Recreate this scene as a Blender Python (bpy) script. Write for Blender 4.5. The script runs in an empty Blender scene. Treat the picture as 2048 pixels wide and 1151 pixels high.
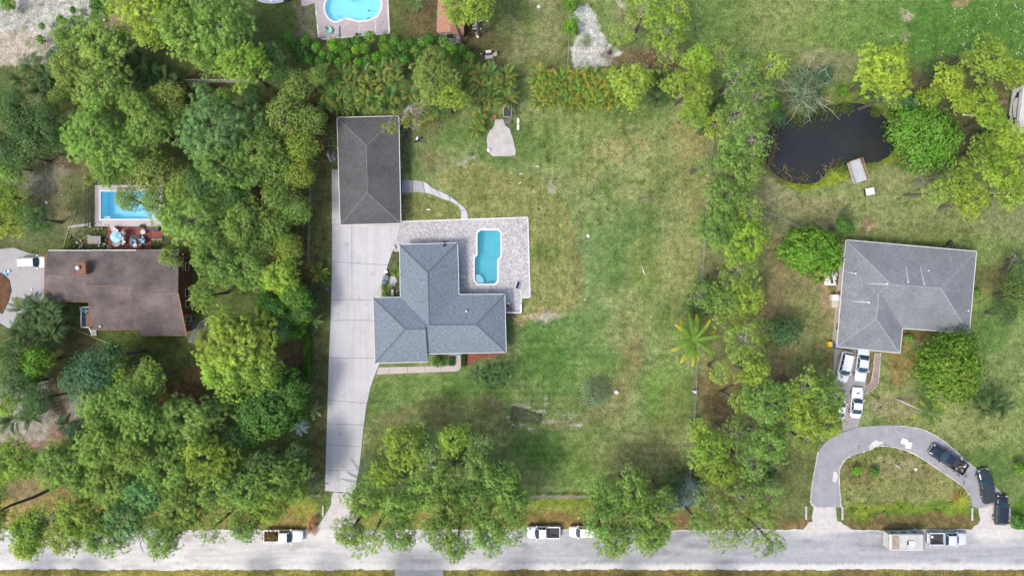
import bpy, math, random
import numpy as np
from mathutils import Vector, Matrix
from mathutils.geometry import tessellate_polygon

# ------------------------------------------------------------------ camera, sky, sun
SC = bpy.context.scene
COL = SC.collection
S = 12.0            # photo pixels per metre on the ground
H = 114.0           # height of the drone above the ground
cam = bpy.data.cameras.new('camera')
cam_o = bpy.data.objects.new('camera', cam)
COL.objects.link(cam_o)
cam_o.location = (0, 0, H)
cam_o.rotation_euler = (0, 0, 0)
cam.sensor_width = 36
cam.lens = 18 * H / (1024 / S)
cam.clip_end = 2000
SC.camera = cam_o

SUN_EL = math.radians(57)
SHX, SHY = 0.82, 0.57          # direction in which shadows fall
world = bpy.data.worlds.new('World')
SC.world = world
world.use_nodes = True
wn = world.node_tree
wn.nodes.clear()
sky = wn.nodes.new('ShaderNodeTexSky')
sky.sky_type = 'NISHITA'
sky.sun_disc = False
sky.sun_elevation = SUN_EL
sky.sun_rotation = math.atan2(-SHX, -SHY)
sky.air_density = 1.0
sky.dust_density = 4.0
sky.ozone_density = 1.0
bg = wn.nodes.new('ShaderNodeBackground')
bg.inputs[1].default_value = 0.15
wo = wn.nodes.new('ShaderNodeOutputWorld')
wn.links.new(sky.outputs[0], bg.inputs[0])
wn.links.new(bg.outputs[0], wo.inputs[0])
sun = bpy.data.lights.new('sun', 'SUN')
sun.energy = 1.3
sun.angle = math.radians(11.0)
sun.color = (1.0, 0.965, 0.91)
sun_o = bpy.data.objects.new('sun', sun)
COL.objects.link(sun_o)
d = Vector((SHX * math.cos(SUN_EL), SHY * math.cos(SUN_EL), -math.sin(SUN_EL)))
sun_o.rotation_euler = d.to_track_quat('-Z', 'Y').to_euler()
sun_o.location = (-40, -50, 90)
SC.view_settings.view_transform = 'Standard'
SC.view_settings.look = 'None'
SC.view_settings.exposure = 0.76
SC.view_settings.gamma = 1.0
SC.view_settings.use_curve_mapping = False

# ------------------------------------------------------------------ helpers
def P(px, py, z=0.0):
    """world point at height z that stands where the photo shows (px, py)"""
    k = (H - z) / H / S
    return Vector(((px - 1024) * k, (575.5 - py) * k, z))

def lin(c):
    return tuple(((v / 255) / 12.92 if v / 255 <= 0.04045 else ((v / 255 + 0.055) / 1.055) ** 2.4) for v in c)

class NT:
    def __init__(s, name):
        s.m = bpy.data.materials.new(name)
        s.m.use_nodes = True
        s.t = s.m.node_tree
        s.t.nodes.clear()
        s.out = s.n('ShaderNodeOutputMaterial')
    def n(s, typ, **kw):
        nd = s.t.nodes.new(typ)
        for k, v in kw.items():
            setattr(nd, k, v)
        return nd
    def l(s, a, b):
        s.t.links.new(a, b)
    def noise(s, scale, detail=4, rough=0.6, vec=None, stretch=None):
        nz = s.n('ShaderNodeTexNoise')
        nz.inputs['Scale'].default_value = scale
        nz.inputs['Detail'].default_value = detail
        nz.inputs['Roughness'].default_value = rough
        if vec is None:
            vec = s.n('ShaderNodeTexCoord').outputs['Object']
        if stretch:
            mp = s.n('ShaderNodeMapping')
            mp.inputs['Scale'].default_value = stretch
            s.l(vec, mp.inputs[0]); vec = mp.outputs[0]
        s.l(vec, nz.inputs['Vector'])
        return nz.outputs['Fac']
    def ramp(s, fac, stops):
        r = s.n('ShaderNodeValToRGB')
        els = r.color_ramp.elements
        while len(els) < len(stops):
            els.new(0.5)
        for e, (p, c) in zip(els, stops):
            e.position = p
            e.color = (c[0], c[1], c[2], 1) if hasattr(c, '__len__') else (c, c, c, 1)
        s.l(fac, r.inputs[0])
        return r.outputs[0]
    def mix(s, a, b, fac, typ='MIX'):
        m = s.n('ShaderNodeMix', data_type='RGBA', blend_type=typ)
        for i, v in ((6, a), (7, b)):
            if isinstance(v, tuple):
                m.inputs[i].default_value = (v[0], v[1], v[2], 1)
            else:
                s.l(v, m.inputs[i])
        if isinstance(fac, (int, float)):
            m.inputs[0].default_value = fac
        else:
            s.l(fac, m.inputs[0])
        return m.outputs[2]
    def math(s, op, a, b=None):
        m = s.n('ShaderNodeMath', operation=op)
        for i, v in enumerate((a, b)):
            if v is None: continue
            if isinstance(v, (int, float)): m.inputs[i].default_value = v
            else: s.l(v, m.inputs[i])
        return m.outputs[0]
    def bsdf(s, col, rough=0.8, bump=None, bstr=0.3, bdist=0.05, **kw):
        b = s.n('ShaderNodeBsdfPrincipled')
        if isinstance(col, tuple): b.inputs['Base Color'].default_value = (*col[:3], 1)
        else: s.l(col, b.inputs['Base Color'])
        b.inputs['Roughness'].default_value = rough
        for k, v in kw.items():
            b.inputs[k.replace('_', ' ')].default_value = v
        if bump is not None:
            bp = s.n('ShaderNodeBump')
            bp.inputs['Strength'].default_value = bstr
            bp.inputs['Distance'].default_value = bdist
            s.l(bump, bp.inputs['Height'])
            s.l(bp.outputs[0], b.inputs['Normal'])
        s.l(b.outputs[0], s.out.inputs[0])
        return b

MATS = {}
def plain(name, col, rough=0.7, var=0.18, scale=3.0, metal=0.0, coat=0.0, spec=None):
    """weathered single colour: albedo col, broken up by two sizes of noise"""
    if name in MATS: return MATS[name]
    t = NT(name)
    a = t.noise(scale, 5)
    b = t.noise(scale * 9, 3)
    f = t.ramp(a, [(0.3, 1 - var), (0.7, 1 + var)])
    g = t.ramp(b, [(0.3, 1 - var * 0.7), (0.7, 1 + var * 0.7)])
    c = t.mix(tuple(col), f, 1.0, 'MULTIPLY')
    c = t.mix(c, g, 1.0, 'MULTIPLY')
    bs = t.bsdf(c, rough, Metallic=metal)
    if coat: bs.inputs['Coat Weight'].default_value = coat
    if spec is not None: bs.inputs['Specular IOR Level'].default_value = spec
    MATS[name] = t.m
    return t.m

def concrete(name, col, var=0.12, stain=0.25, scale=0.35, tracks=0.0):
    if name in MATS: return MATS[name]
    t = NT(name)
    tc = t.n('ShaderNodeNewGeometry').outputs['Position']
    a = t.noise(scale, 6, 0.65, tc)
    b = t.noise(6.0, 4, 0.7, tc)
    st = t.noise(1.3, 3, 0.5, tc)
    c = t.mix(tuple(col), t.ramp(a, [(0.3, 1 - var), (0.7, 1 + var)]), 1.0, 'MULTIPLY')
    c = t.mix(c, t.ramp(b, [(0.35, 0.94), (0.65, 1.06)]), 1.0, 'MULTIPLY')
    c = t.mix(c, tuple(v * 0.62 for v in col), t.ramp(st, [(0.62, 0), (0.8, stain)]))
    if tracks:
        tk = t.noise(1.0, 4, 0.6, tc, (1.3, 0.07, 1))
        c = t.mix(c, t.ramp(tk, [(0.35, 1 - tracks), (0.62, 1.02)]), 1.0, 'MULTIPLY')
        sp = t.n('ShaderNodeTexVoronoi'); sp.inputs['Scale'].default_value = 0.33; t.l(tc, sp.inputs['Vector'])
        c = t.mix(c, tuple(v * 0.66 for v in col), t.ramp(sp.outputs['Distance'], [(0.06, 0.55), (0.16, 0)]))
    t.bsdf(c, 0.85, b, 0.2, 0.02)
    MATS[name] = t.m
    return t.m

def attr_mat(name, rough=0.9, fine=0.35, bumps=0.5):
    """colour painted per vertex, broken up by fine noise and relief"""
    t = NT(name)
    at = t.n('ShaderNodeAttribute', attribute_name='Col')
    pos = t.n('ShaderNodeNewGeometry').outputs['Position']
    n1 = t.noise(4.5, 4, 0.8, pos)
    n2 = t.noise(1.1, 5, 0.7, pos)
    n3 = t.noise(2.6, 3, 0.6, pos)
    c = t.mix(at.outputs['Color'], t.ramp(n1, [(0.3, 1 - fine), (0.7, 1 + fine)]), 1.0, 'MULTIPLY')
    c = t.mix(c, t.ramp(n2, [(0.32, 1 - fine * 0.5), (0.68, 1 + fine * 0.5)]), 1.0, 'MULTIPLY')
    n4 = t.noise(0.55, 6, 0.75, pos)
    c = t.mix(c, t.ramp(n4, [(0.38, (0.78, 0.86, 0.72)), (0.5, (1, 1, 1)), (0.63, (1.22, 1.16, 1.2))]), fine * 2.2, 'MULTIPLY')
    hue = t.ramp(n3, [(0.35, (0.90, 1.04, 0.88)), (0.65, (1.12, 0.98, 1.1))])
    c = t.mix(c, hue, 1.0, 'MULTIPLY')
    t.bsdf(c, rough, n1, bumps, 0.06, Specular_IOR_Level=0.2)
    return t.m

# ---- mesh building
class MB:
    def __init__(s):
        s.v = []; s.f = []; s.mi = []; s.sm = []
    def add(s, verts, faces, mi=0, smooth=False):
        o = len(s.v)
        s.v.extend([tuple(v) for v in verts])
        for f in faces:
            s.f.append([i + o for i in f]); s.mi.append(mi); s.sm.append(smooth)
        return s
    def box(s, c, size, rz=0.0, mi=0, tilt=None):
        hx, hy, hz = size[0] / 2, size[1] / 2, size[2] / 2
        pts = [Vector((x, y, z)) for z in (-hz, hz) for x, y in ((-hx, -hy), (hx, -hy), (hx, hy), (-hx, hy))]
        M = Matrix.Rotation(rz, 3, 'Z')
        if tilt: M = M @ Matrix.Rotation(tilt[1], 3, 'Y') @ Matrix.Rotation(tilt[0], 3, 'X')
        pts = [M @ p + Vector(c) for p in pts]
        return s.add(pts, [(3, 2, 1, 0), (4, 5, 6, 7), (0, 1, 5, 4), (1, 2, 6, 5), (2, 3, 7, 6), (3, 0, 4, 7)], mi)
    def prism(s, poly, z0, z1, mi=0, holes=(), sides=True, side_mi=None):
        loops = [[Vector((p[0], p[1], 0)) for p in poly]] + [[Vector((p[0], p[1], 0)) for p in h] for h in holes]
        tris = tessellate_polygon(loops)
        flat = [p for lp in loops for p in lp]
        top = [(p.x, p.y, z1) for p in flat]
        o = len(s.v)
        s.v.extend(top)
        for t in tris:
            a, b, c = [flat[i] for i in t]
            t = list(t)
            if (b.x - a.x) * (c.y - a.y) - (b.y - a.y) * (c.x - a.x) < 0: t.reverse()
            s.f.append([i + o for i in t]); s.mi.append(mi); s.sm.append(False)
        if sides:
            for lp in loops:
                n = len(lp); o = len(s.v)
                s.v.extend([(p.x, p.y, z0) for p in lp]); s.v.extend([(p.x, p.y, z1) for p in lp])
                for i in range(n):
                    j = (i + 1) % n
                    s.f.append([o + i, o + j, o + n + j, o + n + i]); s.mi.append(mi if side_mi is None else side_mi); s.sm.append(False)
        return s
    def tube(s, pts, r, n=6, mi=0, caps=True):
        pts = [Vector(p) for p in pts]
        rr = r if hasattr(r, '__len__') else [r] * len(pts)
        o = len(s.v)
        for i, p in enumerate(pts):
            a = pts[max(i - 1, 0)]; b = pts[min(i + 1, len(pts) - 1)]
            t = (b - a)
            t = t.normalized() if t.length > 1e-9 else Vector((0, 0, 1))
            u = t.cross(Vector((0, 0, 1)))
            if u.length < 1e-3: u = Vector((1, 0, 0))
            u.normalize(); w = t.cross(u)
            for k in range(n):
                an = 2 * math.pi * k / n
                s.v.append(tuple(p + (u * math.cos(an) + w * math.sin(an)) * rr[i]))
        for i in range(len(pts) - 1):
            for k in range(n):
                k2 = (k + 1) % n
                s.f.append([o + i * n + k, o + i * n + k2, o + (i + 1) * n + k2, o + (i + 1) * n + k]); s.mi.append(mi); s.sm.append(True)
        if caps:
            s.f.append([o + k for k in range(n)][::-1]); s.mi.append(mi); s.sm.append(False)
            e = o + (len(pts) - 1) * n
            s.f.append([e + k for k in range(n)]); s.mi.append(mi); s.sm.append(False)
        return s
    def lathe(s, c, prof, n=12, mi=0, sx=1, sy=1, smooth=True):
        o = len(s.v); c = Vector(c)
        for r, z in prof:
            for k in range(n):
                a = 2 * math.pi * k / n
                s.v.append((c.x + r * sx * math.cos(a), c.y + r * sy * math.sin(a), c.z + z))
        for i in range(len(prof) - 1):
            for k in range(n):
                k2 = (k + 1) % n
                s.f.append([o + i * n + k, o + i * n + k2, o + (i + 1) * n + k2, o + (i + 1) * n + k]); s.mi.append(mi); s.sm.append(smooth)
        e = o + (len(prof) - 1) * n
        s.f.append([e + k for k in range(n)]); s.mi.append(mi); s.sm.append(False)
        s.f.append([o + k for k in range(n)][::-1]); s.mi.append(mi); s.sm.append(False)
        return s
    def mesh(s, name, mats):
        me = bpy.data.meshes.new(name)
        me.from_pydata(s.v, [], s.f)
        for m in (mats if isinstance(mats, (list, tuple)) else [mats]):
            me.materials.append(m)
        me.polygons.foreach_set('material_index', s.mi)
        me.polygons.foreach_set('use_smooth', s.sm)
        me.update()
        return me
    def obj(s, name, mats, parent=None, **kw):
        return link(name, s.mesh(name, mats), parent, **kw)

def link(name, me, parent=None, label=None, cat=None, group=None, kind=None, loc=None, rz=None, scale=None):
    o = bpy.data.objects.new(name, me)
    COL.objects.link(o)
    if parent is not None: o.parent = parent
    if label: o['label'] = label
    if cat: o['category'] = cat
    if group: o['group'] = group
    if kind: o['kind'] = kind
    if loc is not None: o.location = loc
    if rz is not None: o.rotation_euler[2] = rz
    if scale is not None: o.scale = scale
    return o

def thing(name, label, cat, loc=(0, 0, 0), rz=0, group=None):
    return link(name, None, None, label, cat, group, None, loc, rz)

def np_mesh(name, V, F, mat, cols=None, smooth=False, uv=None):
    me = bpy.data.meshes.new(name)
    V = np.asarray(V, np.float32); F = np.asarray(F, np.int32)
    me.vertices.add(len(V)); me.vertices.foreach_set('co', V.ravel())
    k = F.shape[1]
    me.loops.add(F.size); me.loops.foreach_set('vertex_index', F.ravel())
    me.polygons.add(len(F))
    me.polygons.foreach_set('loop_start', np.arange(0, F.size, k, dtype=np.int32))
    me.polygons.foreach_set('loop_total', np.full(len(F), k, np.int32))
    if smooth: me.polygons.foreach_set('use_smooth', np.ones(len(F), bool))
    if cols is not None:
        a = me.color_attributes.new('Col', 'FLOAT_COLOR', 'POINT')
        c4 = np.ones((len(V), 4), np.float32); c4[:, :3] = cols
        a.data.foreach_set('color', c4.ravel())
    me.materials.append(mat)
    me.update(calc_edges=True)
    return me

def pxpoly(pts, z=0.0):
    return [(P(x, y, z).x, P(x, y, z).y) for x, y in pts]

def smooth_closed(pts, n=4):
    out = []
    L = len(pts)
    for i in range(L):
        p0, p1, p2, p3 = [np.array(pts[(i + k - 1) % L], float) for k in range(4)]
        for j in range(n):
            t = j / n
            out.append(tuple(0.5 * ((2 * p1) + (-p0 + p2) * t + (2 * p0 - 5 * p1 + 4 * p2 - p3) * t * t + (-p0 + 3 * p1 - 3 * p2 + p3) * t ** 3)))
    return out

def smooth_open(pts, n=4):
    out = []
    L = len(pts)
    for i in range(L - 1):
        p0, p1, p2, p3 = [np.array(pts[min(max(i + k - 1, 0), L - 1)], float) for k in range(4)]
        for j in range(n):
            t = j / n
            out.append(tuple(0.5 * ((2 * p1) + (-p0 + p2) * t + (2 * p0 - 5 * p1 + 4 * p2 - p3) * t * t + (-p0 + 3 * p1 - 3 * p2 + p3) * t ** 3)))
    out.append(tuple(pts[-1]))
    return out

def offset_poly(poly, dd):
    """shrink (dd>0) a polygon of world points"""
    n = len(poly)
    area = sum(poly[i][0] * poly[(i + 1) % n][1] - poly[(i + 1) % n][0] * poly[i][1] for i in range(n))
    sg = 1 if area > 0 else -1
    out = []
    for i in range(n):
        a = Vector(poly[i - 1][:2]); b = Vector(poly[i][:2]); c = Vector(poly[(i + 1) % n][:2])
        e1 = (b - a).normalized(); e2 = (c - b).normalized()
        n1 = Vector((-e1.y, e1.x)) * sg; n2 = Vector((-e2.y, e2.x)) * sg
        den = 1 + n1.dot(n2)
        m = (n1 + n2) / max(den, 0.3)
        out.append(tuple(b + m * dd))
    return out

# ---- value noise in numpy
def vnoise(x, y, scale, seed=0):
    x = np.asarray(x, float) / scale; y = np.asarray(y, float) / scale
    xi = np.floor(x).astype(np.int64); yi = np.floor(y).astype(np.int64)
    fx = x - xi; fy = y - yi
    fx = fx * fx * (3 - 2 * fx); fy = fy * fy * (3 - 2 * fy)
    def h(a, b):
        n = (a * 374761393 + b * 668265263 + seed * 1442695041) & 0xffffffff
        n = ((n ^ (n >> 13)) * 1274126177) & 0xffffffff
        return ((n ^ (n >> 16)) & 0xffff) / 65535.0
    return (h(xi, yi) * (1 - fx) + h(xi + 1, yi) * fx) * (1 - fy) + (h(xi, yi + 1) * (1 - fx) + h(xi + 1, yi + 1) * fx) * fy
def fbm(x, y, scale, seed=0, octs=4):
    s = 0; a = 1; t = 0
    for i in range(octs):
        s = s + a * vnoise(x, y, scale / 2 ** i, seed + i * 17); t += a; a *= 0.55
    return s / t
def in_poly(X, Y, poly):
    ins = np.zeros(X.shape, bool)
    n = len(poly)
    for i in range(n):
        x1, y1 = poly[i][:2]; x2, y2 = poly[(i + 1) % n][:2]
        if y1 == y2: continue
        c = ((y1 > Y) != (y2 > Y)) & (X < (x2 - x1) * (Y - y1) / (y2 - y1) + x1)
        ins ^= c
    return ins
# ------------------------------------------------------------------ outlines in photo pixels
KALB = 0.66
POOL_MAIN = [(961, 460.5), (996, 460.5), (1001, 466), (1001, 511.5), (994.5, 519), (994.5, 560), (989.5, 566.5), (956, 567), (949.5, 559), (949.5, 515.5), (955, 509.5), (955, 466)]
POOL_RECT = [(202, 382.5), (320, 382.5), (320, 437.5), (202, 437.5)]
POOL_KIDNEY = smooth_closed([(655, 0), (650.5, 12), (652, 26), (660, 38), (672, 43), (682, 40), (691, 36.5), (702, 38), (714, 41), (728, 41), (744, 37), (755, 30), (760, 18), (762, 6), (755, -8), (735, -12), (714, -3), (700, -1), (684, -10), (665, -10)], 3)
POND = smooth_closed([(1530, 278), (1545, 258), (1575, 243), (1604, 236), (1622, 226), (1660, 216), (1700, 211), (1730, 213), (1756, 226), (1777, 246), (1787, 270), (1789, 292), (1778, 306), (1755, 318), (1730, 320), (1705, 322), (1682, 327), (1660, 332), (1648, 346), (1638, 358), (1610, 361), (1580, 358), (1560, 346), (1545, 330), (1534, 308)], 3)
SOD = [(866, 352), (900, 335), (950, 322), (1010, 345), (1060, 350), (1092, 362), (1128, 392), (1134, 428), (1146, 450), (1150, 490), (1160, 530), (1166, 570), (1172, 598), (1140, 622), (1060, 628), (1040, 630), (1060, 600), (1060, 435), (936, 436), (925, 405), (895, 380)]
SOD2 = [(803, 386), (850, 388), (880, 397), (905, 412), (921, 437), (803, 441)]
ISLAND_IN = [(1682, 1013), (1680, 988), (1678, 955), (1680, 935), (1690, 918), (1701, 912), (1725, 904), (1753, 892), (1785, 893), (1820, 903), (1856, 924), (1893, 949), (1926, 972), (1939, 990), (1946, 1012)]
DRIVE_OUT = [(1621, 1000), (1624, 970), (1630, 935), (1636, 903), (1650, 884), (1678, 866), (1718, 853), (1760, 850), (1790, 850), (1820, 853), (1850, 860), (1880, 876), (1906, 896), (1930, 918), (1953, 937), (1975, 956), (1990, 972), (2006, 990), (2012, 1003)]
DRIVE_MAIN = [(663, 338), (677, 338), (681, 449.5), (801, 446), (797, 470), (788, 495), (776, 530), (769, 560), (763, 594), (748, 596), (751, 725), (760, 727), (757, 733), (750, 750), (741, 775), (733, 812), (727, 860), (722, 910), (718, 940), (712, 972), (706, 985), (649.5, 981), (652, 900), (655, 800), (657.5, 715), (661, 640), (663, 560), (664, 450)]
PATIO = [(801, 443), (1055.5, 434.5), (1060, 594), (1042.5, 595), (1043, 624), (1008, 625), (1008, 600), (905, 600), (905, 500), (790, 503), (786, 499), (797, 470)]
ROAD_TOP = 1057; ROAD_BOT = 1138

# ------------------------------------------------------------------ ground sheet
def axis(lo, hi, lo2, hi2, fine):
    return np.concatenate([np.linspace(lo, lo2, 14)[:-1], np.arange(lo2, hi2, fine), np.linspace(hi2, hi, 14)])
gx = axis(-4200, 6300, -90, 2138, 4.0)
gy = axis(-4200, 5400, -70, 1230, 4.0)
GX, GY = np.meshgrid(gx, gy)
col = np.zeros(GX.shape + (3,)); BL = 1.0
G_ = lin((98, 122, 64)); PG = lin((140, 150, 98)); 
n0 = fbm(GX, GY, 90, 1)[..., None]; n1 = fbm(GX, GY, 26, 5)[..., None]
f = np.clip((n0 - 0.36) * 3.4, 0, 1)
col[:] = np.array(G_) * (1 - f) + np.array(PG) * f
WX = GX + (fbm(GX, GY, 40, 11) - 0.5) * 46 + (fbm(GX, GY, 12, 12) - 0.5) * 14
WY = GY + (fbm(GX, GY, 40, 21) - 0.5) * 46 + (fbm(GX, GY, 12, 22) - 0.5) * 14
SPK = fbm(GX, GY, 9, 31, 3)
def blend(mask, c, a):
    a = a * BL
    c = np.array(lin(c)); m = (np.clip(mask, 0, 1) * a)[..., None]
    col[:] = col * (1 - m) + c * m
def ell(cx, cy, rx, ry, c, a=0.8, soft=0.5, speck=0.0, warp=True):
    X, Y = (WX, WY) if warp else (GX, GY)
    dd = np.sqrt(((X - cx) / rx) ** 2 + ((Y - cy) / ry) ** 2)
    m = np.clip((1 + soft / 2 - dd) / soft, 0, 1)
    if speck: m = m * np.clip((SPK - 0.5 + (1 - speck) * 0.5) * 6, 0, 1)
    blend(m, c, a)
def rect(x0, y0, x1, y1, c, a=0.8, e=12, warp=True, speck=0.0):
    X, Y = (WX, WY) if warp else (GX, GY)
    m = np.clip((X - x0) / e + .5, 0, 1) * np.clip((x1 - X) / e + .5, 0, 1) * np.clip((Y - y0) / e + .5, 0, 1) * np.clip((y1 - Y) / e + .5, 0, 1)
    if speck: m = m * np.clip((SPK - 0.5 + (1 - speck) * 0.5) * 6, 0, 1)
    blend(m, c, a)
def pol(pts, c, a=0.9, warp=0.25, speck=0.0):
    X = GX + (WX - GX) * warp; Y = GY + (WY - GY) * warp
    m = in_poly(X, Y, pts).astype(float)
    if speck: m = m * np.clip((SPK - 0.5 + (1 - speck) * 0.5) * 6, 0, 1)
    blend(m, c, a)
# left wood
rect(-5000, 60, 636, 1050, (108, 98, 68), 0.85, 30)
rect(-5000, 60, 636, 1050, (88, 110, 56), 0.6, 30, speck=0.35)
for q in ((560, 360, 60, 120), (590, 540, 40, 80), (500, 430, 40, 60), (610, 200, 60, 40), (580, 700, 46, 36), (420, 175, 60, 22), (350, 830, 90, 60), (250, 480, 60, 60)):
    ell(*q, (96, 74, 58), 0.75, 0.7)
# top left sand yard
pol([(-400, -400), (188, -400), (186, 20), (178, 60), (120, 62), (112, 122), (60, 128), (-400, 110)], (196, 190, 190), 0.95, 0.5)
pol([(-400, 70), (60, 60), (105, 90), (100, 130), (-400, 125)], (178, 158, 142), 0.6, 0.6)
m = in_poly(WX, WY, [(-400, -300), (90, -300), (100, 20), (60, 60), (-400, 66)])
r = np.sqrt((GX + 30) ** 2 + (GY + 60) ** 2)
blend(m * np.clip(np.sin(r / 2.6) * 2, 0, 1), (150, 142, 138), 0.5)
ell(5, 5, 26, 16, (100, 110, 70), 0.7, 0.8)
for k in range(40):
    a, b = random.Random(k).uniform(0, 190), random.Random(k + 99).uniform(0, 120)
    ell(a, b, 6, 4, (110, 120, 72), 0.6, 0.8)
# between trees at the top left
ell(262, 48, 50, 26, (152, 128, 104), 0.8)
# top middle yards
rect(505, -300, 1140, 150, (104, 108, 66), 0.8, 14)
ell(550, 40, 50, 40, (84, 104, 48), 0.7)
rect(596, 8, 634, 78, (126, 122, 100), 0.8, 8)
ell(800, 40, 24, 44, (100, 106, 58), 0.7); ell(850, 45, 40, 30, (112, 92, 70), 0.75); ell(862, 10, 30, 24, (118, 90, 74), 0.6)
ell(940, 70, 44, 34, (106, 88, 68), 0.8); ell(985, 105, 40, 26, (98, 88, 64), 0.6); ell(905, 105, 60, 20, (90, 82, 56), 0.6)
ell(1070, 60, 60, 90, (142, 142, 98), 0.7); ell(1050, 30, 14, 50, (92, 116, 52), 0.7); ell(1010, 20, 40, 40, (98, 112, 64), 0.6); ell(1060, 135, 60, 20, (116, 122, 66), 0.6)
# field at the top right
rect(1140, -1500, 6000, 190, (122, 140, 80), 0.8, 14)
ell(1560, 50, 110, 60, (142, 148, 92), 0.7, 0.8); ell(1460, 40, 60, 50, (104, 128, 64), 0.6)
ell(1930, 60, 190, 90, (82, 126, 48), 0.85, 0.7); ell(1700, 60, 120, 50, (112, 142, 66), 0.6, 0.8)
ell(1650, 125, 70, 28, (150, 142, 108), 0.7, 0.8); ell(1815, 33, 20, 9, (186, 170, 152), 0.8, 0.6); ell(1812, 65, 8, 14, (160, 154, 120), 0.6)
ell(1925, 8, 22, 10, (160, 142, 104), 0.8)
rect(1140, 90, 1380, 150, (128, 108, 84), 0.7, 20)
pol([(1148, 12), (1180, 10), (1196, 45), (1212, 72), (1236, 92), (1244, 104), (1222, 112), (1215, 130), (1180, 142), (1146, 142), (1144, 96), (1160, 62)], (205, 200, 202), 0.95, 0.5)
ell(1172, 78, 16, 10, (112, 124, 70), 0.7); ell(1210, 112, 22, 12, (118, 94, 84), 0.7)
ell(1260, 40, 40, 24, (140, 128, 100), 0.6); ell(1255, 35, 14, 8, (126, 96, 78), 0.6); ell(1310, 118, 60, 16, (120, 86, 72), 0.75); ell(1240, 18, 10, 6, (196, 186, 178), 0.7)
# strip and grass left of the garage
rect(626, 190, 664, 980, (112, 112, 70), 0.85, 8); rect(630, 560, 656, 740, (88, 106, 62), 0.6, 10); rect(632, 740, 652, 960, (104, 98, 66), 0.6, 8)
for yy in range(230, 960, 60): ell(645 + (yy % 7) - 3, yy, 9, 22, (112, 84, 62), 0.5, 0.8)
ell(640, 230, 30, 30, (70, 62, 46), 0.8); ell(640, 560, 14, 50, (70, 82, 44), 0.5)
# main lawn
BL = 0.55
rect(1030, 160, 1068, 212, (84, 112, 52), 0.8, 10)
ell(1230, 330, 130, 90, (150, 150, 100), 0.5, 0.8); ell(1240, 302, 62, 20, (178, 156, 112), 0.75, 0.9); ell(1175, 340, 30, 30, (168, 150, 104), 0.5, 0.9)
ell(1150, 265, 90, 40, (118, 140, 68), 0.7); ell(1110, 300, 60, 40, (110, 138, 66), 0.5); ell(1230, 225, 80, 26, (104, 130, 60), 0.6)
ell(1390, 350, 40, 200, (170, 155, 108), 0.85, 0.7); ell(1350, 450, 30, 120, (150, 152, 104), 0.7, 0.8); ell(1370, 270, 40, 40, (168, 152, 104), 0.7)
ell(1275, 450, 30, 24, (88, 122, 66), 0.7); ell(1160, 560, 60, 100, (98, 134, 78), 0.6, 0.8); ell(1220, 470, 60, 60, (122, 146, 92), 0.6, 0.9)
ell(1280, 580, 40, 90, (152, 156, 104), 0.6); ell(1295, 530, 30, 60, (122, 138, 62), 0.6); ell(1350, 560, 34, 80, (152, 146, 92), 0.6)
ell(1130, 700, 90, 80, (84, 128, 56), 0.85, 0.6); ell(1070, 650, 60, 24, (80, 124, 44), 0.8); ell(1120, 640, 70, 20, (104, 136, 84), 0.5)
ell(1250, 640, 40, 70, (156, 158, 108), 0.7, 0.7); ell(1268, 718, 16, 60, (150, 122, 88), 0.75, 0.7); ell(1243, 785, 22, 32, (142, 118, 88), 0.75); ell(1200, 825, 50, 16, (140, 118, 86), 0.7); ell(1130, 845, 60, 12, (146, 128, 98), 0.7); ell(1100, 800, 60, 14, (122, 132, 82), 0.6)
ell(1275, 690, 10, 12, (96, 92, 66), 0.7); ell(1280, 670, 6, 4, (94, 104, 56), 0.8); ell(1263, 625, 9, 5, (88, 104, 48), 0.8)
ell(1330, 780, 42, 60, (116, 148, 60), 0.8, 0.7); ell(1340, 680, 40, 50, (136, 148, 88), 0.6)
ell(850, 780, 90, 36, (94, 132, 50), 0.85, 0.6); ell(960, 790, 70, 30, (92, 124, 52), 0.7); ell(1010, 660, 40, 40, (96, 88, 62), 0.7)
ell(880, 820, 70, 26, (138, 126, 88), 0.7, 0.7); ell(790, 838, 40, 22, (112, 92, 66), 0.75, 0.7); ell(870, 835, 26, 16, (108, 92, 60), 0.6); ell(985, 830, 34, 40, (150, 120, 92), 0.6, 0.8); ell(985, 800, 26, 12, (146, 126, 106), 0.6)
ell(780, 880, 50, 30, (104, 112, 62), 0.6); ell(1100, 920, 60, 40, (98, 134, 58), 0.75); ell(1180, 920, 50, 70, (130, 142, 78), 0.6); ell(1290, 920, 70, 60, (124, 112, 74), 0.7); ell(1060, 965, 50, 20, (110, 124, 68), 0.6); ell(1150, 960, 40, 30, (96, 138, 54), 0.7); ell(1350, 850, 34, 90, (146, 136, 92), 0.6); ell(1300, 860, 60, 30, (136, 140, 84), 0.6)
ell(930, 890, 60, 60, (96, 98, 60), 0.6); ell(760, 930, 60, 50, (92, 92, 56), 0.6)
# behind the garage and by the pale slab
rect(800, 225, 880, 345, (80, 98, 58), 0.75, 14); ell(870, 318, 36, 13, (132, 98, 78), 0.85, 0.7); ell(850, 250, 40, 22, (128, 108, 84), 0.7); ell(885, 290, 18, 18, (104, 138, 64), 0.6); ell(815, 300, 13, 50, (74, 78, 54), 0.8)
ell(830, 350, 30, 10, (82, 116, 48), 0.8); ell(910, 285, 26, 22, (122, 142, 84), 0.6)
pol([(904, 333), (925, 323), (946, 314), (960, 311), (958, 318), (940, 322), (918, 333), (906, 340)], (196, 186, 172), 0.8, 0.4)
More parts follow.
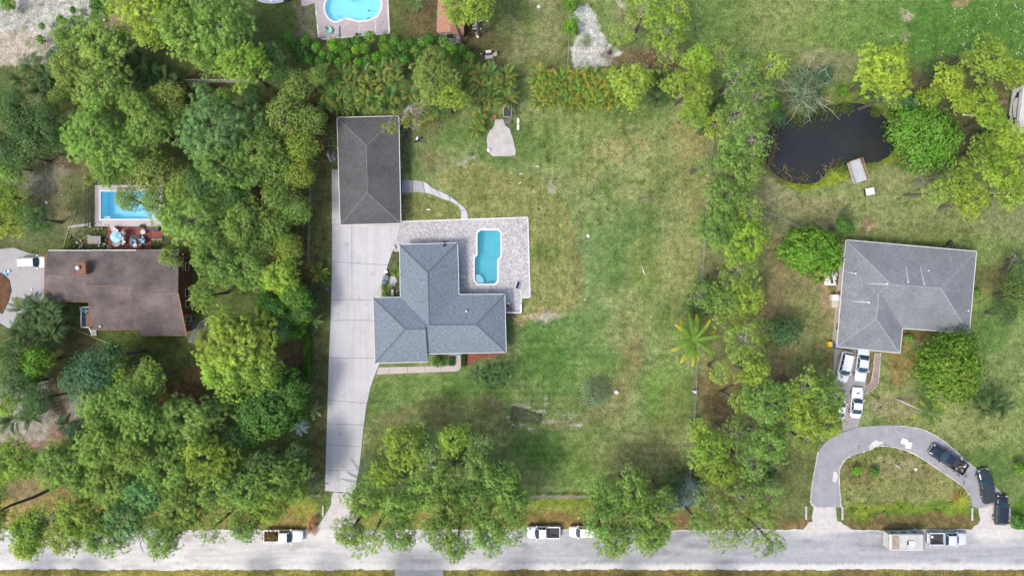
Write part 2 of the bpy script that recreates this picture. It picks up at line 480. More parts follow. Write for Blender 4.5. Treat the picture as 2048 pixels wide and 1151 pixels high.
# sod around the patio, laid in strips
BL = 1.0
for sp in (SOD, SOD2):
    pol(sp, (148, 146, 92), 0.9, 0.12)
inn = in_poly(GX, GY, SOD) & ((GY < 435) | (GX > 1060)) | in_poly(GX, GY, SOD2)
st = np.where(GX < 1060, np.sin(GY * 2 * math.pi / 9.0), np.sin((GX + 0.12 * GY) * 2 * math.pi / 9.0))
blend(inn * np.clip(st, 0, 1), (112, 122, 64), 0.55)
blend(inn * np.clip((fbm(GX, GY, 40, 77) - 0.5) * 5, 0, 1), (120, 128, 70), 0.6)
ell(1090, 500, 36, 12, (96, 120, 58), 0.6); ell(1148, 480, 8, 70, (128, 112, 80), 0.5, 0.8); ell(1158, 540, 6, 50, (130, 112, 82), 0.45, 0.8); ell(1105, 380, 12, 8, (186, 176, 158), 0.8); ell(1075, 632, 46, 9, (180, 156, 126), 0.85, 0.6); ell(1100, 640, 20, 8, (196, 186, 172), 0.7); ell(1020, 630, 20, 12, (84, 80, 60), 0.6)
ell(1300, 398, 17, 9, (142, 132, 108), 0.85); rect(1292, 330, 1328, 392, (118, 124, 72), 0.7, 8, speck=0.6); ell(1265, 250, 12, 6, (172, 160, 132), 0.7)
rect(1228, 222, 1256, 270, (134, 138, 84), 0.8, 4); blend((np.abs(GX - 1242) < 14) * (np.abs(GY - 246) < 24) * np.clip(np.sin(GY), 0, 1), (96, 110, 56), 0.6)
for a, b, c_ in ((1098, 326, 8), (1190, 340, 7), (1210, 385, 9), (1188, 427, 8), (1168, 438, 8), (1100, 330, 6), (1250, 485, 9), (1265, 487, 7), (1268, 305, 9), (1275, 365, 9), (1320, 712, 9), (1108, 445, 5)):
    ell(a, b, c_, c_ * 0.6, (94, 122, 46), 0.8, 0.6)
# under the pines right of the lawn
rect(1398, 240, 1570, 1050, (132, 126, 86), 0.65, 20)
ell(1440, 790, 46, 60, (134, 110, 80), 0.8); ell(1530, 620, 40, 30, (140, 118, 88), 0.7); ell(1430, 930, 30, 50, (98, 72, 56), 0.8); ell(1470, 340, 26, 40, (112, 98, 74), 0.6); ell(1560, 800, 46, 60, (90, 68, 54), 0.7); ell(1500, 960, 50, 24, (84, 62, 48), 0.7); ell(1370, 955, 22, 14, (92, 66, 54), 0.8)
# right-hand property
rect(1500, 340, 5000, 480, (140, 142, 98), 0.75, 18); ell(1680, 400, 80, 40, (136, 148, 88), 0.6); ell(1860, 400, 90, 34, (138, 150, 92), 0.6); ell(1640, 420, 60, 30, (158, 144, 110), 0.6); ell(1555, 400, 46, 26, (150, 144, 112), 0.7)
ell(1945, 130, 80, 20, (84, 84, 56), 0.7); rect(1780, 150, 2048, 330, (104, 84, 62), 0.75, 24); ell(1900, 130, 40, 12, (78, 86, 56), 0.6)
ell(1580, 195, 60, 40, (110, 112, 78), 0.7); ell(1700, 190, 50, 16, (120, 132, 62), 0.7); ell(1660, 205, 26, 8, (160, 138, 96), 0.7)
pol([(1510, 250), (1560, 225), (1620, 212), (1700, 198), (1780, 215), (1805, 280), (1800, 318), (1740, 345), (1650, 372), (1600, 384), (1555, 372), (1520, 330)], (110, 122, 56), 0.8, 0.4)
pol([(1560, 352), (1610, 366), (1650, 356), (1660, 340), (1700, 330), (1700, 350), (1660, 372), (1610, 382), (1566, 372)], (142, 158, 44), 0.85, 0.3)
ell(1775, 318, 36, 10, (128, 148, 44), 0.85); ell(1540, 350, 24, 14, (116, 106, 76), 0.7)
rect(1540, 470, 1690, 760, (138, 122, 90), 0.75, 20); ell(1620, 640, 50, 70, (128, 136, 84), 0.6); ell(1650, 590, 16, 60, (156, 132, 106), 0.7); ell(1620, 720, 40, 24, (112, 124, 70), 0.5)
rect(1680, 455, 1960, 500, (118, 128, 72), 0.6, 16); ell(1738, 452, 18, 20, (152, 130, 102), 0.8, 0.5); ell(1740, 458, 9, 4, (190, 172, 154), 0.7)
rect(1945, 480, 5000, 900, (126, 142, 82), 0.8, 16); ell(2020, 560, 60, 50, (110, 96, 66), 0.7); ell(1990, 660, 36, 60, (94, 128, 62), 0.7); ell(2020, 760, 40, 60, (130, 144, 90), 0.6)
ell(1840, 660, 70, 14, (120, 92, 58), 0.8); ell(1800, 720, 26, 50, (142, 118, 72), 0.8); ell(1780, 800, 40, 40, (128, 138, 82), 0.6); ell(1900, 850, 130, 50, (142, 146, 92), 0.75); ell(1790, 815, 46, 24, (152, 136, 108), 0.6)
rect(1720, 705, 1752, 770, (128, 106, 84), 0.8, 6, False)
# island inside the loop drive
pol(ISLAND_IN + [(1946, 1040), (1682, 1040)], (142, 140, 88), 0.9, 0.05)
ell(1800, 930, 46, 20, (150, 142, 104), 0.7); ell(1850, 945, 24, 20, (136, 120, 86), 0.7); ell(1720, 945, 30, 20, (122, 112, 74), 0.7); ell(1740, 905, 60, 12, (108, 118, 58), 0.6)
rect(1560, 880, 1625, 1050, (114, 116, 72), 0.8, 14)
rect(1684, 1008, 1948, 1040, (104, 134, 36), 0.85, 10); ell(1760, 1018, 60, 8, (140, 146, 46), 0.6)
rect(1565, 1034, 1625, 1062, (136, 106, 72), 0.85, 8); rect(1690, 1034, 1962, 1066, (126, 104, 70), 0.9, 9)
ell(2040, 1020, 20, 30, (92, 132, 40), 0.8); ell(2040, 1050, 24, 16, (90, 92, 58), 0.8)
# front of the left house
rect(80, 660, 420, 780, (90, 98, 54), 0.8, 20); ell(300, 700, 80, 28, (76, 92, 40), 0.7); ell(160, 700, 50, 24, (112, 104, 70), 0.6); ell(400, 750, 40, 24, (146, 112, 74), 0.75); ell(360, 790, 60, 26, (112, 78, 52), 0.7)
ell(60, 820, 110, 60, (172, 164, 160), 0.9, 0.5); ell(20, 870, 70, 20, (160, 146, 136), 0.8); ell(130, 860, 40, 30, (150, 104, 78), 0.7); ell(60, 880, 40, 10, (136, 96, 84), 0.6); ell(110, 790, 24, 40, (112, 88, 66), 0.7); ell(60, 975, 46, 36, (150, 126, 94), 0.8); ell(110, 995, 40, 20, (160, 128, 84), 0.8)
pol([(150, 640), (188, 648), (190, 690), (160, 712), (120, 745), (112, 730), (150, 700)], (128, 106, 86), 0.4, 0.4)
rect(122, 500, 350, 460, (92, 100, 62), 0.7, 6)
# side yard with grey sand
rect(20, 290, 195, 490, (122, 118, 86), 0.8, 24); ell(90, 360, 60, 26, (150, 142, 136), 0.7, 0.7, 0.4); ell(110, 320, 50, 24, (112, 94, 76), 0.7); ell(120, 430, 40, 40, (148, 140, 104), 0.6); ell(150, 390, 20, 40, (98, 112, 62), 0.6); ell(90, 470, 50, 20, (90, 112, 70), 0.6)
pol([(375, 640), (410, 638), (405, 660), (392, 690), (372, 684)], (160, 154, 148), 0.5, 0.6, 0.4)
# roadside verges
rect(-5000, 1002, 640, 1058, (166, 142, 84), 0.85, 8); rect(-5000, 1030, 640, 1054, (160, 140, 90), 0.5, 6, speck=0.6); ell(600, 1010, 50, 14, (148, 156, 60), 0.7)
rect(705, 992, 1560, 1060, (140, 138, 66), 0.85, 5); ell(1150, 1010, 90, 12, (132, 150, 56), 0.7); rect(1040, 1030, 1370, 1062, (150, 122, 82), 0.85, 8); rect(700, 1020, 1040, 1060, (158, 140, 84), 0.65, 8); rect(1360, 990, 1560, 1060, (120, 100, 70), 0.7, 10)
rect(-5000, 1135, 6000, 1300, (140, 126, 66), 0.9, 3, False); rect(-5000, 1142, 900, 1180, (168, 158, 72), 0.55, 4, speck=0.7); rect(1000, 1140, 6000, 1200, (116, 96, 62), 0.7, 4)
rect(-5000, 1225, 6000, 5400, (86, 100, 50), 0.8, 20)
# speckle of weeds and bleached blades over all grass
wd = np.clip((fbm(GX, GY, 14, 55, 3) - 0.60) * 8, 0, 1) * (GX > 640)
blend(wd, (84, 104, 50), 0.35)
mott = 1 + 0.34 * (fbm(GX, GY, 11, 201, 2) - .5) + 0.30 * (fbm(GX, GY, 24, 207, 3) - .5)
lawn = ((GX > 1000) & (GX < 1400) & (GY > 200) & (GY < 980)) | ((GX > 720) & (GX < 1400) & (GY > 745) & (GY < 980))
mow = np.where(GY < 600, np.sin(GX * 2 * math.pi / 17 + fbm(GX, GY, 60, 5) * 3), np.sin(GY * 2 * math.pi / 15 + fbm(GX, GY, 60, 6) * 3))
mott = mott + lawn * mow * 0.07
col *= mott[..., None]
sat = np.mean(col, -1, keepdims=True)
col = (col * 0.96 + sat * 0.04) * np.array([1.03, 1.08, 1.0])
col *= KALB
Z = np.zeros(GX.shape)
Z += (fbm(GX, GY, 300, 91, 3) - 0.5) * 0.10 - 0.06
Z = np.where((np.abs(GX - 1024) < 1300) & (np.abs(GY - 575) < 800), Z, -0.06)
# roadside swale
Z -= 0.22 * np.exp(-((GY - 1028) / 14) ** 2) * ((GX < 640) | (GX > 715)) * ((GX < 1610) | (GX > 1690)) * (GX < 1950)
def grow(poly, e):
    w = [(x, -y) for x, y in poly]
    return [(x, -y) for x, y in offset_poly(w, -e)]
for pl, dep in ((POOL_MAIN, 2.4), (POOL_RECT, 2.6), (POOL_KIDNEY, 2.4)):
    Z[in_poly(GX, GY, grow(pl, 5))] = -dep
edge = sum(in_poly(GX + dx, GY + dy, POND).astype(float) for dx in (-12, -6, 0, 6, 12) for dy in (-12, -6, 0, 6, 12)) / 25
Z -= edge * 1.3
mp = in_poly(GX, GY, POND)
col[mp] = col[mp] * 0.5 + np.array(lin((70, 62, 38))) * 0.3
# dug pit at the lower lawn
PIT = [(1026, 812), (1086, 831), (1080, 847), (1022, 838)]
pitm = in_poly(GX, GY, PIT)
Z[pitm] = -0.55
col[pitm] = np.array(lin((92, 94, 56))) * KALB
for a, b, rx, ry in ((1036, 811, 10, 2.0), (1056, 814, 10, 2), (1078, 822, 14, 2.2), (1108, 844, 22, 2.2), (1140, 832, 18, 2.4), (1046, 849, 7, 2), (1060, 857, 7, 3), (1017, 834, 4, 3), (1150, 850, 16, 2), (1092, 800, 3, 12)):
    mm = np.clip(1.4 - np.sqrt(((GX - a) / rx) ** 2 + ((GY - b - (a - 1080) * 0.0) / ry) ** 2), 0, 1) * np.clip((SPK - .3) * 4, 0, 1)
    blend(mm, (205 * .8, 200 * .8, 188 * .8), 0.85)
V = np.stack([(GX - 1024) / S, (575.5 - GY) / S, Z], -1).reshape(-1, 3)
ny, nx = GX.shape
idx = np.arange(ny * nx).reshape(ny, nx)
Fq = np.stack([idx[1:, :-1], idx[1:, 1:], idx[:-1, 1:], idx[:-1, :-1]], -1).reshape(-1, 4)
M_ground = attr_mat('ground_soil_and_turf', 0.95, 0.50, 1.0)
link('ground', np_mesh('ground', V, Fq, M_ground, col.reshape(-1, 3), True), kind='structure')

def ground_z(px, py):
    i = int(np.clip(np.searchsorted(gy, py), 0, ny - 1)); j = int(np.clip(np.searchsorted(gx, px), 0, nx - 1))
    return float(Z[i, j])

MB().prism(pxpoly([(1026, 812), (1040, 814), (1058, 821), (1086, 832), (1079, 848), (1058, 844), (1024, 838)]), -.6, .012).obj('dug_pit', plain('pit_weeds', (.055, .065, .030), .95, .5, 1.5), kind='structure')
# short grass standing over the soil: real blades, coloured like the turf they grow from
rngG = np.random.default_rng(71)
NB = 210000
bx = rngG.uniform(-20, 2068, NB); by = rngG.uniform(-20, 1171, NB)
hold = [POOL_MAIN, POOL_RECT, POOL_KIDNEY, POND, DRIVE_MAIN, PATIO]
GRASS = (bx, by)
def grass_blades(exclude):
    keep = np.ones(NB, bool)
    for pl in exclude: keep &= ~in_poly(bx, by, pl)
    keep &= ~((by > ROAD_TOP - 2) & (by < ROAD_BOT + 2))
    x = bx[keep]; y = by[keep]
    j = np.clip(np.searchsorted(gx, x), 1, len(gx) - 1); i = np.clip(np.searchsorted(gy, y), 1, len(gy) - 1)
    c = col[i, j]; z = Z[i, j]
    g = (c[:, 1] > c[:, 0] * .93)
    k2 = g | (rngG.uniform(size=len(x)) < .35)
    x, y, c, z = x[k2], y[k2], c[k2], z[k2]
    n = len(x)
    p = np.stack([(x - 1024) / S, (575.5 - y) / S, z + .01], -1)
    a = rngG.uniform(0, 6.283, n); L = rngG.uniform(.12, .30, n); w = rngG.uniform(.05, .09, n)
    d = np.stack([np.cos(a) * L, np.sin(a) * L, rngG.uniform(.02, .09, n)], -1)
    s_ = np.stack([-np.sin(a) * w, np.cos(a) * w, np.zeros(n)], -1)
    V = np.stack([p - s_, p + s_, p + d], 1).reshape(-1, 3)
    cc = c * rngG.uniform(.42, 1.72, (n, 1)) * rngG.uniform(.9, 1.1, (n, 3))
    o = link('grass_blades', np_mesh('grass_blades', V, np.arange(3 * n).reshape(-1, 3), M_blade, np.repeat(cc, 3, 0)), label='short mown grass growing over the lawns and verges', cat='grass', kind='stuff')
M_blade = attr_mat('grass_blade', 0.9, 0.0, 0.0)
# ------------------------------------------------------------------ road with sandy shoulders
def strip_sheet(name, x0, x1, top, bot, z, colf, rows=20, step=3.0, kind='structure', mat=None):
    xs = np.arange(x0, x1 + step, step)
    tt = top(xs); bb = bot(xs)
    ts = np.linspace(0, 1, rows + 1)
    X = np.repeat(xs[None], rows + 1, 0); Y = tt[None] + (bb - tt)[None] * ts[:, None]
    C = colf(X, Y)
    V = np.stack([(X - 1024) / S, (575.5 - Y) / S, np.full(X.shape, z)], -1).reshape(-1, 3)
    n, m = X.shape
    id_ = np.arange(n * m).reshape(n, m)
    F = np.stack([id_[1:, :-1], id_[1:, 1:], id_[:-1, 1:], id_[:-1, :-1]], -1).reshape(-1, 4)
    return link(name, np_mesh(name, V, F, mat, C.reshape(-1, 3)), kind=kind)
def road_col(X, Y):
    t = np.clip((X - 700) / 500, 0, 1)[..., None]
    a = np.array(lin((214, 211, 210))); b = np.array(lin((182, 183, 188)))  # stronger sunlight on the road put into its colour, palest at the left
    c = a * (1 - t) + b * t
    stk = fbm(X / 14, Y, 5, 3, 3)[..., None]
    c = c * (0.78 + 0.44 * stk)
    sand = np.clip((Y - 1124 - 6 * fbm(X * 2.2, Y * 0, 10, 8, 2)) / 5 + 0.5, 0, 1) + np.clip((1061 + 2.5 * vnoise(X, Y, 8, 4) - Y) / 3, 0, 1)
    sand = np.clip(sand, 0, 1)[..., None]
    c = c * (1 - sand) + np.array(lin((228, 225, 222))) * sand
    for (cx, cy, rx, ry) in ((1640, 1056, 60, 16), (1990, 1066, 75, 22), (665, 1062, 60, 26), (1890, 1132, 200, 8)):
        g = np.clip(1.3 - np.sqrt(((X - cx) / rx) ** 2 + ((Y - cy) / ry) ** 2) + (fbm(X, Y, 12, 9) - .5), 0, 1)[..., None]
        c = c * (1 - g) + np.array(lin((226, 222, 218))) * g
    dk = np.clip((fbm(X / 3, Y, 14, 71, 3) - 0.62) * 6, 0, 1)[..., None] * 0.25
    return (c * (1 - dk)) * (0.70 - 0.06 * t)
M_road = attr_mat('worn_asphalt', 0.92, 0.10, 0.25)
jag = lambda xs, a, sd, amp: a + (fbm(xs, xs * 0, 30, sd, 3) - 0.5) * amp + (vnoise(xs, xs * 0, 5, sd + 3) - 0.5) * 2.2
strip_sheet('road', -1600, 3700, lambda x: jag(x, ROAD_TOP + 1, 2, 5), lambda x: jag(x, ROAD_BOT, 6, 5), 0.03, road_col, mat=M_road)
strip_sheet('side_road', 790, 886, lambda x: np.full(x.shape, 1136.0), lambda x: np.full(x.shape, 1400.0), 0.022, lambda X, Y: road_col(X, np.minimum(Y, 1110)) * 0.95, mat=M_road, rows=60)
def mark_poly(name, pts, mat, z0, z1, kind='structure', holes=(), parent=None):
    return MB().prism(pxpoly(pts), z0, z1, holes=[pxpoly(h) for h in holes]).obj(name, mat, parent, kind=kind)
M_sand = concrete('shell_sand', tuple(v * .62 for v in lin((222, 216, 212))), 0.16, 0.45, 1.2)
M_conc = concrete('pale_concrete', tuple(v * .65 for v in lin((218, 216, 218))), 0.08, 0.45, tracks=0.10)
M_conc_old = concrete('old_concrete', tuple(v * .66 for v in lin((182, 180, 180))), 0.12, 0.5)
M_asph = concrete('grey_drive_asphalt', tuple(v * .70 for v in lin((164, 164, 169))), 0.16, 0.6, 0.5)
M_warm = concrete('warm_grey_concrete', tuple(v * .66 for v in lin((172, 166, 166))), 0.12, 0.5, 0.5)
M_joint = plain('joint_filler', tuple(v * .6 for v in lin((120, 116, 112))), 0.9)
M_white = plain('white_paint', (0.62, 0.62, 0.62), 0.6, 0.08)
def rough_edge(pts, amp=2.2, step=6, seed=1):
    out = []; rnd = random.Random(seed)
    for i in range(len(pts)):
        a = pts[i]; b = pts[(i + 1) % len(pts)]
        L = math.hypot(b[0] - a[0], b[1] - a[1]); n = max(1, int(L / step))
        for k in range(n):
            t = k / n
            out.append((a[0] + (b[0] - a[0]) * t + rnd.uniform(-amp, amp), a[1] + (b[1] - a[1]) * t + rnd.uniform(-amp, amp)))
    return out
# sandy mouths of the driveways
mark_poly('gravel_apron', rough_edge([(664, 984), (704, 986), (708, 1010), (710, 1035), (718, 1060), (640, 1072), (625, 1060), (648, 1035), (660, 1010)], 2, 7, 2), M_sand, -0.2, 0.014)
mark_poly('gravel_apron', rough_edge([(1628, 1013), (1670, 1013), (1674, 1040), (1700, 1056), (1706, 1066), (1600, 1066), (1612, 1050), (1624, 1040)], 2, 7, 3), M_sand, -0.2, 0.014)
mark_poly('gravel_apron', rough_edge([(1958, 1014), (1992, 1004), (1996, 1044), (2020, 1048), (2040, 1066), (1935, 1066), (1950, 1052), (1962, 1040)], 2, 7, 4), M_sand, -0.2, 0.014)
o = MB().prism(pxpoly([(826, 1080.5), (848, 1080.5), (848, 1082.5), (826, 1082.5)]), 0.02, 0.036).obj('road_marking', M_white, kind='structure')

# main driveway, poured slab by slab
DRIVES = [loop_ for loop_ in ([(664, 984), (704, 986), (712, 1040), (720, 1066), (636, 1066), (655, 1020)], [(1626, 1010), (1672, 1010), (1676, 1040), (1706, 1066), (1600, 1066), (1622, 1040)], [(1958, 1010), (1994, 1002), (1998, 1044), (2040, 1066), (1935, 1066), (1960, 1040)],
    [(601, -40), (603, 12), (631, 6.5), (637, 76), (646, 79.5), (779, 67), (776, -40)], [(186, 368), (328, 368), (326, 500), (216, 500), (190, 455)], [(1666, 697), (1738, 703), (1731, 770), (1716, 853), (1660, 866)],
    [(750, 731), (906, 728), (909, 706), (923, 706), (922.5, 733), (914, 743), (750, 750)], [(802, 358), (842, 360), (862, 375), (936, 420), (937, 438), (921, 438), (900, 402), (868, 390), (802, 386)],
    [(974, 238), (1026, 238), (1031, 313), (974, 313)], [(1748, 703), (1763, 703), (1755, 770), (1730, 789), (1728, 773), (1741, 762)], [(-30, 498), (44, 499), (100, 508), (100, 602), (18, 658), (-30, 645)], DRIVE_OUT + [(1994, 1006), (1958, 1016)] + ISLAND_IN[::-1] + [(1628, 1013)])]
grass_blades([POOL_MAIN, POOL_RECT, POOL_KIDNEY, grow(POND, 4), grow(DRIVE_MAIN, 1), PATIO] + DRIVES)
drv = mark_poly('driveway', [(x, y) for x, y in DRIVE_MAIN], M_joint, -0.2, 0.028)
def clip_half(poly, a, b, c):
    """keep a*x+b*y<=c"""
    out = []
    n = len(poly)
    for i in range(n):
        p = poly[i]; q = poly[(i + 1) % n]
        dp = a * p[0] + b * p[1] - c; dq = a * q[0] + b * q[1] - c
        if dp <= 0: out.append(p)
        if dp * dq < 0:
            t = dp / (dp - dq); out.append((p[0] + (q[0] - p[0]) * t, p[1] + (q[1] - p[1]) * t))
    return out
def band(poly, y0, y1, s0=0.0, s1=0.0, g=0.35):
    """part of poly between two slanting lines y=y0+s0*(x-650), y=y1+s1*(x-650)"""
    p = clip_half(poly, s0, -1, -(y0 + g) + s0 * 650)
    return clip_half(p, -s1, 1, (y1 - g) - s1 * 650)
cuts = [(338, 0), (400, 0), (449, 0), (522, 0.06), (598.5, 0.015), (640, 0), (715.5, 0), (798, 0.10), (846, 0.04), (887.5, 0.07), (940, 0), (985.5, 0.07)]
slabpoly = grow(DRIVE_MAIN, -0.5)
xs_split = {0: 0, 1: 0, 2: 704, 3: 704}
for i in range(len(cuts) - 1):
    bp = band(slabpoly, cuts[i][0], cuts[i + 1][0], cuts[i][1], cuts[i + 1][1])
    if len(bp) < 3: continue
    sp = xs_split.get(i, 0)
    for piece in ([clip_half(bp, 1, 0, sp - 0.35), clip_half(bp, -1, 0, -(sp + 0.35))] if sp else [bp]):
        if len(piece) > 2: MB().prism(pxpoly(piece), 0.02, 0.05 + 0.003 * (i % 3)).obj('slab', M_conc, drv)
# front walk
M_cream = concrete('cream_concrete', tuple(v * .68 for v in lin((205, 194, 188))), 0.08, 0.25)
walk = [(758, 733.5), (896, 730.5), (904, 728), (909, 722), (909, 708), (922, 707), (922.5, 733), (920, 738), (914, 742), (752, 748.5)]
fw = mark_poly('front_walk', walk, M_joint, -0.2, 0.034)
wp = grow(walk, -0.3)
xc = [745, 779, 815, 850, 882, 930]
for a, b in zip(xc, xc[1:]):
    pc = clip_half(clip_half(wp, 1, 0, b - 0.3), -1, 0, -(a + 0.3))
    if len(pc) > 2: MB().prism(pxpoly(pc), 0.02, 0.055).obj('slab', M_cream, fw)
# curved back path
bp = smooth_open([(803, 360.5), (822, 360.5), (842, 362), (855, 367), (864, 376), (884, 384), (906, 397), (922, 410), (934, 422), (936, 438)], 3)
bq = smooth_open([(922, 438), (922, 420), (914, 410), (900, 402), (884, 397), (868, 390), (850, 385), (825, 384), (803, 385)], 3)
fp = mark_poly('back_path', bp + bq, M_joint, -0.2, 0.02)
n_ = len(bp)
bq_r = bq[::-1]
def at(L, t):
    t = t * (len(L) - 1); i = min(int(t), len(L) - 2); f_ = t - i
    return (L[i][0] + (L[i + 1][0] - L[i][0]) * f_, L[i][1] + (L[i + 1][1] - L[i][1]) * f_)
for k in range(8):
    a, b = k / 8 + 0.004, (k + 1) / 8 - 0.004
    MB().prism(pxpoly([at(bp, a), at(bp, (a + b) / 2), at(bp, b), at(bq_r, b), at(bq_r, (a + b) / 2), at(bq_r, a)]), 0.0, 0.045 + 0.003 * (k % 2)).obj('slab', M_conc_old if k < 2 else M_conc, fp)
# pale worn slab behind the lawn
mark_poly('broken_slab', rough_edge([(990, 239), (1006, 238), (1010, 252), (1020, 258), (1026, 280), (1031, 296), (1031, 310), (1004, 313), (986, 312), (974, 302), (974, 276), (980, 260), (988, 252)], 0.8, 5, 5), concrete('chalky_concrete', tuple(v * .66 for v in lin((205, 200, 196))), 0.14, 0.6, 0.8), -0.2, 0.05)

# loop drive on the right
loop_in = [(1628.5, 1013), (1621, 1000)]
loop = DRIVE_OUT + [(1994, 1006), (1958, 1016)] + ISLAND_IN[::-1] + [(1682, 1013), (1628.5, 1013)]
loop = [loop[0]] + loop[1:]
mark_poly('loop_driveway', loop, M_asph, -0.2, 0.03)
M_edge = plain('chipped_white_edging', (0.50, 0.49, 0.46), 0.8, 0.25, 1.0)
rib = MB()
def ribbon(mb, pts, w, z0, z1, step=4, seed=0, mi=0):
    pts = smooth_open(pts, 4); rnd = random.Random(seed)
    for a, b in zip(pts, pts[1:]):
        A = P(*a); B = P(*b); L = (B - A).length
        if L < 1e-4: continue
        ang = math.atan2(B.y - A.y, B.x - A.x)
        mid = (A + B) / 2
        ww = w * rnd.uniform(0.5, 1.5)
        mb.box((mid.x, mid.y, (z0 + z1) / 2), (L * rnd.uniform(0.9, 1.04), ww, z1 - z0 + rnd.uniform(0, .01)), ang, mi)
ribbon(rib, ISLAND_IN[0:6], 0.14, -0.1, 0.055); ribbon(rib, ISLAND_IN[6:14], 0.12, -0.1, 0.055, seed=2)
ribbon(rib, DRIVE_OUT[:4], 0.12, -0.1, 0.055, seed=3); ribbon(rib, DRIVE_OUT[8:], 0.1, -0.1, 0.052, seed=4)
ribbon(rib, [(1621, 1000), (1624, 1008), (1632, 1014)], 0.2, -0.1, 0.055, seed=5)
rib.obj('driveway_edging', M_edge, kind='structure')
mark_poly('parking_pad', [(1669, 697), (1738, 703), (1735, 740), (1731, 770), (1727, 800), (1720, 835), (1716, 853), (1690, 860), (1662, 866), (1664, 820), (1668, 780), (1667, 740)], M_warm, -0.2, 0.024)
mark_poly('sand_scuff', rough_edge([(1738, 892), (1750, 880), (1768, 884), (1752, 893), (1738, 900)], 1.5, 4, 8), M_edge, 0.02, 0.037)
mark_poly('sand_scuff', rough_edge([(1668, 942), (1675, 942), (1675, 958), (1668, 965), (1664, 960)], 1.2, 4, 9), M_edge, 0.02, 0.037)
# brick walk by the parked cars
M_brick = plain('weathered_brick', tuple(v * .6 for v in lin((186, 166, 160))), 0.9, 0.3, 0.6)
M_cream_edge = plain('cream_edging', (0.50, 0.46, 0.38), 0.8)
bw = mark_poly('brick_walk', [(1750, 705), (1761, 705.5), (1758.5, 737), (1753.5, 769), (1731, 787), (1729.5, 773), (1741.5, 763), (1747, 735)], M_joint, -0.2, 0.03)
La = [(1750.8, 705), (1747.8, 735), (1742.3, 763.5), (1730.2, 774)]; Lb = [(1760.2, 705.5), (1757.7, 737), (1752.8, 768.5), (1731.5, 785.5)]
for k in range(3):
    nseg = (22, 20, 10)[k]
    for i in range(nseg):
        for j in range(3):
            def q(t, s):
                a = (La[k][0] + (La[k + 1][0] - La[k][0]) * t, La[k][1] + (La[k + 1][1] - La[k][1]) * t)
                b = (Lb[k][0] + (Lb[k + 1][0] - Lb[k][0]) * t, Lb[k][1] + (Lb[k + 1][1] - Lb[k][1]) * t)
                return (a[0] + (b[0] - a[0]) * s, a[1] + (b[1] - a[1]) * s)
            t0, t1 = (i + .06) / nseg, (i + .94) / nseg; s0, s1 = (j + .05) / 3, (j + .95) / 3
            MB().prism(pxpoly([q(t0, s0), q(t1, s0), q(t1, s1), q(t0, s1)]), 0.02, 0.045 + random.Random(i * 9 + j + k * 100).uniform(0, .012)).obj('brick', M_brick, bw)
eg = MB(); ribbon(eg, [(1750, 705), (1747, 735), (1741.4, 763), (1729, 773)], .1, -.1, .07, seed=1); ribbon(eg, [(1761, 705.5), (1758.6, 737), (1753.7, 769.5), (1731, 787)], .1, -.1, .07, seed=2)
eg.obj('edging', M_cream_edge, bw)
# drive of the brown house
mark_poly('side_driveway', [(-220, 520), (-20, 500), (8, 497), (28, 495), (44, 501), (62, 507), (95, 510), (100, 600), (70, 612), (40, 636), (18, 657), (0, 645), (-40, 640), (-180, 640), (-180, 600), (-40, 612), (6, 628), (19, 600), (24, 580), (20, 560), (8, 546), (-40, 536), (-220, 545)], M_conc_old, -0.2, 0.03)
mark_poly('mulch_island', [(-180, 545), (-40, 538), (6, 548), (18.5, 561), (22.5, 580), (17.5, 600), (5, 625), (-40, 608), (-180, 600)], plain('brown_mulch', tuple(v * .7 for v in lin((104, 74, 48))), 0.95, 0.5, 1.0), -0.2, 0.02)

# ------------------------------------------------------------------ pools
def water_mat(name, col, alpha, rough=0.03, bumpk=0.5):
    t = NT(name)
    nz = t.noise(1.8, 3, 0.6, t.n('ShaderNodeNewGeometry').outputs['Position'])
    b = t.n('ShaderNodeBsdfPrincipled')
    b.inputs['Base Color'].default_value = (*col, 1); b.inputs['Roughness'].default_value = rough
    b.inputs['Alpha'].default_value = alpha; b.inputs['IOR'].default_value = 1.33
    bp = t.n('ShaderNodeBump'); bp.inputs['Strength'].default_value = bumpk; bp.inputs['Distance'].default_value = 0.05
    t.l(nz, bp.inputs['Height']); t.l(bp.outputs[0], b.inputs['Normal']); t.l(b.outputs[0], t.out.inputs[0])
    return t.m
M_coping = concrete('pool_coping', (0.58, 0.57, 0.55), 0.06, 0.15)
def pool(name, outline, plaster, water, depths, wz=-0.10, cop=0.28, label='', deck_z=0.06, copmat=None):
    """depths: list of (px,py,depth) corners giving a sloping floor"""
    w = pxpoly(outline)
    t = thing(name, label, 'pool')
    me = MB()
    n = len(w)
    dpt = lambda p: float(np.average([q[2] for q in depths], weights=[1 / (0.5 + (p[0] - P(q[0], q[1]).x) ** 2 + (p[1] - P(q[0], q[1]).y) ** 2) for q in depths]))
    for i in range(n):
        a = w[i]; b = w[(i + 1) % n]
        me.add([(a[0], a[1], deck_z), (b[0], b[1], deck_z), (b[0], b[1], -dpt(b)), (a[0], a[1], -dpt(a))], [(0, 1, 2, 3)])
    tri = tessellate_polygon([[Vector((p[0], p[1], 0)) for p in w]])
    me.add([(p[0], p[1], -dpt(p)) for p in w], [tuple(x) for x in tri])
    me.obj('basin', plaster, t)
    MB().prism(offset_poly(w, 0.004), wz, wz, sides=False).obj('water', water, t)
    out = offset_poly(w, -cop)
    MB().prism(out, deck_z - 0.1, deck_z + 0.03, holes=[offset_poly(w, 0.02)]).obj('coping', copmat or M_coping, t)
    return t
M_pl_main = plain('turquoise_plaster', (0.11, 0.43, 0.52), 0.6, 0.12, 0.6)
M_wt_main = water_mat('pool_water', (0.06, 0.42, 0.52), 0.32)
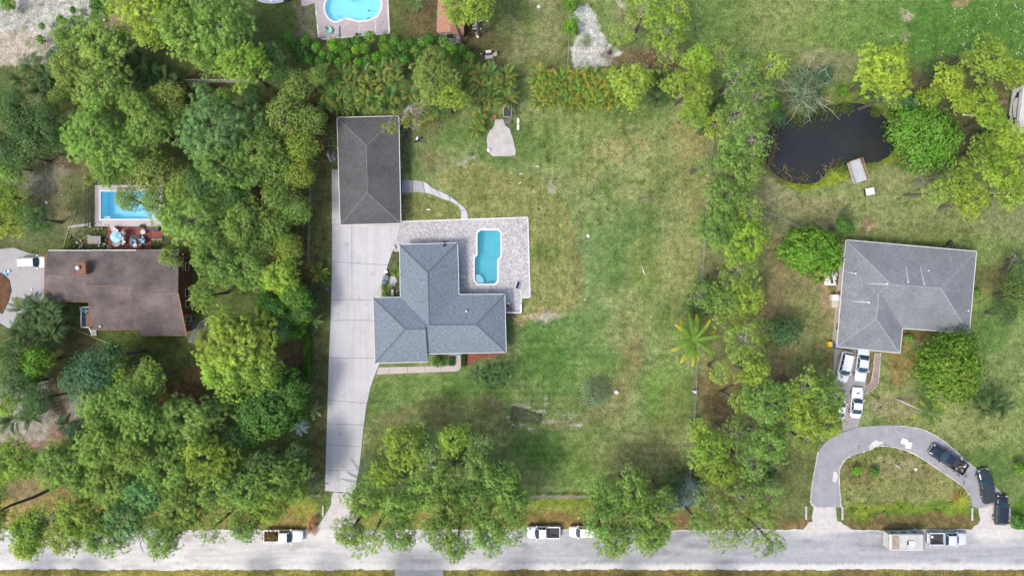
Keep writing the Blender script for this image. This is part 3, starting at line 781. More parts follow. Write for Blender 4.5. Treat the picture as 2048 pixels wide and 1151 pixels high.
pm = pool('swimming_pool', POOL_MAIN, M_pl_main, M_wt_main, [(975, 470, 1.9), (975, 560, 1.1)], label='turquoise hourglass-shaped pool with white coping in the grey paver patio')
st = MB()
stm = plain('pale_pool_step', (0.42, 0.66, 0.68), 0.5, 0.06)
for k, (a, zz) in enumerate(((17, -0.34), (12, -0.24), (7.5, -0.14))):
    c = (950, 566)
    poly = [(950, 566 - a), (950 + a * .55, 566 - a), (950 + a, 566 - a * .45), (950 + a, 566.6), (956.5, 566.6), (950, 558.5)]
    MB().prism(pxpoly(poly), -0.8, zz).obj('step', stm, pm)
M_pl_rect = plain('blue_plaster', (0.28, 0.66, 0.82), 0.6, 0.06, 0.5)
M_wt_blue = water_mat('bright_pool_water', (0.09, 0.52, 0.82), 0.30)
pr = pool('swimming_pool', POOL_RECT, M_pl_rect, M_wt_blue, [(205, 390, 2.3), (205, 430, 2.2), (310, 400, 0.8), (310, 430, 0.8)], cop=0.22, label='rectangular bright blue pool behind the brown-roofed house', wz=-0.08)
MB().prism(pxpoly([(296, 383), (319.6, 383), (319.6, 437), (296, 437)]), -0.9, -0.12).obj('tanning_ledge', plain('ledge_plaster', (0.60, 0.68, 0.74), 0.5, 0.06), pr)
MB().prism(pxpoly([(207, 432), (219, 432), (219, 437), (207, 437)]), -0.9, -0.16).obj('step', plain('ledge_plaster', (0.6, .7, .7)), pr)
pk = pool('swimming_pool', POOL_KIDNEY, plain('light_blue_plaster', (0.30, 0.72, 0.84), 0.6, 0.05, 0.5), water_mat('pale_pool_water', (0.16, 0.62, 0.78), 0.35), [(670, 10, 1.0), (745, 15, 1.1)], cop=0.30, label='kidney-shaped pale blue pool cut by the top edge of the photo', wz=-0.06)

def deck(name, outline, holes, mat, z1, kind='structure', z0=-0.2, lab=None):
    return MB().prism(pxpoly(outline), z0, z1, holes=holes).obj(name, mat, kind=kind)
# pavers: mottled stones
def paver_mat():
    t = NT('mottled_pavers')
    pos = t.n('ShaderNodeNewGeometry').outputs['Position']
    vor = t.n('ShaderNodeTexVoronoi'); vor.distance = 'CHEBYCHEV'; vor.inputs['Scale'].default_value = 4.6; vor.inputs['Randomness'].default_value = 0.75
    t.l(pos, vor.inputs['Vector'])
    sep = t.n('ShaderNodeSeparateColor'); t.l(vor.outputs['Color'], sep.inputs[0])
    c = t.ramp(sep.outputs[0], [(0.0, (0.31, 0.295, 0.305)), (0.35, (0.38, 0.365, 0.37)), (0.7, (0.445, 0.43, 0.43)), (0.93, (0.49, 0.475, 0.47)), (1.0, (0.60, 0.59, 0.58))])
    edge = t.n('ShaderNodeTexVoronoi'); edge.feature = 'F1'; edge.distance = 'CHEBYCHEV'; edge.inputs['Scale'].default_value = 4.6; edge.inputs['Randomness'].default_value = 0.75
    t.l(pos, edge.inputs['Vector'])
    c = t.mix(c, t.ramp(edge.outputs['Distance'], [(0.42, 1.0), (0.58, 0.72)]), 1.0, 'MULTIPLY')
    st = t.noise(0.25, 4, 0.6, pos)
    c = t.mix(c, t.ramp(st, [(0.35, 0.88), (0.65, 1.08)]), 1.0, 'MULTIPLY')
    t.bsdf(c, 0.85, edge.outputs['Distance'], 0.3, 0.02)
    return t.m
M_paver = paver_mat()
pat = deck('patio', PATIO, [offset_poly(pxpoly(POOL_MAIN), -0.1)], M_paver, 0.06)
bd = MB()
for a, b in zip(PATIO[:5], PATIO[1:6]):
    A, B = P(*a), P(*b); m_ = (A + B) / 2; ang = math.atan2(B.y - A.y, B.x - A.x)
    n = int((B - A).length / 0.9) + 1
    for k in range(n):
        q = A.lerp(B, (k + .5) / n)
        MB().box((q.x, q.y, 0.03), ((B - A).length / n - 0.03, 0.22, 0.09), ang).obj('edge_stone', M_coping, pat)
# kidney pool deck, poured in panels
KD = [(601, -40), (603, 12), (611, 12.5), (631, 6.5), (637, 76), (646, 79.5), (700, 74), (779, 67), (776, -40)]
M_kd = concrete('streaked_deck_concrete', tuple(v * .66 for v in lin((196, 184, 186))), 0.14, 0.6, 0.9)
deck('pool_deck', KD, [offset_poly(pxpoly(POOL_KIDNEY), -0.1)], M_kd, 0.05)
kb = MB()
ribbon(kb, [(631, 8), (634, 40), (637.5, 76)], .16, 0, .075, seed=4); ribbon(kb, [(645, 79), (700, 74), (778, 67.5)], .18, 0, .075, seed=5); ribbon(kb, [(775.5, -10), (777, 30), (779, 66)], .18, 0, .075, seed=6)
for x, y0, y1 in ((680, 48, 75), (718.5, 45, 72), (751, 40, 69)): ribbon(kb, [(x - 1, y0), (x, (y0 + y1) / 2), (x, y1)], .09, .02, .062, seed=x if isinstance(x, int) else 7)
kb.obj('deck_border', M_coping, kind='structure')
# rect pool deck
deck('pool_deck', [(190, 370), (326, 370), (324, 452.5), (190, 452.5)], [offset_poly(pxpoly(POOL_RECT), -0.1)], concrete('pinkish_deck_concrete', tuple(v * .66 for v in lin((208, 200, 204))), 0.1, 0.3, 0.6), 0.055)
M_redbrick = plain('red_paint_concrete', tuple(v * .62 for v in lin((158, 88, 80))), 0.85, 0.2, 1.2)
deck('red_patio', [(216.5, 453.5), (303, 453.5), (303, 499), (218, 499)], [], M_redbrick, 0.03)
deck('red_patio', [(303.5, 456), (326, 456), (326, 475), (303.5, 475)], [], M_redbrick, 0.034)
# pond
def pond_mat():
    t = NT('dark_pond_water')
    pos = t.n('ShaderNodeNewGeometry').outputs['Position']
    c = t.ramp(t.noise(0.12, 4, 0.6, pos), [(0.35, (0.020, 0.024, 0.029)), (0.7, (0.032, 0.033, 0.032))])  # sky reflection put into the water's bluish base colour
    t.bsdf(c, 0.06, t.noise(3.0, 3, 0.6, pos), 0.06, 0.03, IOR=1.33)
    return t.m
wz = -0.42
MB().prism(pxpoly(grow(POND, 6)), wz, wz, sides=False).obj('pond_water', pond_mat(), kind='structure')
# ------------------------------------------------------------------ buildings
def shingle_mat(name, c1, c2, streak=0.12, row=(0.9, 7.0), stains=0.0):
    t = NT(name)
    uv = t.n('ShaderNodeUVMap').outputs[0]
    pos = t.n('ShaderNodeNewGeometry').outputs['Position']
    n1 = t.noise(2.2, 3, 0.8, uv, (row[0], row[1], 1))
    n2 = t.noise(9.0, 2, 0.8, uv, (0.6, 1.6, 1))
    wv = t.n('ShaderNodeTexWave', wave_type='BANDS', bands_direction='Y'); wv.inputs['Scale'].default_value = 1.1; wv.inputs['Distortion'].default_value = 0.6
    t.l(uv, wv.inputs['Vector'])
    c = t.mix(tuple(c1), tuple(c2), t.ramp(n1, [(0.36, 0), (0.64, 1)]))
    c = t.mix(c, t.ramp(n2, [(0.3, 0.80), (0.7, 1.22)]), 1.0, 'MULTIPLY')
    c = t.mix(c, t.ramp(wv.outputs['Fac'], [(0.0, 0.90), (0.4, 1.03)]), 1.0, 'MULTIPLY')
    big = t.noise(0.30, 5, 0.65, pos)
    c = t.mix(c, t.ramp(big, [(0.3, 1 - streak), (0.7, 1 + streak)]), 1.0, 'MULTIPLY')
    if stains:
        s2 = t.noise(1.0, 4, 0.6, uv, (0.9, 0.16, 1))
        c = t.mix(c, (0.40, 0.41, 0.42), t.ramp(s2, [(0.60, 0), (0.85, stains)]))
    t.bsdf(c, 0.9, n2, 0.4, 0.02, Specular_IOR_Level=0.3)
    return t.m
M_sh_blue = shingle_mat('blue_grey_shingle', (0.098, 0.122, 0.150), (0.210, 0.245, 0.285), 0.07, (0.9, 2.6))
M_sh_dark = shingle_mat('charcoal_shingle', (0.058, 0.058, 0.060), (0.108, 0.108, 0.110), 0.18, (0.5, 3.0))
M_sh_brown = shingle_mat('brown_shingle', (0.080, 0.067, 0.064), (0.160, 0.130, 0.123), 0.42, (2.0, 3.0))
M_sh_grey = shingle_mat('grey_shingle', (0.136, 0.144, 0.156), (0.215, 0.227, 0.242), 0.16, (0.5, 3.0), 0.5)
M_ridge_blue = plain('ridge_shingle_blue', (0.105, 0.125, 0.155), 0.9, 0.2)
M_ridge_dark = plain('ridge_shingle_pale', (0.16, 0.16, 0.16), 0.9, 0.15)
M_ridge_brown = plain('ridge_shingle_brown', (0.19, 0.12, 0.095), 0.9, 0.15)
M_ridge_grey = plain('ridge_shingle_grey', (0.25, 0.265, 0.28), 0.9, 0.12)
M_trim = plain('white_trim', (0.60, 0.60, 0.58), 0.5, 0.08)
M_trim_grn = plain('pale_gutter', (0.50, 0.54, 0.52), 0.5, 0.08)
M_stucco = plain('cream_stucco', (0.50, 0.46, 0.38), 0.9, 0.08, 1.0)
M_stucco_g = plain('grey_stucco', (0.36, 0.38, 0.38), 0.9, 0.08, 1.0)
M_bwood = plain('stained_brown_siding', (0.17, 0.075, 0.035), 0.8, 0.2, 1.2)
M_glass = plain('dark_window_glass', (0.03, 0.045, 0.06), 0.08, 0.1)
M_door = plain('painted_door', (0.22, 0.10, 0.06), 0.6)
M_pvc = plain('white_pvc', (0.72, 0.72, 0.72), 0.4, 0.04)
M_dark = plain('black_rubber', (0.02, 0.02, 0.022), 0.6, 0.2)
M_metal = plain('galvanised_metal', (0.36, 0.37, 0.38), 0.45, 0.15, metal=0.5)

def roof_mesh(name, faces, mat, parent, thick=0.16, soff=None):
    """faces: lists of (px,py,z); gives UV with v running up the slope; underside closed by a sheet"""
    me = bpy.data.meshes.new(name)
    V = []; F = []; UV = []
    for fc in faces:
        pts = [P(*q) for q in fc]
        nrm = Vector((0, 0, 0))
        for i in range(len(pts)):
            a, b = pts[i], pts[(i + 1) % len(pts)]
            nrm += Vector(((a.y - b.y) * (a.z + b.z), (a.z - b.z) * (a.x + b.x), (a.x - b.x) * (a.y + b.y)))
        if nrm.z < 0: pts.reverse(); nrm = -nrm
        nrm.normalize()
        tx = nrm.cross(Vector((0, 0, 1)))
        tx = tx.normalized() if tx.length > 1e-4 else Vector((1, 0, 0))
        ty = nrm.cross(tx)
        tris = tessellate_polygon([[Vector((p.x, p.y, 0)) for p in pts]])
        for t in tris:
            a, b, c = [pts[i] for i in t]
            t = list(t)
            if (b.x - a.x) * (c.y - a.y) - (b.y - a.y) * (c.x - a.x) < 0: t.reverse()
            o = len(V)
            for i in t: V.append(pts[i]); UV.append((pts[i].dot(tx), pts[i].dot(ty)))
            F.append((o, o + 1, o + 2))
            o = len(V)
            for i in t[::-1]: V.append(pts[i] - Vector((0, 0, thick))); UV.append((0, 0))
            F.append((o, o + 1, o + 2))
    me.from_pydata(V, [], F)
    uvl = me.uv_layers.new(name='UVMap')
    for i, l in enumerate(me.loops): uvl.data[i].uv = UV[l.vertex_index]
    me.materials.append(mat)
    me.update()
    return link(name, me, parent)

def cap(parent, pts, mat, w=0.26, name='ridge_cap', h=0.05):
    A = [P(*q) for q in pts]
    mb = MB()
    for a, b in zip(A, A[1:]):
        t = (b - a).normalized(); u = Vector((-t.y, t.x, 0)).normalized()
        n = max(1, int((b - a).length / 0.9))
        for i in range(n):
            p = a.lerp(b, i / n); q = a.lerp(b, (i + 1) / n)
            lift0 = Vector((0, 0, h)); lift1 = Vector((0, 0, h + 0.025))
            mb.add([p - u * w / 2 - Vector((0, 0, .05)) + lift1 * .4, p + lift1 * .8, p + u * w / 2 - Vector((0, 0, .05)) + lift1 * .4,
                    q - u * w / 2 - Vector((0, 0, .05)) + lift0 * .4, q + lift0 * .8, q + u * w / 2 - Vector((0, 0, .05)) + lift0 * .4],
                   [(0, 3, 4, 1), (1, 4, 5, 2), (0, 1, 2), (5, 4, 3)])
    return mb.obj(name, mat, parent)

def gutter(parent, pts, mat, w=0.13, h=0.16, closed=False):
    A = [P(*q) for q in pts]
    if closed: A.append(A[0])
    out = []
    for a, b in zip(A, A[1:]):
        L = (b - a).length
        ang = math.atan2(b.y - a.y, b.x - a.x)
        m = (a + b) / 2
        mb = MB()
        n = Vector((-(b - a).y, (b - a).x, 0)).normalized()
        slope = math.atan2(b.z - a.z, math.hypot(b.x - a.x, b.y - a.y))
        mb.box((m.x, m.y, m.z - h / 2 + .012), (L - 0.004, w, h), ang, 0, tilt=(0, -slope))
        out.append(mb.obj('gutter', mat, parent))
    return out

def walls(parent, poly, z1, mat, name='wall'):
    return MB().prism(poly, -0.3, z1, sides=True).obj(name, mat, parent)

def window(parent, a, b, t, w, z0, z1, name='window', frame=M_trim, pane=M_glass, door=False):
    """opening on the wall from a to b (world xy), centred at fraction t"""
    a = Vector((*a, 0)); b = Vector((*b, 0))
    dr = (b - a).normalized(); n = Vector((dr.y, -dr.x, 0))
    c = a.lerp(b, t)
    ang = math.atan2(dr.y, dr.x)
    zc = (z0 + z1) / 2; hh = z1 - z0
    mb = MB()
    for s in (-1, 1):
        p = c + dr * s * (w / 2); mb.box((p.x + n.x * .02, p.y + n.y * .02, zc), (0.09, 0.12, hh + .09), ang)
    for z in (z0, z1):
        mb.box((c.x + n.x * .022, c.y + n.y * .022, z), (w - .09, 0.115, 0.09), ang)
    fo = mb.obj(name, frame, parent)
    MB().box((c.x + n.x * .012, c.y + n.y * .012, zc), (w - 0.09, 0.05, hh - .09), ang).obj('door_leaf' if door else 'pane', pane, fo)
    return fo

def openings(parent, poly, z1=2.1, skip=(), seed=0, mind=2.6, **kw):
    """a window every few metres on every wall that is long enough; poly is counter-clockwise"""
    n = len(poly)
    ar = sum(poly[i][0] * poly[(i + 1) % n][1] - poly[(i + 1) % n][0] * poly[i][1] for i in range(n))
    pl = poly if ar > 0 else poly[::-1]
    rnd = random.Random(seed)
    for i in range(n):
        a, b = pl[i], pl[(i + 1) % n]
        L = math.hypot(b[0] - a[0], b[1] - a[1])
        if L < mind: continue
        k = max(1, int(L / 4.2))
        for j in range(k):
            tt = (j + .5) / k
            if rnd.random() < 0.2 and L > 5: window(parent, a, b, tt, 0.95, 0.02, 2.1, 'door', pane=M_door, door=True)
            else: window(parent, a, b, tt, 1.25, 0.95, z1, **kw)

def vent(parent, px, py, z, mat=M_pvc, r=0.09, h=0.35):
    p = P(px, py, z)
    MB().lathe((p.x, p.y, z - .2), [(r * 2.0, 0), (r * 2.0, .21), (r, .26), (r, .2 + h)], 10).obj('vent_pipe', mat, parent)

# ---- blue-grey roofed house in the middle
ze, zr, zw = 2.75, 4.85, 5.05
A_ = (799, 488.7); B_ = (915, 485.5); C_ = (918, 588.5); D_ = (1009.5, 588); E_ = (1012.5, 704); F_ = (855, 707.5); G__ = (855.5, 723); H_ = (750, 725.5); I_ = (746.5, 595); J_ = (800.7, 594)
R1 = (855.7, 545); R2 = (858.7, 649); R3 = (953, 648.5); R4 = (810.7, 657.5); R5 = (851, 657.5)
hs = thing('house', 'L-shaped house with blue-grey shingle roof beside the paver patio and pool', 'house')
def rel(o, root):
    """keep a child's world place when its root Empty stands away from the origin"""
    for c in [c for c in bpy.data.objects if c.parent is root]:
        c.location = Vector(c.location) - root.location
q = lambda p, z: (p[0], p[1], z)
rf = roof_mesh('roof', [
    [q(A_, ze), q(B_, ze), q(R1, zr)],
    [q(B_, ze), q(C_, ze), q(R2, zr), q(R1, zr)],
    [q(C_, ze), q(D_, ze), q(R3, zr), q(R2, zr)],
    [q(D_, ze), q(E_, ze), q(R3, zr)],
    [q(E_, ze), q(F_, ze), (851, 650, zr - .01), q(R2, zr), q(R3, zr)],
    [q(I_, ze), q(H_, ze), q(R4, zw)],
    [q(H_, ze), q(G__, ze), q(R5, zw), q(R4, zw)],
    [q(I_, ze), q(R4, zw), q(R5, zw), (850.5, 649.5, zw - .25), q(J_, ze)],
    [q(A_, ze), q(J_, ze), (850.5, 649.5, zr - .12), q(R2, zr), q(R1, zr)],
    [(899, 706.3, ze), (923.5, 705.8, ze), (923.5, 710.2, ze - .06), (899, 711, ze - .06)],
], M_sh_blue, hs)
MB().add([P(851, 657.5, zw), P(855.5, 723, ze), P(855.5, 723, ze - .2), P(855, 707, ze - .2), P(851, 650, zr - .3)], [(0, 1, 2, 3, 4)]).obj('gable', M_stucco_g, hs)
for pts in ([q(A_, ze), q(R1, zr), q(R2, zr), q(R3, zr), q(D_, ze)], [q(B_, ze), q(R1, zr)], [q(R3, zr), q(E_, ze)], [q(I_, ze), q(R4, zw), q(R5, zw)], [q(H_, ze), q(R4, zw)]):
    cap(rf, pts, M_ridge_blue)
gutter(hs, [q(A_, ze), q(B_, ze), q(C_, ze), q(D_, ze), q(E_, ze), q(F_, ze), q(G__, ze), q(H_, ze), q(I_, ze), q(J_, ze), q(A_, ze)], M_trim_grn)
hp = [(P(*p, ze).x, P(*p, ze).y) for p in (A_, B_, C_, D_, E_, F_, G__, H_, I_, J_)]
hw = offset_poly(hp, 0.55)
walls(hs, hw, ze - .1, M_stucco_g)
openings(hs, hw, seed=3)
vent(hs, 933, 622, 4.3); vent(hs, 889, 490, 2.95, M_dark, .14, .2)
pc = P(921, 709)
MB().box((pc.x, pc.y, 1.3), (.2, .2, 2.7)).obj('porch_post', M_trim, hs)
# ---- dark garage
gp = [(674, 235), (797.5, 232), (801.8, 446.5), (680.5, 449.5)]
gr1, gr2 = (733, 290.5), (735, 385.5)
zg, zgr = 2.8, 4.6
ga = thing('garage', 'long detached garage with charcoal hip roof at the head of the driveway', 'garage')
rf = roof_mesh('roof', [[q(gp[0], zg), q(gp[1], zg), q(gr1, zgr)], [q(gp[1], zg), q(gp[2], zg), q(gr2, zgr), q(gr1, zgr)], [q(gp[2], zg), q(gp[3], zg), q(gr2, zgr)], [q(gp[3], zg), q(gp[0], zg), q(gr1, zgr), q(gr2, zgr)]], M_sh_dark, ga)
for pts in ([q(gp[0], zg), q(gr1, zgr), q(gr2, zgr), q(gp[3], zg)], [q(gp[1], zg), q(gr1, zgr)], [q(gp[2], zg), q(gr2, zgr)]): cap(rf, pts, M_ridge_dark, 0.17)
gutter(ga, [q(p, zg) for p in gp], M_trim, 0.12, closed=True)
gw = offset_poly([(P(*p, zg).x, P(*p, zg).y) for p in gp], 0.4)
walls(ga, gw, zg - .1, M_stucco_g)
openings(ga, gw, seed=5)
for t_ in (0.28, 0.72): window(ga, gw[3], gw[2], t_, 3.0, 0.02, 2.3, 'garage_door', pane=M_trim, door=True)
vent(ga, 783, 254, 3.1)
# ---- brown-roofed house on the left
ze, zr = 2.7, 3.75
bh = thing('house', 'brown-roofed house with brick-coloured chimney behind the left-hand rectangular pool', 'house')
w1 = [(97, 500.5), (186, 500.5), (177, 548.5), (88.3, 551), (180, 603), (97, 602)]
zm = 4.35; zq = 4.75
rf = roof_mesh('roof', [
    [(97, 500.5, ze), (184, 500.5, ze), (177, 548.5, zr), (88.3, 551, zr)],
    [(88.3, 551, zr), (177, 549.5, zr), (180, 603.5, ze), (97, 602.5, ze)],
    [(183, 500.5, ze + .18), (275, 500.5, ze + .18), (266, 571.5, zm), (172, 571.5, zm)],
    [(172, 571.5, zm), (266, 571.5, zm), (277, 659, ze), (187, 659, ze), ],
    [(272, 499.5, ze + .32), (357, 500.5, ze + .32), (356, 585, zq), (262, 586.5, zq)],
    [(262, 586.5, zq), (356, 585, zq), (373.5, 670.5, ze + .1), (280, 670.5, ze + .1)],
], M_sh_brown, bh)
cap(rf, [(88.3, 550.5, zr), (177, 549, zr)], M_ridge_brown, .2); cap(rf, [(172, 571.5, zm), (265, 571.5, zm)], M_ridge_brown, .2); cap(rf, [(262, 586, zq), (356, 585, zq)], M_ridge_brown, .2)
def gable(parent, pts, mat): return MB().add([P(*p) for p in pts], [tuple(range(len(pts)))]).obj('gable', mat, parent)
gable(bh, [(172.3, 571.5, zm - .05), (183.3, 500.5, ze + .15), (184, 500.5, ze - .2), (177, 549, zr - .1), (180, 603, ze - .2), (187, 659, ze - .05)], M_bwood)
gable(bh, [(262.3, 586.5, zq - .05), (272.5, 499.5, ze + .3), (275, 500, ze), (266.5, 571.5, zm - .1), (277.5, 659, ze - .1), (280.5, 670.5, ze + .05)], M_bwood)
gable(bh, [(355.7, 585, zq - .05), (356.7, 500.5, ze + .25), (353, 503, ze - .2), (370, 668, ze - .2), (373, 670.5, ze + .02)], M_bwood)
gutter(bh, [(97, 500.5, ze), (184, 500.5, ze)], M_trim); gutter(bh, [(184, 500, ze + .16), (357, 500, ze + .22)], M_trim)
gutter(bh, [(180, 603.5, ze), (97, 602.5, ze)], M_bwood); gutter(bh, [(187, 659, ze), (277, 659, ze)], M_bwood); gutter(bh, [(280, 670.5, ze + .1), (373, 670.5, ze + .1)], M_bwood)
gutter(bh, [(356, 585, zq), (373.5, 670.5, ze + .1)], plain('orange_barge_board', (.36, .16, .08), .7), .1)
bw_ = []
for px, py, z in ((104, 508, 0), (352, 508, 0)): pass
xw = P(382.5, 600, 0).x
wl = [(P(110, 0).x, P(0, 508).y), (xw, P(0, 508).y), (xw, P(0, 661).y), (P(290, 0).x, P(0, 661).y), (P(290, 0).x, P(0, 650).y), (P(196, 0).x, P(0, 650).y), (P(196, 0).x, P(0, 598).y), (P(110, 0).x, P(0, 598).y)]
walls(bh, wl, ze - .12, M_bwood)
ccw = wl[::-1] if sum(wl[i][0] * wl[(i + 1) % 8][1] - wl[(i + 1) % 8][0] * wl[i][1] for i in range(8)) < 0 else wl
openings(bh, wl, seed=8)
for py in (606, 641): 
    a = (xw, P(0, 661).y); b = (xw, P(0, 508).y)
    tt = (P(0, py).y - a[1]) / (b[1] - a[1])
    window(bh, a, b, tt, 1.15, 0.6, 2.0)
# chimney with slatted side
cz = 5.0
chim = MB()
c0 = P(172, 537, 3.7)
chim.box((c0.x - .0, c0.y, 3.9), (1.35, 1.75, 2.2)).obj('chimney', plain('chimney_rust_board', (.20, .085, .045), .8, .25), bh)
ch = [o for o in bpy.data.objects if o.name.startswith('chimney')][-1]
for k in range(7): MB().box((c0.x + .72, c0.y - .75 + k * .25, 4.2), (.10, .12, 1.5)).obj('slat', plain('pale_slat', (.33, .22, .12), .8), ch)
MB().lathe((c0.x - .35, c0.y + .1, 5.0), [(.24, 0), (.24, .25), (.34, .28), (.34, .36), (.05, .46)], 12).obj('flue_cap', M_pvc, ch)
vent(bh, 201, 652, 3.0)
# wooden porch on the near side of the brown house
po = thing('porch', 'small white-railed porch under a sloping roof at the brown house', 'porch')
MB().box((P(178, 634).x, P(0, 634).y, .25), (P(197, 0).x - P(164, 0).x, 3.3, .3)).obj('floor', plain('dark_porch_floor', (.05, .07, .08), .5), po)
for a, b in (((162.5, 614), (197, 614)), ((162.5, 614), (162.5, 654)), ((162.5, 654), (178, 654)), ((178, 654), (183, 666))):
    A, B = P(*a, 1.2), P(*b, 1.2); L = (B - A).length; m = (A + B) / 2
    MB().box((m.x, m.y, 1.2), (L + .1, .14, .12), math.atan2(B.y - A.y, B.x - A.x)).obj('rail', M_trim, po)
    for k in range(max(2, int(L / 1.1)) + 1):
        p_ = A.lerp(B, k / max(2, int(L / 1.1))); MB().box((p_.x, p_.y, .58), (.09, .09, 1.12)).obj('post', M_trim, po)
MB().add([P(171, 628, 2.2), P(186, 622, 2.35), P(190, 656, 2.3), P(172, 652, 2.1)], [(0, 1, 2, 3)]).obj('roof', M_sh_brown, po)
s_ = MB()
for k in range(4): s_.box((P(186 + k * 2.2, 0).x, P(0, 664).y, .35 - k * .08), (.2, 1.1, .16))
s_.obj('steps', M_trim, po)
b_ = P(172, 620, .5); tag = MB().box((b_.x, b_.y, .75), (.65, .95, .12), .9).box((b_.x - .3, b_.y + .2, 1.0), (.12, .8, .5), .9).obj('folding_chair', plain('sky_blue_fabric', (.22, .50, .62), .7), label='pale blue chair on the porch of the brown house', cat='chair')
# ---- grey-roofed house on the right
ze = 2.75; za = 5.1; zb = 4.6
TL = (1692, 479.5); TR = (1953, 502.5); BR = (1938.5, 666); IN = (1805, 656); SB = (1800, 705.5); SL = (1673.5, 693)
a1 = (1782, 567.5); a2 = (1882, 575); a3 = (1758.5, 586); a4 = (1753, 637); vv = (1763.5, 593)
gh = thing('house', 'L-shaped house with streaked grey hip roof above the row of parked white cars', 'house')
rf = roof_mesh('roof', [
    [q(TL, ze), q(TR, ze), q(a2, za), q(a1, za)], [q(TR, ze), q(BR, ze), q(a2, za)],
    [q(BR, ze), q(IN, ze), q(vv, zb - .1), q(a3, zb), q(a1, za), q(a2, za)],
    [q(TL, ze), q(a1, za), q(a3, zb), q(a4, zb), q(SL, ze)],
    [q(a3, zb), q(vv, zb - .1), q(IN, ze), q(SB, ze), q(a4, zb)], [q(SL, ze), q(a4, zb), q(SB, ze)]], M_sh_grey, gh)
for pts in ([q(TL, ze), q(a1, za), q(a2, za), q(TR, ze)], [q(a2, za), q(BR, ze)], [q(a1, za), q(a3, zb), q(a4, zb), q(SL, ze)], [q(a4, zb), q(SB, ze)]): cap(rf, pts, M_ridge_grey, .2)
cap(rf, [q(IN, ze), q(vv, zb - .1)], M_ridge_dark, .12, 'valley_flashing', 0.05)
gutter(gh, [q(p, ze) for p in (TL, TR, BR, IN, SB, SL)], M_trim, .14, closed=True)
ghp = offset_poly([(P(*p, ze).x, P(*p, ze).y) for p in (TL, TR, BR, IN, SB, SL)], .5)
walls(gh, ghp, ze - .1, M_stucco)
openings(gh, ghp, seed=11)
for px, py, z in ((1773.5, 567, 4.95), (1816, 564, 4.9), (1848, 568, 4.9), (1738, 604, 4.2), (1711, 546, 3.7), (1857, 541, 4.1), (1936, 621, 2.95)): vent(gh, px, py, z, M_pvc, .08, .2)
M_chalk = plain('chalk_streak', (.33, .34, .35), .9, .25, 2.0)
# run-off stains below the vents, real pale deposits lying on the slope
def on_roof(px, py, tri, lift):
    """height of the plane through three (px,py,z) corners at the photo point"""
    Q = [P(*t) for t in tri]
    n = (Q[1] - Q[0]).cross(Q[2] - Q[0]); dr = P(px, py, 0) - Vector((0, 0, H))
    t = n.dot(Q[0] - Vector((0, 0, H))) / n.dot(dr)
    return Vector((0, 0, H)) + dr * t + Vector((0, 0, lift))
for (x0, y0, x1, y1, w, tri) in ((1812, 532, 1816, 564, 4, (q(TL, ze), q(TR, ze), q(a2, za))), (1840, 530, 1848, 567, 4, (q(TL, ze), q(TR, ze), q(a2, za))),
                            (1734, 566, 1772, 568, 4, (q(TL, ze), q(SL, ze), q(a4, zb))), (1702, 602, 1737, 604, 4, (q(TL, ze), q(SL, ze), q(a4, zb))),
                            (1692, 544, 1710, 546, 3, (q(TL, ze), q(SL, ze), q(a4, zb)))):
    dx, dy = x1 - x0, y1 - y0; L = math.hypot(dx, dy); nx_, ny_ = -dy / L, dx / L
    pts = []
    for t, ww in ((0, .25), (.5, .7), (.9, 1), (1, .5)): pts.append((x0 + dx * t + nx_ * w / 2 * ww, y0 + dy * t + ny_ * w / 2 * ww))
    for t, ww in ((1, .5), (.9, 1), (.5, .7), (0, .25)): pts.append((x0 + dx * t - nx_ * w / 2 * ww, y0 + dy * t - ny_ * w / 2 * ww))
    MB().add([on_roof(a, b, tri, .03) for a, b in pts], [tuple(range(8))]).obj('chalk_deposit', M_chalk, rf)
# ---- shed at the top
M_rust = shingle_mat('rust_red_shingle', (.26, .12, .08), (.40, .22, .16), .15, (1.5, 4))
sh = thing('shed', 'garden shed with rust-coloured roof half hidden by a pine at the top edge', 'shed')
roof_mesh('roof', [[(876, -10, 2.4), (901, -10, 3.4), (900.5, 64, 3.4), (873, 65, 2.4)], [(901, -10, 3.4), (932, -10, 2.4), (927, 74.5, 2.4), (900.5, 64, 3.4)]], M_rust, sh)
sw = [P(880, 0).xy, P(925, 0).xy, P(925, 77).xy, P(880, 77).xy]
sw = [(P(881, -6, 0).x, P(0, -6).y), (P(926.5, -6).x, P(0, -6).y), (P(926.5, 77).x, P(0, 77).y), (P(881, 77).x, P(0, 77).y)]
walls(sh, sw, 2.3, plain('faded_grey_board', (.30, .34, .36), .8, .2), 'wall')
MB().add([P(880, 66, 2.3), P(927, 72, 2.3), P(901.5, 66, 3.3)], [(0, 1, 2)]).obj('gable', plain('faded_grey_board', (.3, .34, .36)), sh)
window(sh, sw[3], sw[2], .45, 1.3, .05, 2.1, 'door', pane=plain('dark_doorway', (.04, .045, .05), .7), door=True)
MB().prism(pxpoly([(896, 78), (914, 78), (912, 92), (901, 92)]), -.1, .18).obj('ramp', plain('worn_plank_grey', (.22, .19, .18), .9, .3), sh)
st_ = thing('ladder', 'short white step ladder lying against the rust-roofed shed', 'ladder')
for k in range(7): MB().box((P(916.5, 0).x, P(0, 75 + k * 2.1).y, .9 - k * .07), (.42, .07, .05)).obj('rung', M_trim, st_)
for s2 in (-.23, .23): MB().tube([(P(916.5, 0).x + s2, P(0, 74).y, .95), (P(916.5, 0).x + s2, P(0, 89).y, .3)], .025, 5).obj('rail', M_trim, st_)

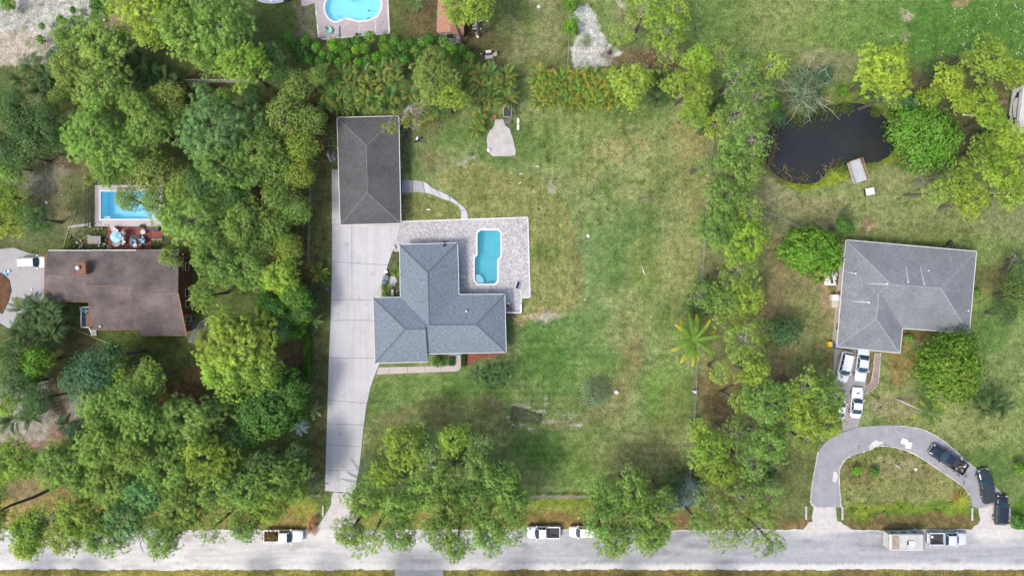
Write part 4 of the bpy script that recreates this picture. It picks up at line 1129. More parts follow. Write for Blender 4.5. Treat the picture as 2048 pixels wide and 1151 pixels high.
# ------------------------------------------------------------------ fences
M_galv = plain('weathered_galvanised_pipe', (.30, .31, .32), .5, .15)
M_fwood = plain('grey_fence_wood', (.34, .31, .28), .85, .2)
def chain_fence(name, pts, label, h=1.3, wire=True, mat=None):
    f = thing(name, label, 'fence')
    mat = mat or M_galv
    W = [P(*p) for p in pts]
    wm = MB()
    for a, b in zip(W, W[1:]):
        L = (b - a).length; n = max(1, round(L / 3.0)); dr = (b - a) / L
        for k in range(n + 1):
            p = a.lerp(b, k / n)
            if k < n or b is W[-1]: MB().tube([(p.x, p.y, -.3), (p.x, p.y, h + .06)], .035, 6).obj('post', mat, f)
        MB().tube([(a.x, a.y, h), (b.x, b.y, h)], .028, 5).obj('top_rail', mat, f)
        if wire:
            m = int(L / 0.22)
            for k in range(m):
                s = a + dr * k * .22
                for sg in (0, 1):
                    e = s + dr * 1.15
                    if (e - a).length > L: continue
                    z0, z1 = (0.04, h - .03) if sg == 0 else (h - .03, .04)
                    wm.tube([(s.x, s.y, z0), (e.x, e.y, z1)], .006, 3, caps=False)
    if wire and wm.v: wm.obj('wire_mesh', mat, f)['kind'] = 'stuff'
    return f
chain_fence('chain_link_fence', [(627, 286), (625, 340), (622.5, 420), (620.5, 522)], 'chain-link fence along the wood west of the garage')
chain_fence('chain_link_fence', [(1424, 240), (1421, 300), (1416, 350), (1412, 410), (1408, 430), (1403, 520), (1400, 600), (1396, 640), (1391, 720), (1388, 790), (1384, 850), (1380, 905), (1376, 950), (1374, 985)], 'long chain-link fence along the right side of the central lawn')
chain_fence('chain_link_fence', [(1141, -20), (1140, 30), (1138, 75), (1134, 138)], 'chain-link fence beside the white sand patch at the top', 1.3)
chain_fence('chain_link_fence', [(1470, 402), (1500, 412), (1560, 438), (1608, 462)], 'slanting chain-link fence between the pond and the mango tree')
chain_fence('chain_link_fence', [(1020, 157), (1070, 157.5)], 'short dark fence between the two golden palm hedges', 1.5, mat=plain('dark_pipe', (.06, .06, .06), .6))
chain_fence('chain_link_fence', [(1028, 190), (1029.5, 238)], 'short fence beside the black-framed shade house', 1.5)
f = thing('rail_fence', 'grey four-rail timber fence between the central lawn and the roadside verge', 'fence')
xs = list(np.arange(712, 1372, 29.5))
for k, x in enumerate(xs):
    y = 988.5 + (0.4 if k % 2 else 0)
    p = P(x, y); MB().box((p.x, p.y, .62), (.13, .13, 1.30 + .04 * (k % 3))).obj('post', M_fwood, f)
    if k < len(xs) - 1:
        r = P(x + 29.5, 988.5)
        for z in (.35, .72, 1.1): MB().box(((p.x + r.x) / 2, p.y - .09, z), (r.x - p.x - .02, .045, .15)).obj('rail', M_fwood, f)
f = thing('rail_fence', 'short stub of timber fence left of the driveway mouth', 'fence')
for x in (620, 632, 644): p = P(x, 987); MB().box((p.x, p.y, .6), (.13, .13, 1.2)).obj('post', M_fwood, f)
for a in (620, 632):
    p, r = P(a, 987), P(a + 12, 987)
    for z in (.4, .9): MB().box(((p.x + r.x) / 2, p.y - .09, z), (r.x - p.x - .02, .045, .14)).obj('rail', M_fwood, f)
f = thing('board_fence', 'white board fence between the top-left pines', 'fence')
for k in range(22):
    p = P(378 + k * 6, 165 + (k % 3) * .4); MB().box((p.x, p.y, .85), (.46, .04, 1.8 + .03 * (k % 4))).obj('board', M_trim, f)
# dark screen beside the rectangular pool
f = thing('screen_fence', 'dark trellis screen along the left side of the rectangular pool', 'fence')
M_trel = plain('dark_green_trellis', (.055, .07, .06), .8, .2)
for k in range(30): p = P(184.5, 371 + k * 2.75); MB().box((p.x, p.y, .9), (.05, .06, 1.8)).obj('slat', M_trel, f)
for z in (.2, .95, 1.75): a, b = P(184.5, 370), P(184.5, 452); MB().box((a.x - .05, (a.y + b.y) / 2, z), (.06, abs(b.y - a.y), .09)).obj('rail', M_trel, f)
f = thing('screen_fence', 'dark post-and-wire screen above the far edge of the rectangular pool', 'fence')
for k in range(6): p = P(185 + k * 28, 368.5); MB().box((p.x, p.y, 1), (.08, .08, 2)).obj('post', M_trel, f)
a, b = P(185, 368.5), P(325, 368.5); MB().box(((a.x + b.x) / 2, a.y, 2.02), (b.x - a.x, .07, .06)).obj('rail', M_trel, f)
# black gate
f = thing('gate', 'long black metal gate by the pale sandy drive at the far left', 'gate')
a, b = P(93, 778), P(133, 838)
n = 9
ang = math.atan2(b.y - a.y, b.x - a.x)
for k in range(n + 1): p = a.lerp(b, k / n); MB().box((p.x, p.y, .6), (.07, .07, 1.3), ang).obj('bar', M_dark, f)
for z in (.2, .55, .9, 1.2): m_ = (a + b) / 2; MB().box((m_.x, m_.y, z), ((b - a).length, .05, .06), ang).obj('rail', M_dark, f)
# ------------------------------------------------------------------ vegetation: materials
def leaf_mat(name, trans=0.44, rough=0.55):
    t = NT(name)
    at = t.n('ShaderNodeAttribute', attribute_name='Col')
    oi = t.n('ShaderNodeObjectInfo')
    c = t.mix(at.outputs['Color'], oi.outputs['Color'], 1.0, 'MULTIPLY')
    b = t.n('ShaderNodeBsdfPrincipled'); t.l(c, b.inputs['Base Color'])
    b.inputs['Roughness'].default_value = rough; b.inputs['Specular IOR Level'].default_value = 0.35
    tr = t.n('ShaderNodeBsdfTranslucent')
    c2 = t.mix(c, (1.25, 1.2, 0.55), 1.0, 'MULTIPLY'); t.l(c2, tr.inputs['Color'])
    m = t.n('ShaderNodeMixShader'); m.inputs[0].default_value = trans
    t.l(b.outputs[0], m.inputs[1]); t.l(tr.outputs[0], m.inputs[2]); t.l(m.outputs[0], t.out.inputs[0])
    return t.m
M_leaf = leaf_mat('foliage')
M_needle = leaf_mat('pine_needles', 0.42, 0.6)
M_bark = plain('pine_bark', (.115, .095, .080), .95, .3, 2.0)
M_bark_grey = plain('grey_bark', (.30, .27, .24), .95, .25, 2.0)
M_bark_pale = plain('lichen_bark', (.42, .42, .39), .95, .2, 2.0)

class Leaves:
    def __init__(s): s.V = []; s.F = []; s.C = []; s.N = []; s.n = 0
    def add(s, V, F, C, N=None):
        s.V.append(V); s.F.append(F + s.n); s.C.append(C); s.n += len(V)
        if N is not None: s.N.append(N)
    def mesh(s, name, mat):
        V = np.concatenate(s.V); F = np.concatenate(s.F); C = np.concatenate(s.C)
        if not s.N: return np_mesh(name, V, F, mat, C)
        N = np.concatenate(s.N)
        g = np.cross(V[F[:, 1]] - V[F[:, 0]], V[F[:, 2]] - V[F[:, 0]])
        fl = (g * N[F[:, 0]]).sum(-1) < 0
        F[fl] = F[fl][:, ::-1]
        me = np_mesh(name, V, F, mat, C, True)
        me.normals_split_custom_set_from_vertices(N.astype(np.float32))
        return me

def unit(v): return v / np.maximum(np.linalg.norm(v, axis=-1, keepdims=True), 1e-9)

def tufts(rng, cen, out, n_bl, ln, wd, col, nrm):
    """needle tufts: cen (T,3), out (T,3) growth direction, col (T,3)"""
    T = len(cen)
    d = rng.normal(size=(T, n_bl, 3)); d[..., 2] = np.abs(d[..., 2]) * 0.55
    d = unit(unit(d) + out[:, None, :] * 0.55)
    L = ln * rng.uniform(0.75, 1.2, (T, n_bl, 1))
    side = unit(np.cross(d, rng.normal(size=(T, n_bl, 3)))) * wd
    base = cen[:, None, :] + d * 0.03
    a = base - side * 0.5 ; b = base + side * 0.5; m = base + d * L
    m2 = m.copy(); m2[..., 2] -= 0.10 * L[..., 0]
    V = np.stack([base + d * L * .25 - side, base + d * L * .25 + side, m2], 2).reshape(-1, 3)
    F = np.arange(len(V)).reshape(-1, 3)
    cc = col[:, None, None, :] * rng.uniform(0.8, 1.2, (T, n_bl, 1, 1)) * np.array([1.0, 1.0, 1.0])
    C = np.repeat(cc, 3, 2).reshape(-1, 3)
    N = unit(d * 0.55 + nrm[:, None, :] * 0.8 + np.array([0, 0, .25]))
    N = np.repeat(N[:, :, None, :], 3, 2).reshape(-1, 3)
    return V, F, C, N

def limb_path(rng, a, b, sag=0.3, n=5, wob=0.25):
    a = np.array(a, float); b = np.array(b, float); pts = []
    for i in range(n + 1):
        t = i / n; p = a + (b - a) * t
        p = p + np.array([0, 0, math.sin(t * math.pi) * -sag]) + rng.normal(size=3) * wob * math.sin(t * math.pi) * np.array([1, 1, .5])
        pts.append(p)
    return pts

def pine_variant(seed, R=5.0, Hc=5.0, limbs=15, sparse=1.0, bl=30):
    rng = np.random.default_rng(seed)
    lv = Leaves(); br = MB()
    cens = []; outs = []; cols = []
    stem = [np.array([0, 0, -1.0]), np.array([rng.normal() * .3, rng.normal() * .3, Hc * .35]), np.array([rng.normal() * .5, rng.normal() * .5, Hc * .8])]
    br.tube(stem, [.20, .14, .05], 6)
    ecc = rng.uniform(.78, 1.0); ea = rng.uniform(0, math.pi)
    lob = rng.uniform(0, 6.28, 3)
    def clump(c, r, shade):
        n = int(rng.integers(11, 17) * (.5 + .5 * sparse) * (r / 1.15) ** 2)
        d = rng.normal(size=(n, 3)); d[:, 2] = np.abs(d[:, 2]) * .9 - .12; d = unit(d)
        p = c + d * np.array([r, r, r * .55]) * rng.uniform(.6, 1.05, (n, 1))
        cens.append(p); outs.append(unit(d + np.array([0, 0, .4])))
        base = np.array([0.310, 0.505, 0.125]) * shade * rng.uniform(.82, 1.18)
        mixy = rng.uniform(0, 1, (n, 1)) ** 3 * .45
        cols.append((base * (1 - mixy) + np.array([.40, .52, .10]) * mixy) * rng.uniform(.85, 1.15, (n, 1)))
    for i in range(limbs):
        az = i * 2.4 + rng.normal() * .25
        t = i / (limbs - 1)
        rr = R * (1.0 - .62 * t ** 1.6) * rng.uniform(.68, 1.0) * (1 + .16 * math.sin(2 * az + lob[0]) + .12 * math.sin(3 * az + lob[1]))
        if abs(math.cos(az - ea)) < .5: rr *= ecc
        z0 = -0.2 + t * Hc * .7; z1 = z0 + rng.uniform(.5, 1.6) + t * .8
        end = np.array([rr * math.cos(az), rr * math.sin(az), min(z1, Hc)])
        st = np.array(stem[0]) * (1 - t) + np.array(stem[2]) * t; st = np.array([st[0] * t, st[1] * t, z0])
        pts = limb_path(rng, st, end, .25)
        br.tube(pts, [.09, .08, .065, .05, .035, .02], 4, caps=False)
        clump(end, rng.uniform(.85, 1.35), rng.uniform(.9, 1.1))
        nsub = int(2 + rr / 1.3)
        for k in range(nsub):
            tt = rng.uniform(.35, .92) if rr > 2 else rng.uniform(.5, 1)
            p = pts[min(int(tt * 5), 4)] * (1 - (tt * 5 % 1)) + pts[min(int(tt * 5) + 1, 5)] * (tt * 5 % 1)
            side = 1 if k % 2 else -1
            off = np.array([-math.sin(az), math.cos(az), 0]) * side * rng.uniform(.6, 1.7) * (0.5 + tt * .6) + np.array([math.cos(az), math.sin(az), 0]) * rng.uniform(-.1, .7)
            e = p + off + np.array([0, 0, rng.uniform(.2, .9)])
            br.tube([p, (p + e) / 2 + np.array([0, 0, -.05]), e], [.04, .03, .015], 3, caps=False)
            clump(e, rng.uniform(.65, 1.15), rng.uniform(.78, 1.1))
    cens = np.concatenate(cens); outs = np.concatenate(outs); cols = np.concatenate(cols)
    lv.add(*tufts(rng, cens, outs, bl, 0.40, 0.036, cols, outs))
    return lv.mesh('pine_needles', M_needle), br.mesh('pine_limbs', M_bark_grey if sparse < .8 else M_bark)

def leafquads(rng, cen, dirs, ln, wd, col, droop=.25, nr=None):
    """one pointed leaf (two triangles folded on the midrib) per entry"""
    n = len(cen)
    L = ln * rng.uniform(.7, 1.25, (n, 1)); W = wd * rng.uniform(.8, 1.2, (n, 1))
    up = unit(np.stack([rng.normal(size=n) * .35, rng.normal(size=n) * .35, np.ones(n)], -1))
    s = unit(np.cross(dirs, up))
    mid = cen + dirs * L * .5; tip = cen + dirs * L - np.array([0, 0, 1]) * L * droop
    nrm = unit(np.cross(s, dirs)) * W * .25
    V = np.stack([cen, mid - s * W * .5 + nrm, tip, mid + s * W * .5 + nrm], 1).reshape(-1, 3)
    b = np.arange(n)[:, None] * 4
    F = np.concatenate([b + np.array([[0, 1, 2]]), b + np.array([[0, 2, 3]])], 0)
    C = np.repeat(col[:, None, :], 4, 1).reshape(-1, 3)
    if nr is None: return V, F, C
    N = unit(nr * .8 + up * .45 + rng.normal(size=(n, 3)) * .25)
    return V, F, C, np.repeat(N[:, None, :], 4, 1).reshape(-1, 3)

def broad_variant(seed, R=4.0, Hc=3.6, lobes=26, per=55, leaf=.34, wleaf=.13, base=(.075, .155, .022), loose=0.0, alt=None, altf=.1, rosette=5):
    rng = np.random.default_rng(seed)
    lv = Leaves(); br = MB()
    br.tube([(0, 0, -1.6), (0.1, 0, 0), (0, .1, Hc * .4)], [.24, .2, .1], 6)
    for i in range(lobes):
        gi = i + .5
        ph = math.acos(1 - gi / lobes * 1.05) if gi / lobes < .95 else 1.5
        az = gi * 2.39996 + rng.normal() * .15
        rr = R * (.60 + rng.uniform(-.16, .14))
        k = 1 + .14 * math.sin(2 * az + seed) + .1 * math.sin(3 * az + seed * 2.3)
        c = np.array([rr * math.sin(ph) * math.cos(az) * k, rr * math.sin(ph) * math.sin(az) * k, Hc * .62 * math.cos(ph) + Hc * .1])
        lr = R * rng.uniform(.24, .40) * (1 - .15 * loose)
        br.tube(limb_path(rng, (0, 0, -.2), c * .9, .1, 3, .15), [.09, .07, .05, .02], 4, caps=False)
        m = int(per * rng.uniform(.8, 1.2) * (lr / (R * .32)) ** 2 * (1 - .45 * loose))
        d = rng.normal(size=(m, 3)); d = unit(d + unit(c)[None] * .45 + np.array([0, 0, .25]))
        rad = lr * rng.uniform(.55, 1.08, (m, 1)) * (1 + loose * rng.uniform(-.1, .45, (m, 1)))
        p = c + d * rad
        col = np.array(base) * rng.uniform(.8, 1.22) * np.ones((m, 3))
        if alt is not None:
            w = (rng.uniform(size=(m, 1)) < altf) * rng.uniform(.4, 1, (m, 1)) + (rng.uniform() < altf) * .5
            col = col * (1 - np.clip(w, 0, 1)) + np.array(alt) * np.clip(w, 0, 1)
        col = col * rng.uniform(.75, 1.3, (m, 1))
        for k2 in range(rosette):
            a = rng.uniform(0, 6.28, m)
            t = unit(np.cross(d, np.stack([np.cos(a), np.sin(a), rng.normal(size=m) * .3], -1)))
            dr = unit(t + d * .45)
            lv.add(*leafquads(rng, p, dr, leaf, wleaf, col * rng.uniform(.85, 1.15, (m, 1)), nr=d))
    return lv.mesh('leaves', M_leaf), br.mesh('branches', M_bark_grey)

def frond_geo(rng, L, arch, n, ll, lw, col, el=0.9, curl=0.0, twist=.5, tipcol=None):
    """one pinnate frond from the origin heading +x; el start elevation, arch total bend (rad)"""
    seg = 12
    pts = [np.zeros(3)]; an = el
    for i in range(seg):
        an2 = el - arch * ((i + .5) / seg) ** 1.3
        az = curl * ((i + .5) / seg) ** 1.5
        pts.append(pts[-1] + L / seg * np.array([math.cos(an2) * math.cos(az), math.cos(an2) * math.sin(az), math.sin(an2)]))
    pts = np.array(pts)
    V = []; F = []; C = []
    # rachis
    for i in range(seg):
        w = .035 * (1 - i / seg) + .008
        o = len(V)
        s = np.array([0, w, 0])
        V += [pts[i] - s, pts[i] + s, pts[i + 1] + s * .9, pts[i + 1] - s * .9]
        F += [(o, o + 1, o + 2), (o, o + 2, o + 3)]; C += [np.array(col) * 1.35] * 4
    for i in range(n):
        t = .14 + .86 * i / (n - 1)
        k = min(int(t * seg), seg - 1); f = t * seg - k
        p = pts[k] * (1 - f) + pts[k + 1] * f
        tg = unit(pts[k + 1] - pts[k])
        ls = ll * (math.sin(math.pi * (t * .80 + .12)) ** .7) * rng.uniform(.85, 1.1)
        cc = np.array(col) * rng.uniform(.8, 1.2)
        if tipcol is not None and t > .55: cc = cc * (1 - (t - .55) / .45) + np.array(tipcol) * (t - .55) / .45
        for sd in (-1, 1):
            sidev = unit(np.cross(tg, np.array([0, 0, 1.0]))) * sd
            dr = unit(sidev * .85 + tg * .65 + np.array([0, 0, .30 * twist]))
            e = p + dr * ls - np.array([0, 0, ls * .30])
            w = tg * lw * .5
            mid = p + dr * ls * .5
            o = len(V)
            V += [p - w * .5, mid - w, e, mid + w, p + w * .5]
            F += [(o, o + 1, o + 3), (o + 1, o + 2, o + 3), (o, o + 3, o + 4)]
            C += [cc * .9, cc, cc * 1.1, cc, cc * .9]
    return np.array(V), np.array(F), np.array(C)

def rotz(V, a):
    c, s = math.cos(a), math.sin(a)
    return V @ np.array([[c, s, 0], [-s, c, 0], [0, 0, 1]])

def areca_variant(seed, n=20, L=2.5, base=(.115, .220, .050), yel=(.42, .36, .06), yf=.22, spread=.5, thick=1.0):
    rng = np.random.default_rng(seed); lv = Leaves(); st = MB()
    for i in range(n):
        az = i * 2.4 + rng.normal() * .3
        y = rng.uniform() < yf
        col = np.array(base) * rng.uniform(.5, 1.5)
        if y: col = col * .4 + np.array(yel) * .6 * rng.uniform(.8, 1.1)
        el = rng.uniform(.7, 1.35)
        V, F, C = frond_geo(rng, L * rng.uniform(.8, 1.15), rng.uniform(1.3, 2.1), 13, .46 * thick, .15 * thick, col, el, rng.normal() * .5, tipcol=col * .5 + np.array(yel) * .6 if rng.uniform() < yf * 1.2 else None)
        V = rotz(V, az)
        off = np.array([math.cos(az), math.sin(az), 0]) * rng.uniform(.05, spread)
        V = V + off + np.array([0, 0, rng.uniform(-.6, .3)])
        lv.add(V, F, C)
        if i % 2 == 0: st.tube([(off[0] * .5, off[1] * .5, -2.6), tuple(off)], [.05, .035], 5)
    return lv.mesh('fronds', M_leaf), st.mesh('stems', M_bark_grey)

PINE = [pine_variant(s, 5.0, 4.6, 22) for s in (1, 2, 3, 4, 5, 6)]
PINE_S = [pine_variant(s, 5.0, 4.6, 13, .6, 24) for s in (11, 12, 13)]
MANGO = [broad_variant(s, 4.0, 3.4, 44, 62, .36, .14, (.160, .330, .050), .25, (.33, .44, .08), .20) for s in (21, 22)]
ROUND = [broad_variant(s, 4.0, 3.6, 52, 80, .24, .11, (.165, .325, .055), .2, (.28, .36, .09), .14, 4) for s in (31, 32)]
OAK = [broad_variant(s, 4.0, 3.4, 40, 74, .25, .13, (.245, .400, .090), .6, (.42, .38, .15), .14, 4) for s in (41, 42, 43, 44)]
DARK = [broad_variant(s, 4.0, 3.2, 34, 60, .28, .12, (.125, .245, .080), .35, (.20, .30, .10), .12, 4) for s in (51, 52, 53)]
BUSH = [broad_variant(s, 1.5, 1.5, 13, 30, .27, .12, (.150, .350, .045), .2, (.33, .44, .08), .12, 4) for s in (61, 62, 63)]
ARECA = [areca_variant(s) for s in (71, 72, 73, 74)]
ARECA_D = [areca_variant(s, 26, 2.7, (.075, .150, .045), (.22, .24, .07), .15) for s in (81, 82, 83)]  # darker green palms, some with their shade put into the frond colour
FALLBACK = MB().tube([(0, 0, 0), (.05, .02, .5), (0, 0, 1.0)], [1.0, .8, .62], 8).mesh('trunk', M_bark)

# ---- the trees: (kind, px, py, crown radius px, height m, tint)
TINT = {'g': (1.0, 1.0, 1.0), 'y': (1.28, 1.16, .85), 'yy': (1.42, 1.26, .75), 'o': (1.12, 1.03, 1.1), 'gr': (1.5, 1.25, 2.1), 'd': (.66, .80, 1.0), 'b': (.80, .95, 1.5), 'br': (1.1, 1.22, .9), 'k': (.45, .6, .75)}
TW = {'gr': 'grey-green', 'g': 'mid-green', 'y': 'yellow-green', 'yy': 'bright yellow', 'o': 'olive-green', 'd': 'dark green', 'b': 'bluish green', 'br': 'fresh green', 'k': 'very dark green'}
T = []
def trees(kind, *rows):
    for r in rows: T.append((kind,) + r)
# top left
trees('pine', (285, 8, 58, 16, 'y'), (345, 12, 40, 15, 'y'), (368, 66, 58, 17, 'g'), (448, 60, 70, 18, 'g'), (487, 128, 46, 17, 'y'), (415, 118, 40, 15, 'g'), (300, 72, 28, 14, 'y'),
      (150, 74, 44, 15, 'o'), (203, 84, 50, 16, 'o'), (243, 84, 26, 13, 'g'), (136, 135, 34, 14, 'o'), (205, 178, 50, 15, 'o'), (275, 212, 36, 15, 'g'), (433, 262, 76, 17, 'b'),
      (190, 272, 62, 17, 'g'), (252, 302, 48, 16, 'g'), (447, 200, 26, 13, 'g'), (18, 330, 34, 8, 'g'), (14, 392, 30, 8, 'y'), (18, 440, 34, 8, 'y'), (215, 340, 36, 15, 'g'),
      (455, 335, 58, 16, 'g'), (392, 438, 58, 16, 'g'), (486, 446, 46, 15, 'g'), (430, 520, 48, 16, 'g'), (340, 512, 24, 12, 'g'), (330, 430, 20, 13, 'g'), (520, 305, 40, 15, 'g'), (300, 255, 44, 16, 'g'),
      (490, 530, 44, 14, 'g'), (560, 548, 42, 14, 'y'), (410, 590, 34, 12, 'g'))
trees('oak', (125, 192, 34, 11, 'g'), (332, 190, 36, 12, 'o'), (352, 232, 30, 12, 'o'), (590, 168, 38, 12, 'o'), (562, 228, 46, 13, 'o'), (616, 240, 40, 12, 'g'), (528, 262, 34, 12, 'g'), (600, 290, 40, 12, 'y'),
      (300, 345, 56, 14, 'o'), (365, 372, 44, 13, 'g'), (548, 330, 46, 13, 'g'), (596, 350, 34, 12, 'y'), (556, 392, 44, 13, 'g'), (545, 450, 44, 13, 'g'), (590, 420, 30, 12, 'g'), (255, 395, 30, 13, 'g'), (306, 400, 28, 13, 'g'), (520, 490, 36, 12, 'g'), (635, 150, 24, 11, 'o'), (575, 495, 34, 12, 'y'))
trees('dark', (40, 250, 46, 12, 'g'), (88, 238, 44, 12, 'g'), (15, 300, 40, 11, 'g'), (66, 292, 42, 11, 'g'), (108, 282, 30, 10, 'g'), (66, 436, 34, 8, 'g'), (20, 205, 34, 11, 'g'), (108, 110, 22, 8, 'b'), (465, 395, 30, 10, 'g'), (400, 370, 34, 11, 'g'), (540, 110, 30, 9, 'g'), (560, 150, 30, 9, 'g'), (500, 190, 26, 9, 'g'))
# left middle and lower
trees('pine', (480, 690, 66, 17, 'y'), (450, 742, 46, 16, 'y'), (525, 742, 40, 16, 'y'), (455, 648, 40, 16, 'y'), (215, 815, 50, 16, 'g'), (268, 800, 52, 17, 'g'), (300, 752, 32, 15, 'g'), (238, 735, 26, 13, 'y'), (285, 850, 44, 16, 'g'),
      (385, 838, 66, 16, 'o'), (125, 925, 56, 16, 'g'), (205, 888, 56, 17, 'g'), (270, 905, 52, 17, 'g'), (335, 935, 52, 16, 'g'), (225, 965, 52, 16, 'g'), (290, 985, 44, 16, 'b'), (25, 925, 46, 15, 'y'), (55, 1050, 34, 16, 'y'),
      (410, 915, 50, 16, 'y'), (370, 1010, 50, 16, 'g'), (440, 985, 46, 15, 'g'), (165, 1040, 46, 17, 'y'), (210, 1075, 42, 17, 'g'), (130, 1075, 34, 17, 'y'), (60, 1088, 34, 17, 'y'), (330, 1085, 34, 17, 'g'), (345, 1050, 34, 16, 'g'), (490, 1050, 34, 15, 'g'),
      (500, 985, 44, 15, 'g'), (555, 960, 48, 14, 'g'), (540, 1010, 40, 14, 'y'), (590, 975, 30, 12, 'g'), (250, 1040, 44, 17, 'b'), (5, 805, 24, 12, 'y'), (175, 960, 40, 15, 'g'))
trees('dark', (190, 735, 52, 11, 'b'), (160, 765, 44, 10, 'b'), (225, 712, 32, 10, 'g'), (30, 770, 44, 9, 'g'), (70, 800, 34, 9, 'g'), (20, 715, 34, 9, 'g'), (520, 660, 30, 9, 'g'), (560, 665, 26, 8, 'g'), (470, 880, 34, 10, 'g'), (520, 930, 38, 10, 'g'), (590, 920, 34, 9, 'g'), (350, 900, 30, 10, 'g'), (155, 860, 26, 8, 'b'))
trees('mango', (540, 815, 70, 10, 'd'), (500, 860, 34, 9, 'd'), (585, 790, 34, 9, 'd'), (62, 725, 32, 8, 'br'), (585, 590, 30, 8, 'g'), (545, 620, 34, 8, 'd'), (600, 625, 26, 7, 'd'))
trees('bush', (533, 560, 22, 6, 'y'), (563, 590, 18, 6, 'yy'), (606, 632, 17, 5, 'yy'), (575, 612, 16, 5, 'y'), (560, 575, 18, 6, 'y'), (535, 597, 20, 6, 'y'), (598, 655, 14, 4, 'g'), (590, 668, 14, 4, 'br'))
# along the road, centre
trees('pine', (812, 890, 46, 14, 'y'), (862, 925, 46, 14, 'g'), (765, 945, 34, 13, 'y'), (735, 1000, 44, 14, 'g'), (800, 1010, 46, 15, 'g'), (700, 1065, 32, 16, 'g'), (745, 1072, 44, 16, 'g'), (800, 1065, 34, 15, 'g'),
      (850, 985, 44, 14, 'g'), (900, 1020, 44, 15, 'g'), (915, 1090, 30, 16, 'g'), (950, 1000, 42, 14, 'g'), (1000, 965, 44, 14, 'g'), (1030, 1010, 44, 15, 'g'), (1020, 1060, 36, 16, 'g'), (905, 880, 34, 13, 'y'), (960, 935, 34, 13, 'o'), (905, 950, 34, 13, 'g'),
      (1215, 995, 42, 14, 'g'), (1200, 1040, 36, 16, 'g'), (1265, 985, 40, 14, 'g'), (1265, 1040, 44, 15, 'g'), (1230, 1080, 40, 16, 'g'), (1300, 1075, 36, 16, 'g'), (1330, 1000, 34, 13, 'g'),
      (1420, 900, 42, 14, 'y'), (1402, 865, 26, 12, 'y'), (1440, 940, 40, 14, 'y'), (1540, 890, 40, 14, 'g'), (1470, 870, 40, 13, 'g'), (1420, 1010, 46, 15, 'g'), (1480, 1000, 50, 15, 'g'), (1535, 990, 44, 14, 'g'), (1515, 1055, 48, 16, 'g'), (1400, 1050, 26, 15, 'g'), (1545, 1085, 26, 15, 'g'), (1500, 930, 44, 14, 'g'), (1450, 1060, 44, 16, 'g'), (975, 1065, 42, 16, 'g'), (1310, 1040, 42, 15, 'g'), (880, 1060, 36, 16, 'g'))
# right of the lawn
trees('pine', (1485, 672, 58, 14, 'y'), (1505, 745, 34, 13, 'y'), (1530, 800, 46, 14, 'g'), (1480, 800, 30, 12, 'y'), (1610, 775, 34, 13, 'y'), (1655, 790, 36, 13, 'g'), (1600, 830, 40, 13, 'y'), (1650, 845, 40, 13, 'y'), (1560, 845, 30, 12, 'g'), (1610, 880, 26, 12, 'y'),
      (1450, 395, 46, 14, 'g'), (1500, 425, 36, 13, 'y'), (1440, 460, 46, 14, 'g'), (1490, 480, 46, 14, 'yy'), (1475, 545, 48, 14, 'y'), (1400, 590, 28, 11, 'g'), (1450, 605, 34, 12, 'g'), (1490, 600, 38, 12, 'y'),
      (1490, 340, 44, 14, 'g'), (1455, 310, 34, 13, 'g'), (1410, 330, 20, 12, 'g'), (1500, 280, 44, 15, 'g'), (1470, 235, 44, 15, 'g'), (1510, 200, 44, 15, 'g'), (1480, 145, 46, 16, 'g'), (1445, 110, 30, 15, 'y'))
trees('pine', (1400, 118, 34, 15, 'yy'), (1382, 175, 48, 15, 'y'), (1390, 222, 30, 13, 'y'), (1265, 165, 46, 14, 'y'), (870, 158, 48, 14, 'o'), (862, 118, 26, 14, 'o'), (900, 195, 30, 13, 'y'), (922, -4, 44, 15, 'y'), (952, 20, 32, 15, 'y'), (945, -22, 40, 15, 'y'), (908, 30, 16, 14, 'y'),
      (1765, 145, 52, 15, 'yy'), (1782, 192, 26, 13, 'y'), (1895, 165, 36, 14, 'yy'), (1860, 195, 26, 13, 'yy'), (1980, 118, 44, 15, 'y'), (1932, 112, 14, 12, 'y'), (2022, 145, 32, 13, 'yy'), (1960, 205, 36, 14, 'yy'), (1985, 235, 26, 13, 'yy'), (1925, 210, 20, 13, 'yy'),
      (2020, 278, 36, 14, 'yy'), (1965, 320, 44, 14, 'y'), (2005, 345, 40, 14, 'yy'), (1915, 365, 36, 13, 'y'), (1945, 400, 34, 13, 'yy'), (2025, 385, 34, 13, 'y'), (1975, 292, 26, 13, 'y'))
trees('sparse', (1330, 60, 50, 15, 'yy'), (1290, 22, 40, 14, 'y'), (1350, 20, 36, 14, 'yy'), (1240, 70, 26, 13, 'y'), (1335, 110, 30, 14, 'y'), (1545, 130, 36, 13, 'y'), (1430, 250, 30, 12, 'yy'), (960, 890, 30, 12, 'g'), (880, 965, 34, 14, 'o'), (1440, 745, 26, 11, 'y'), (1870, 385, 26, 12, 'y'), (300, 1050, 34, 16, 'g'), (420, 1060, 28, 15, 'g'), (100, 1030, 34, 16, 'g'))
trees('round', (1855, 272, 76, 9, 'br'), (1908, 740, 75, 9, 'y'))
trees('mango', (1632, 502, 66, 9, 'br'), (1690, 452, 22, 6, 'd'))
trees('dark', (1568, 662, 42, 6, 'd'), (1560, 235, 20, 6, 'd'), (1612, 178, 48, 9, 'gr'), (1985, 260, 26, 7, 'g'), (1740, 185, 18, 5, 'o'), (1820, 205, 26, 6, 'b'), (2040, 590, 40, 7, 'y'), (2015, 628, 26, 6, 'o'), (2046, 540, 24, 6, 'g'), (1870, 145, 20, 5, 'd'), (1650, 150, 22, 7, 'b'))
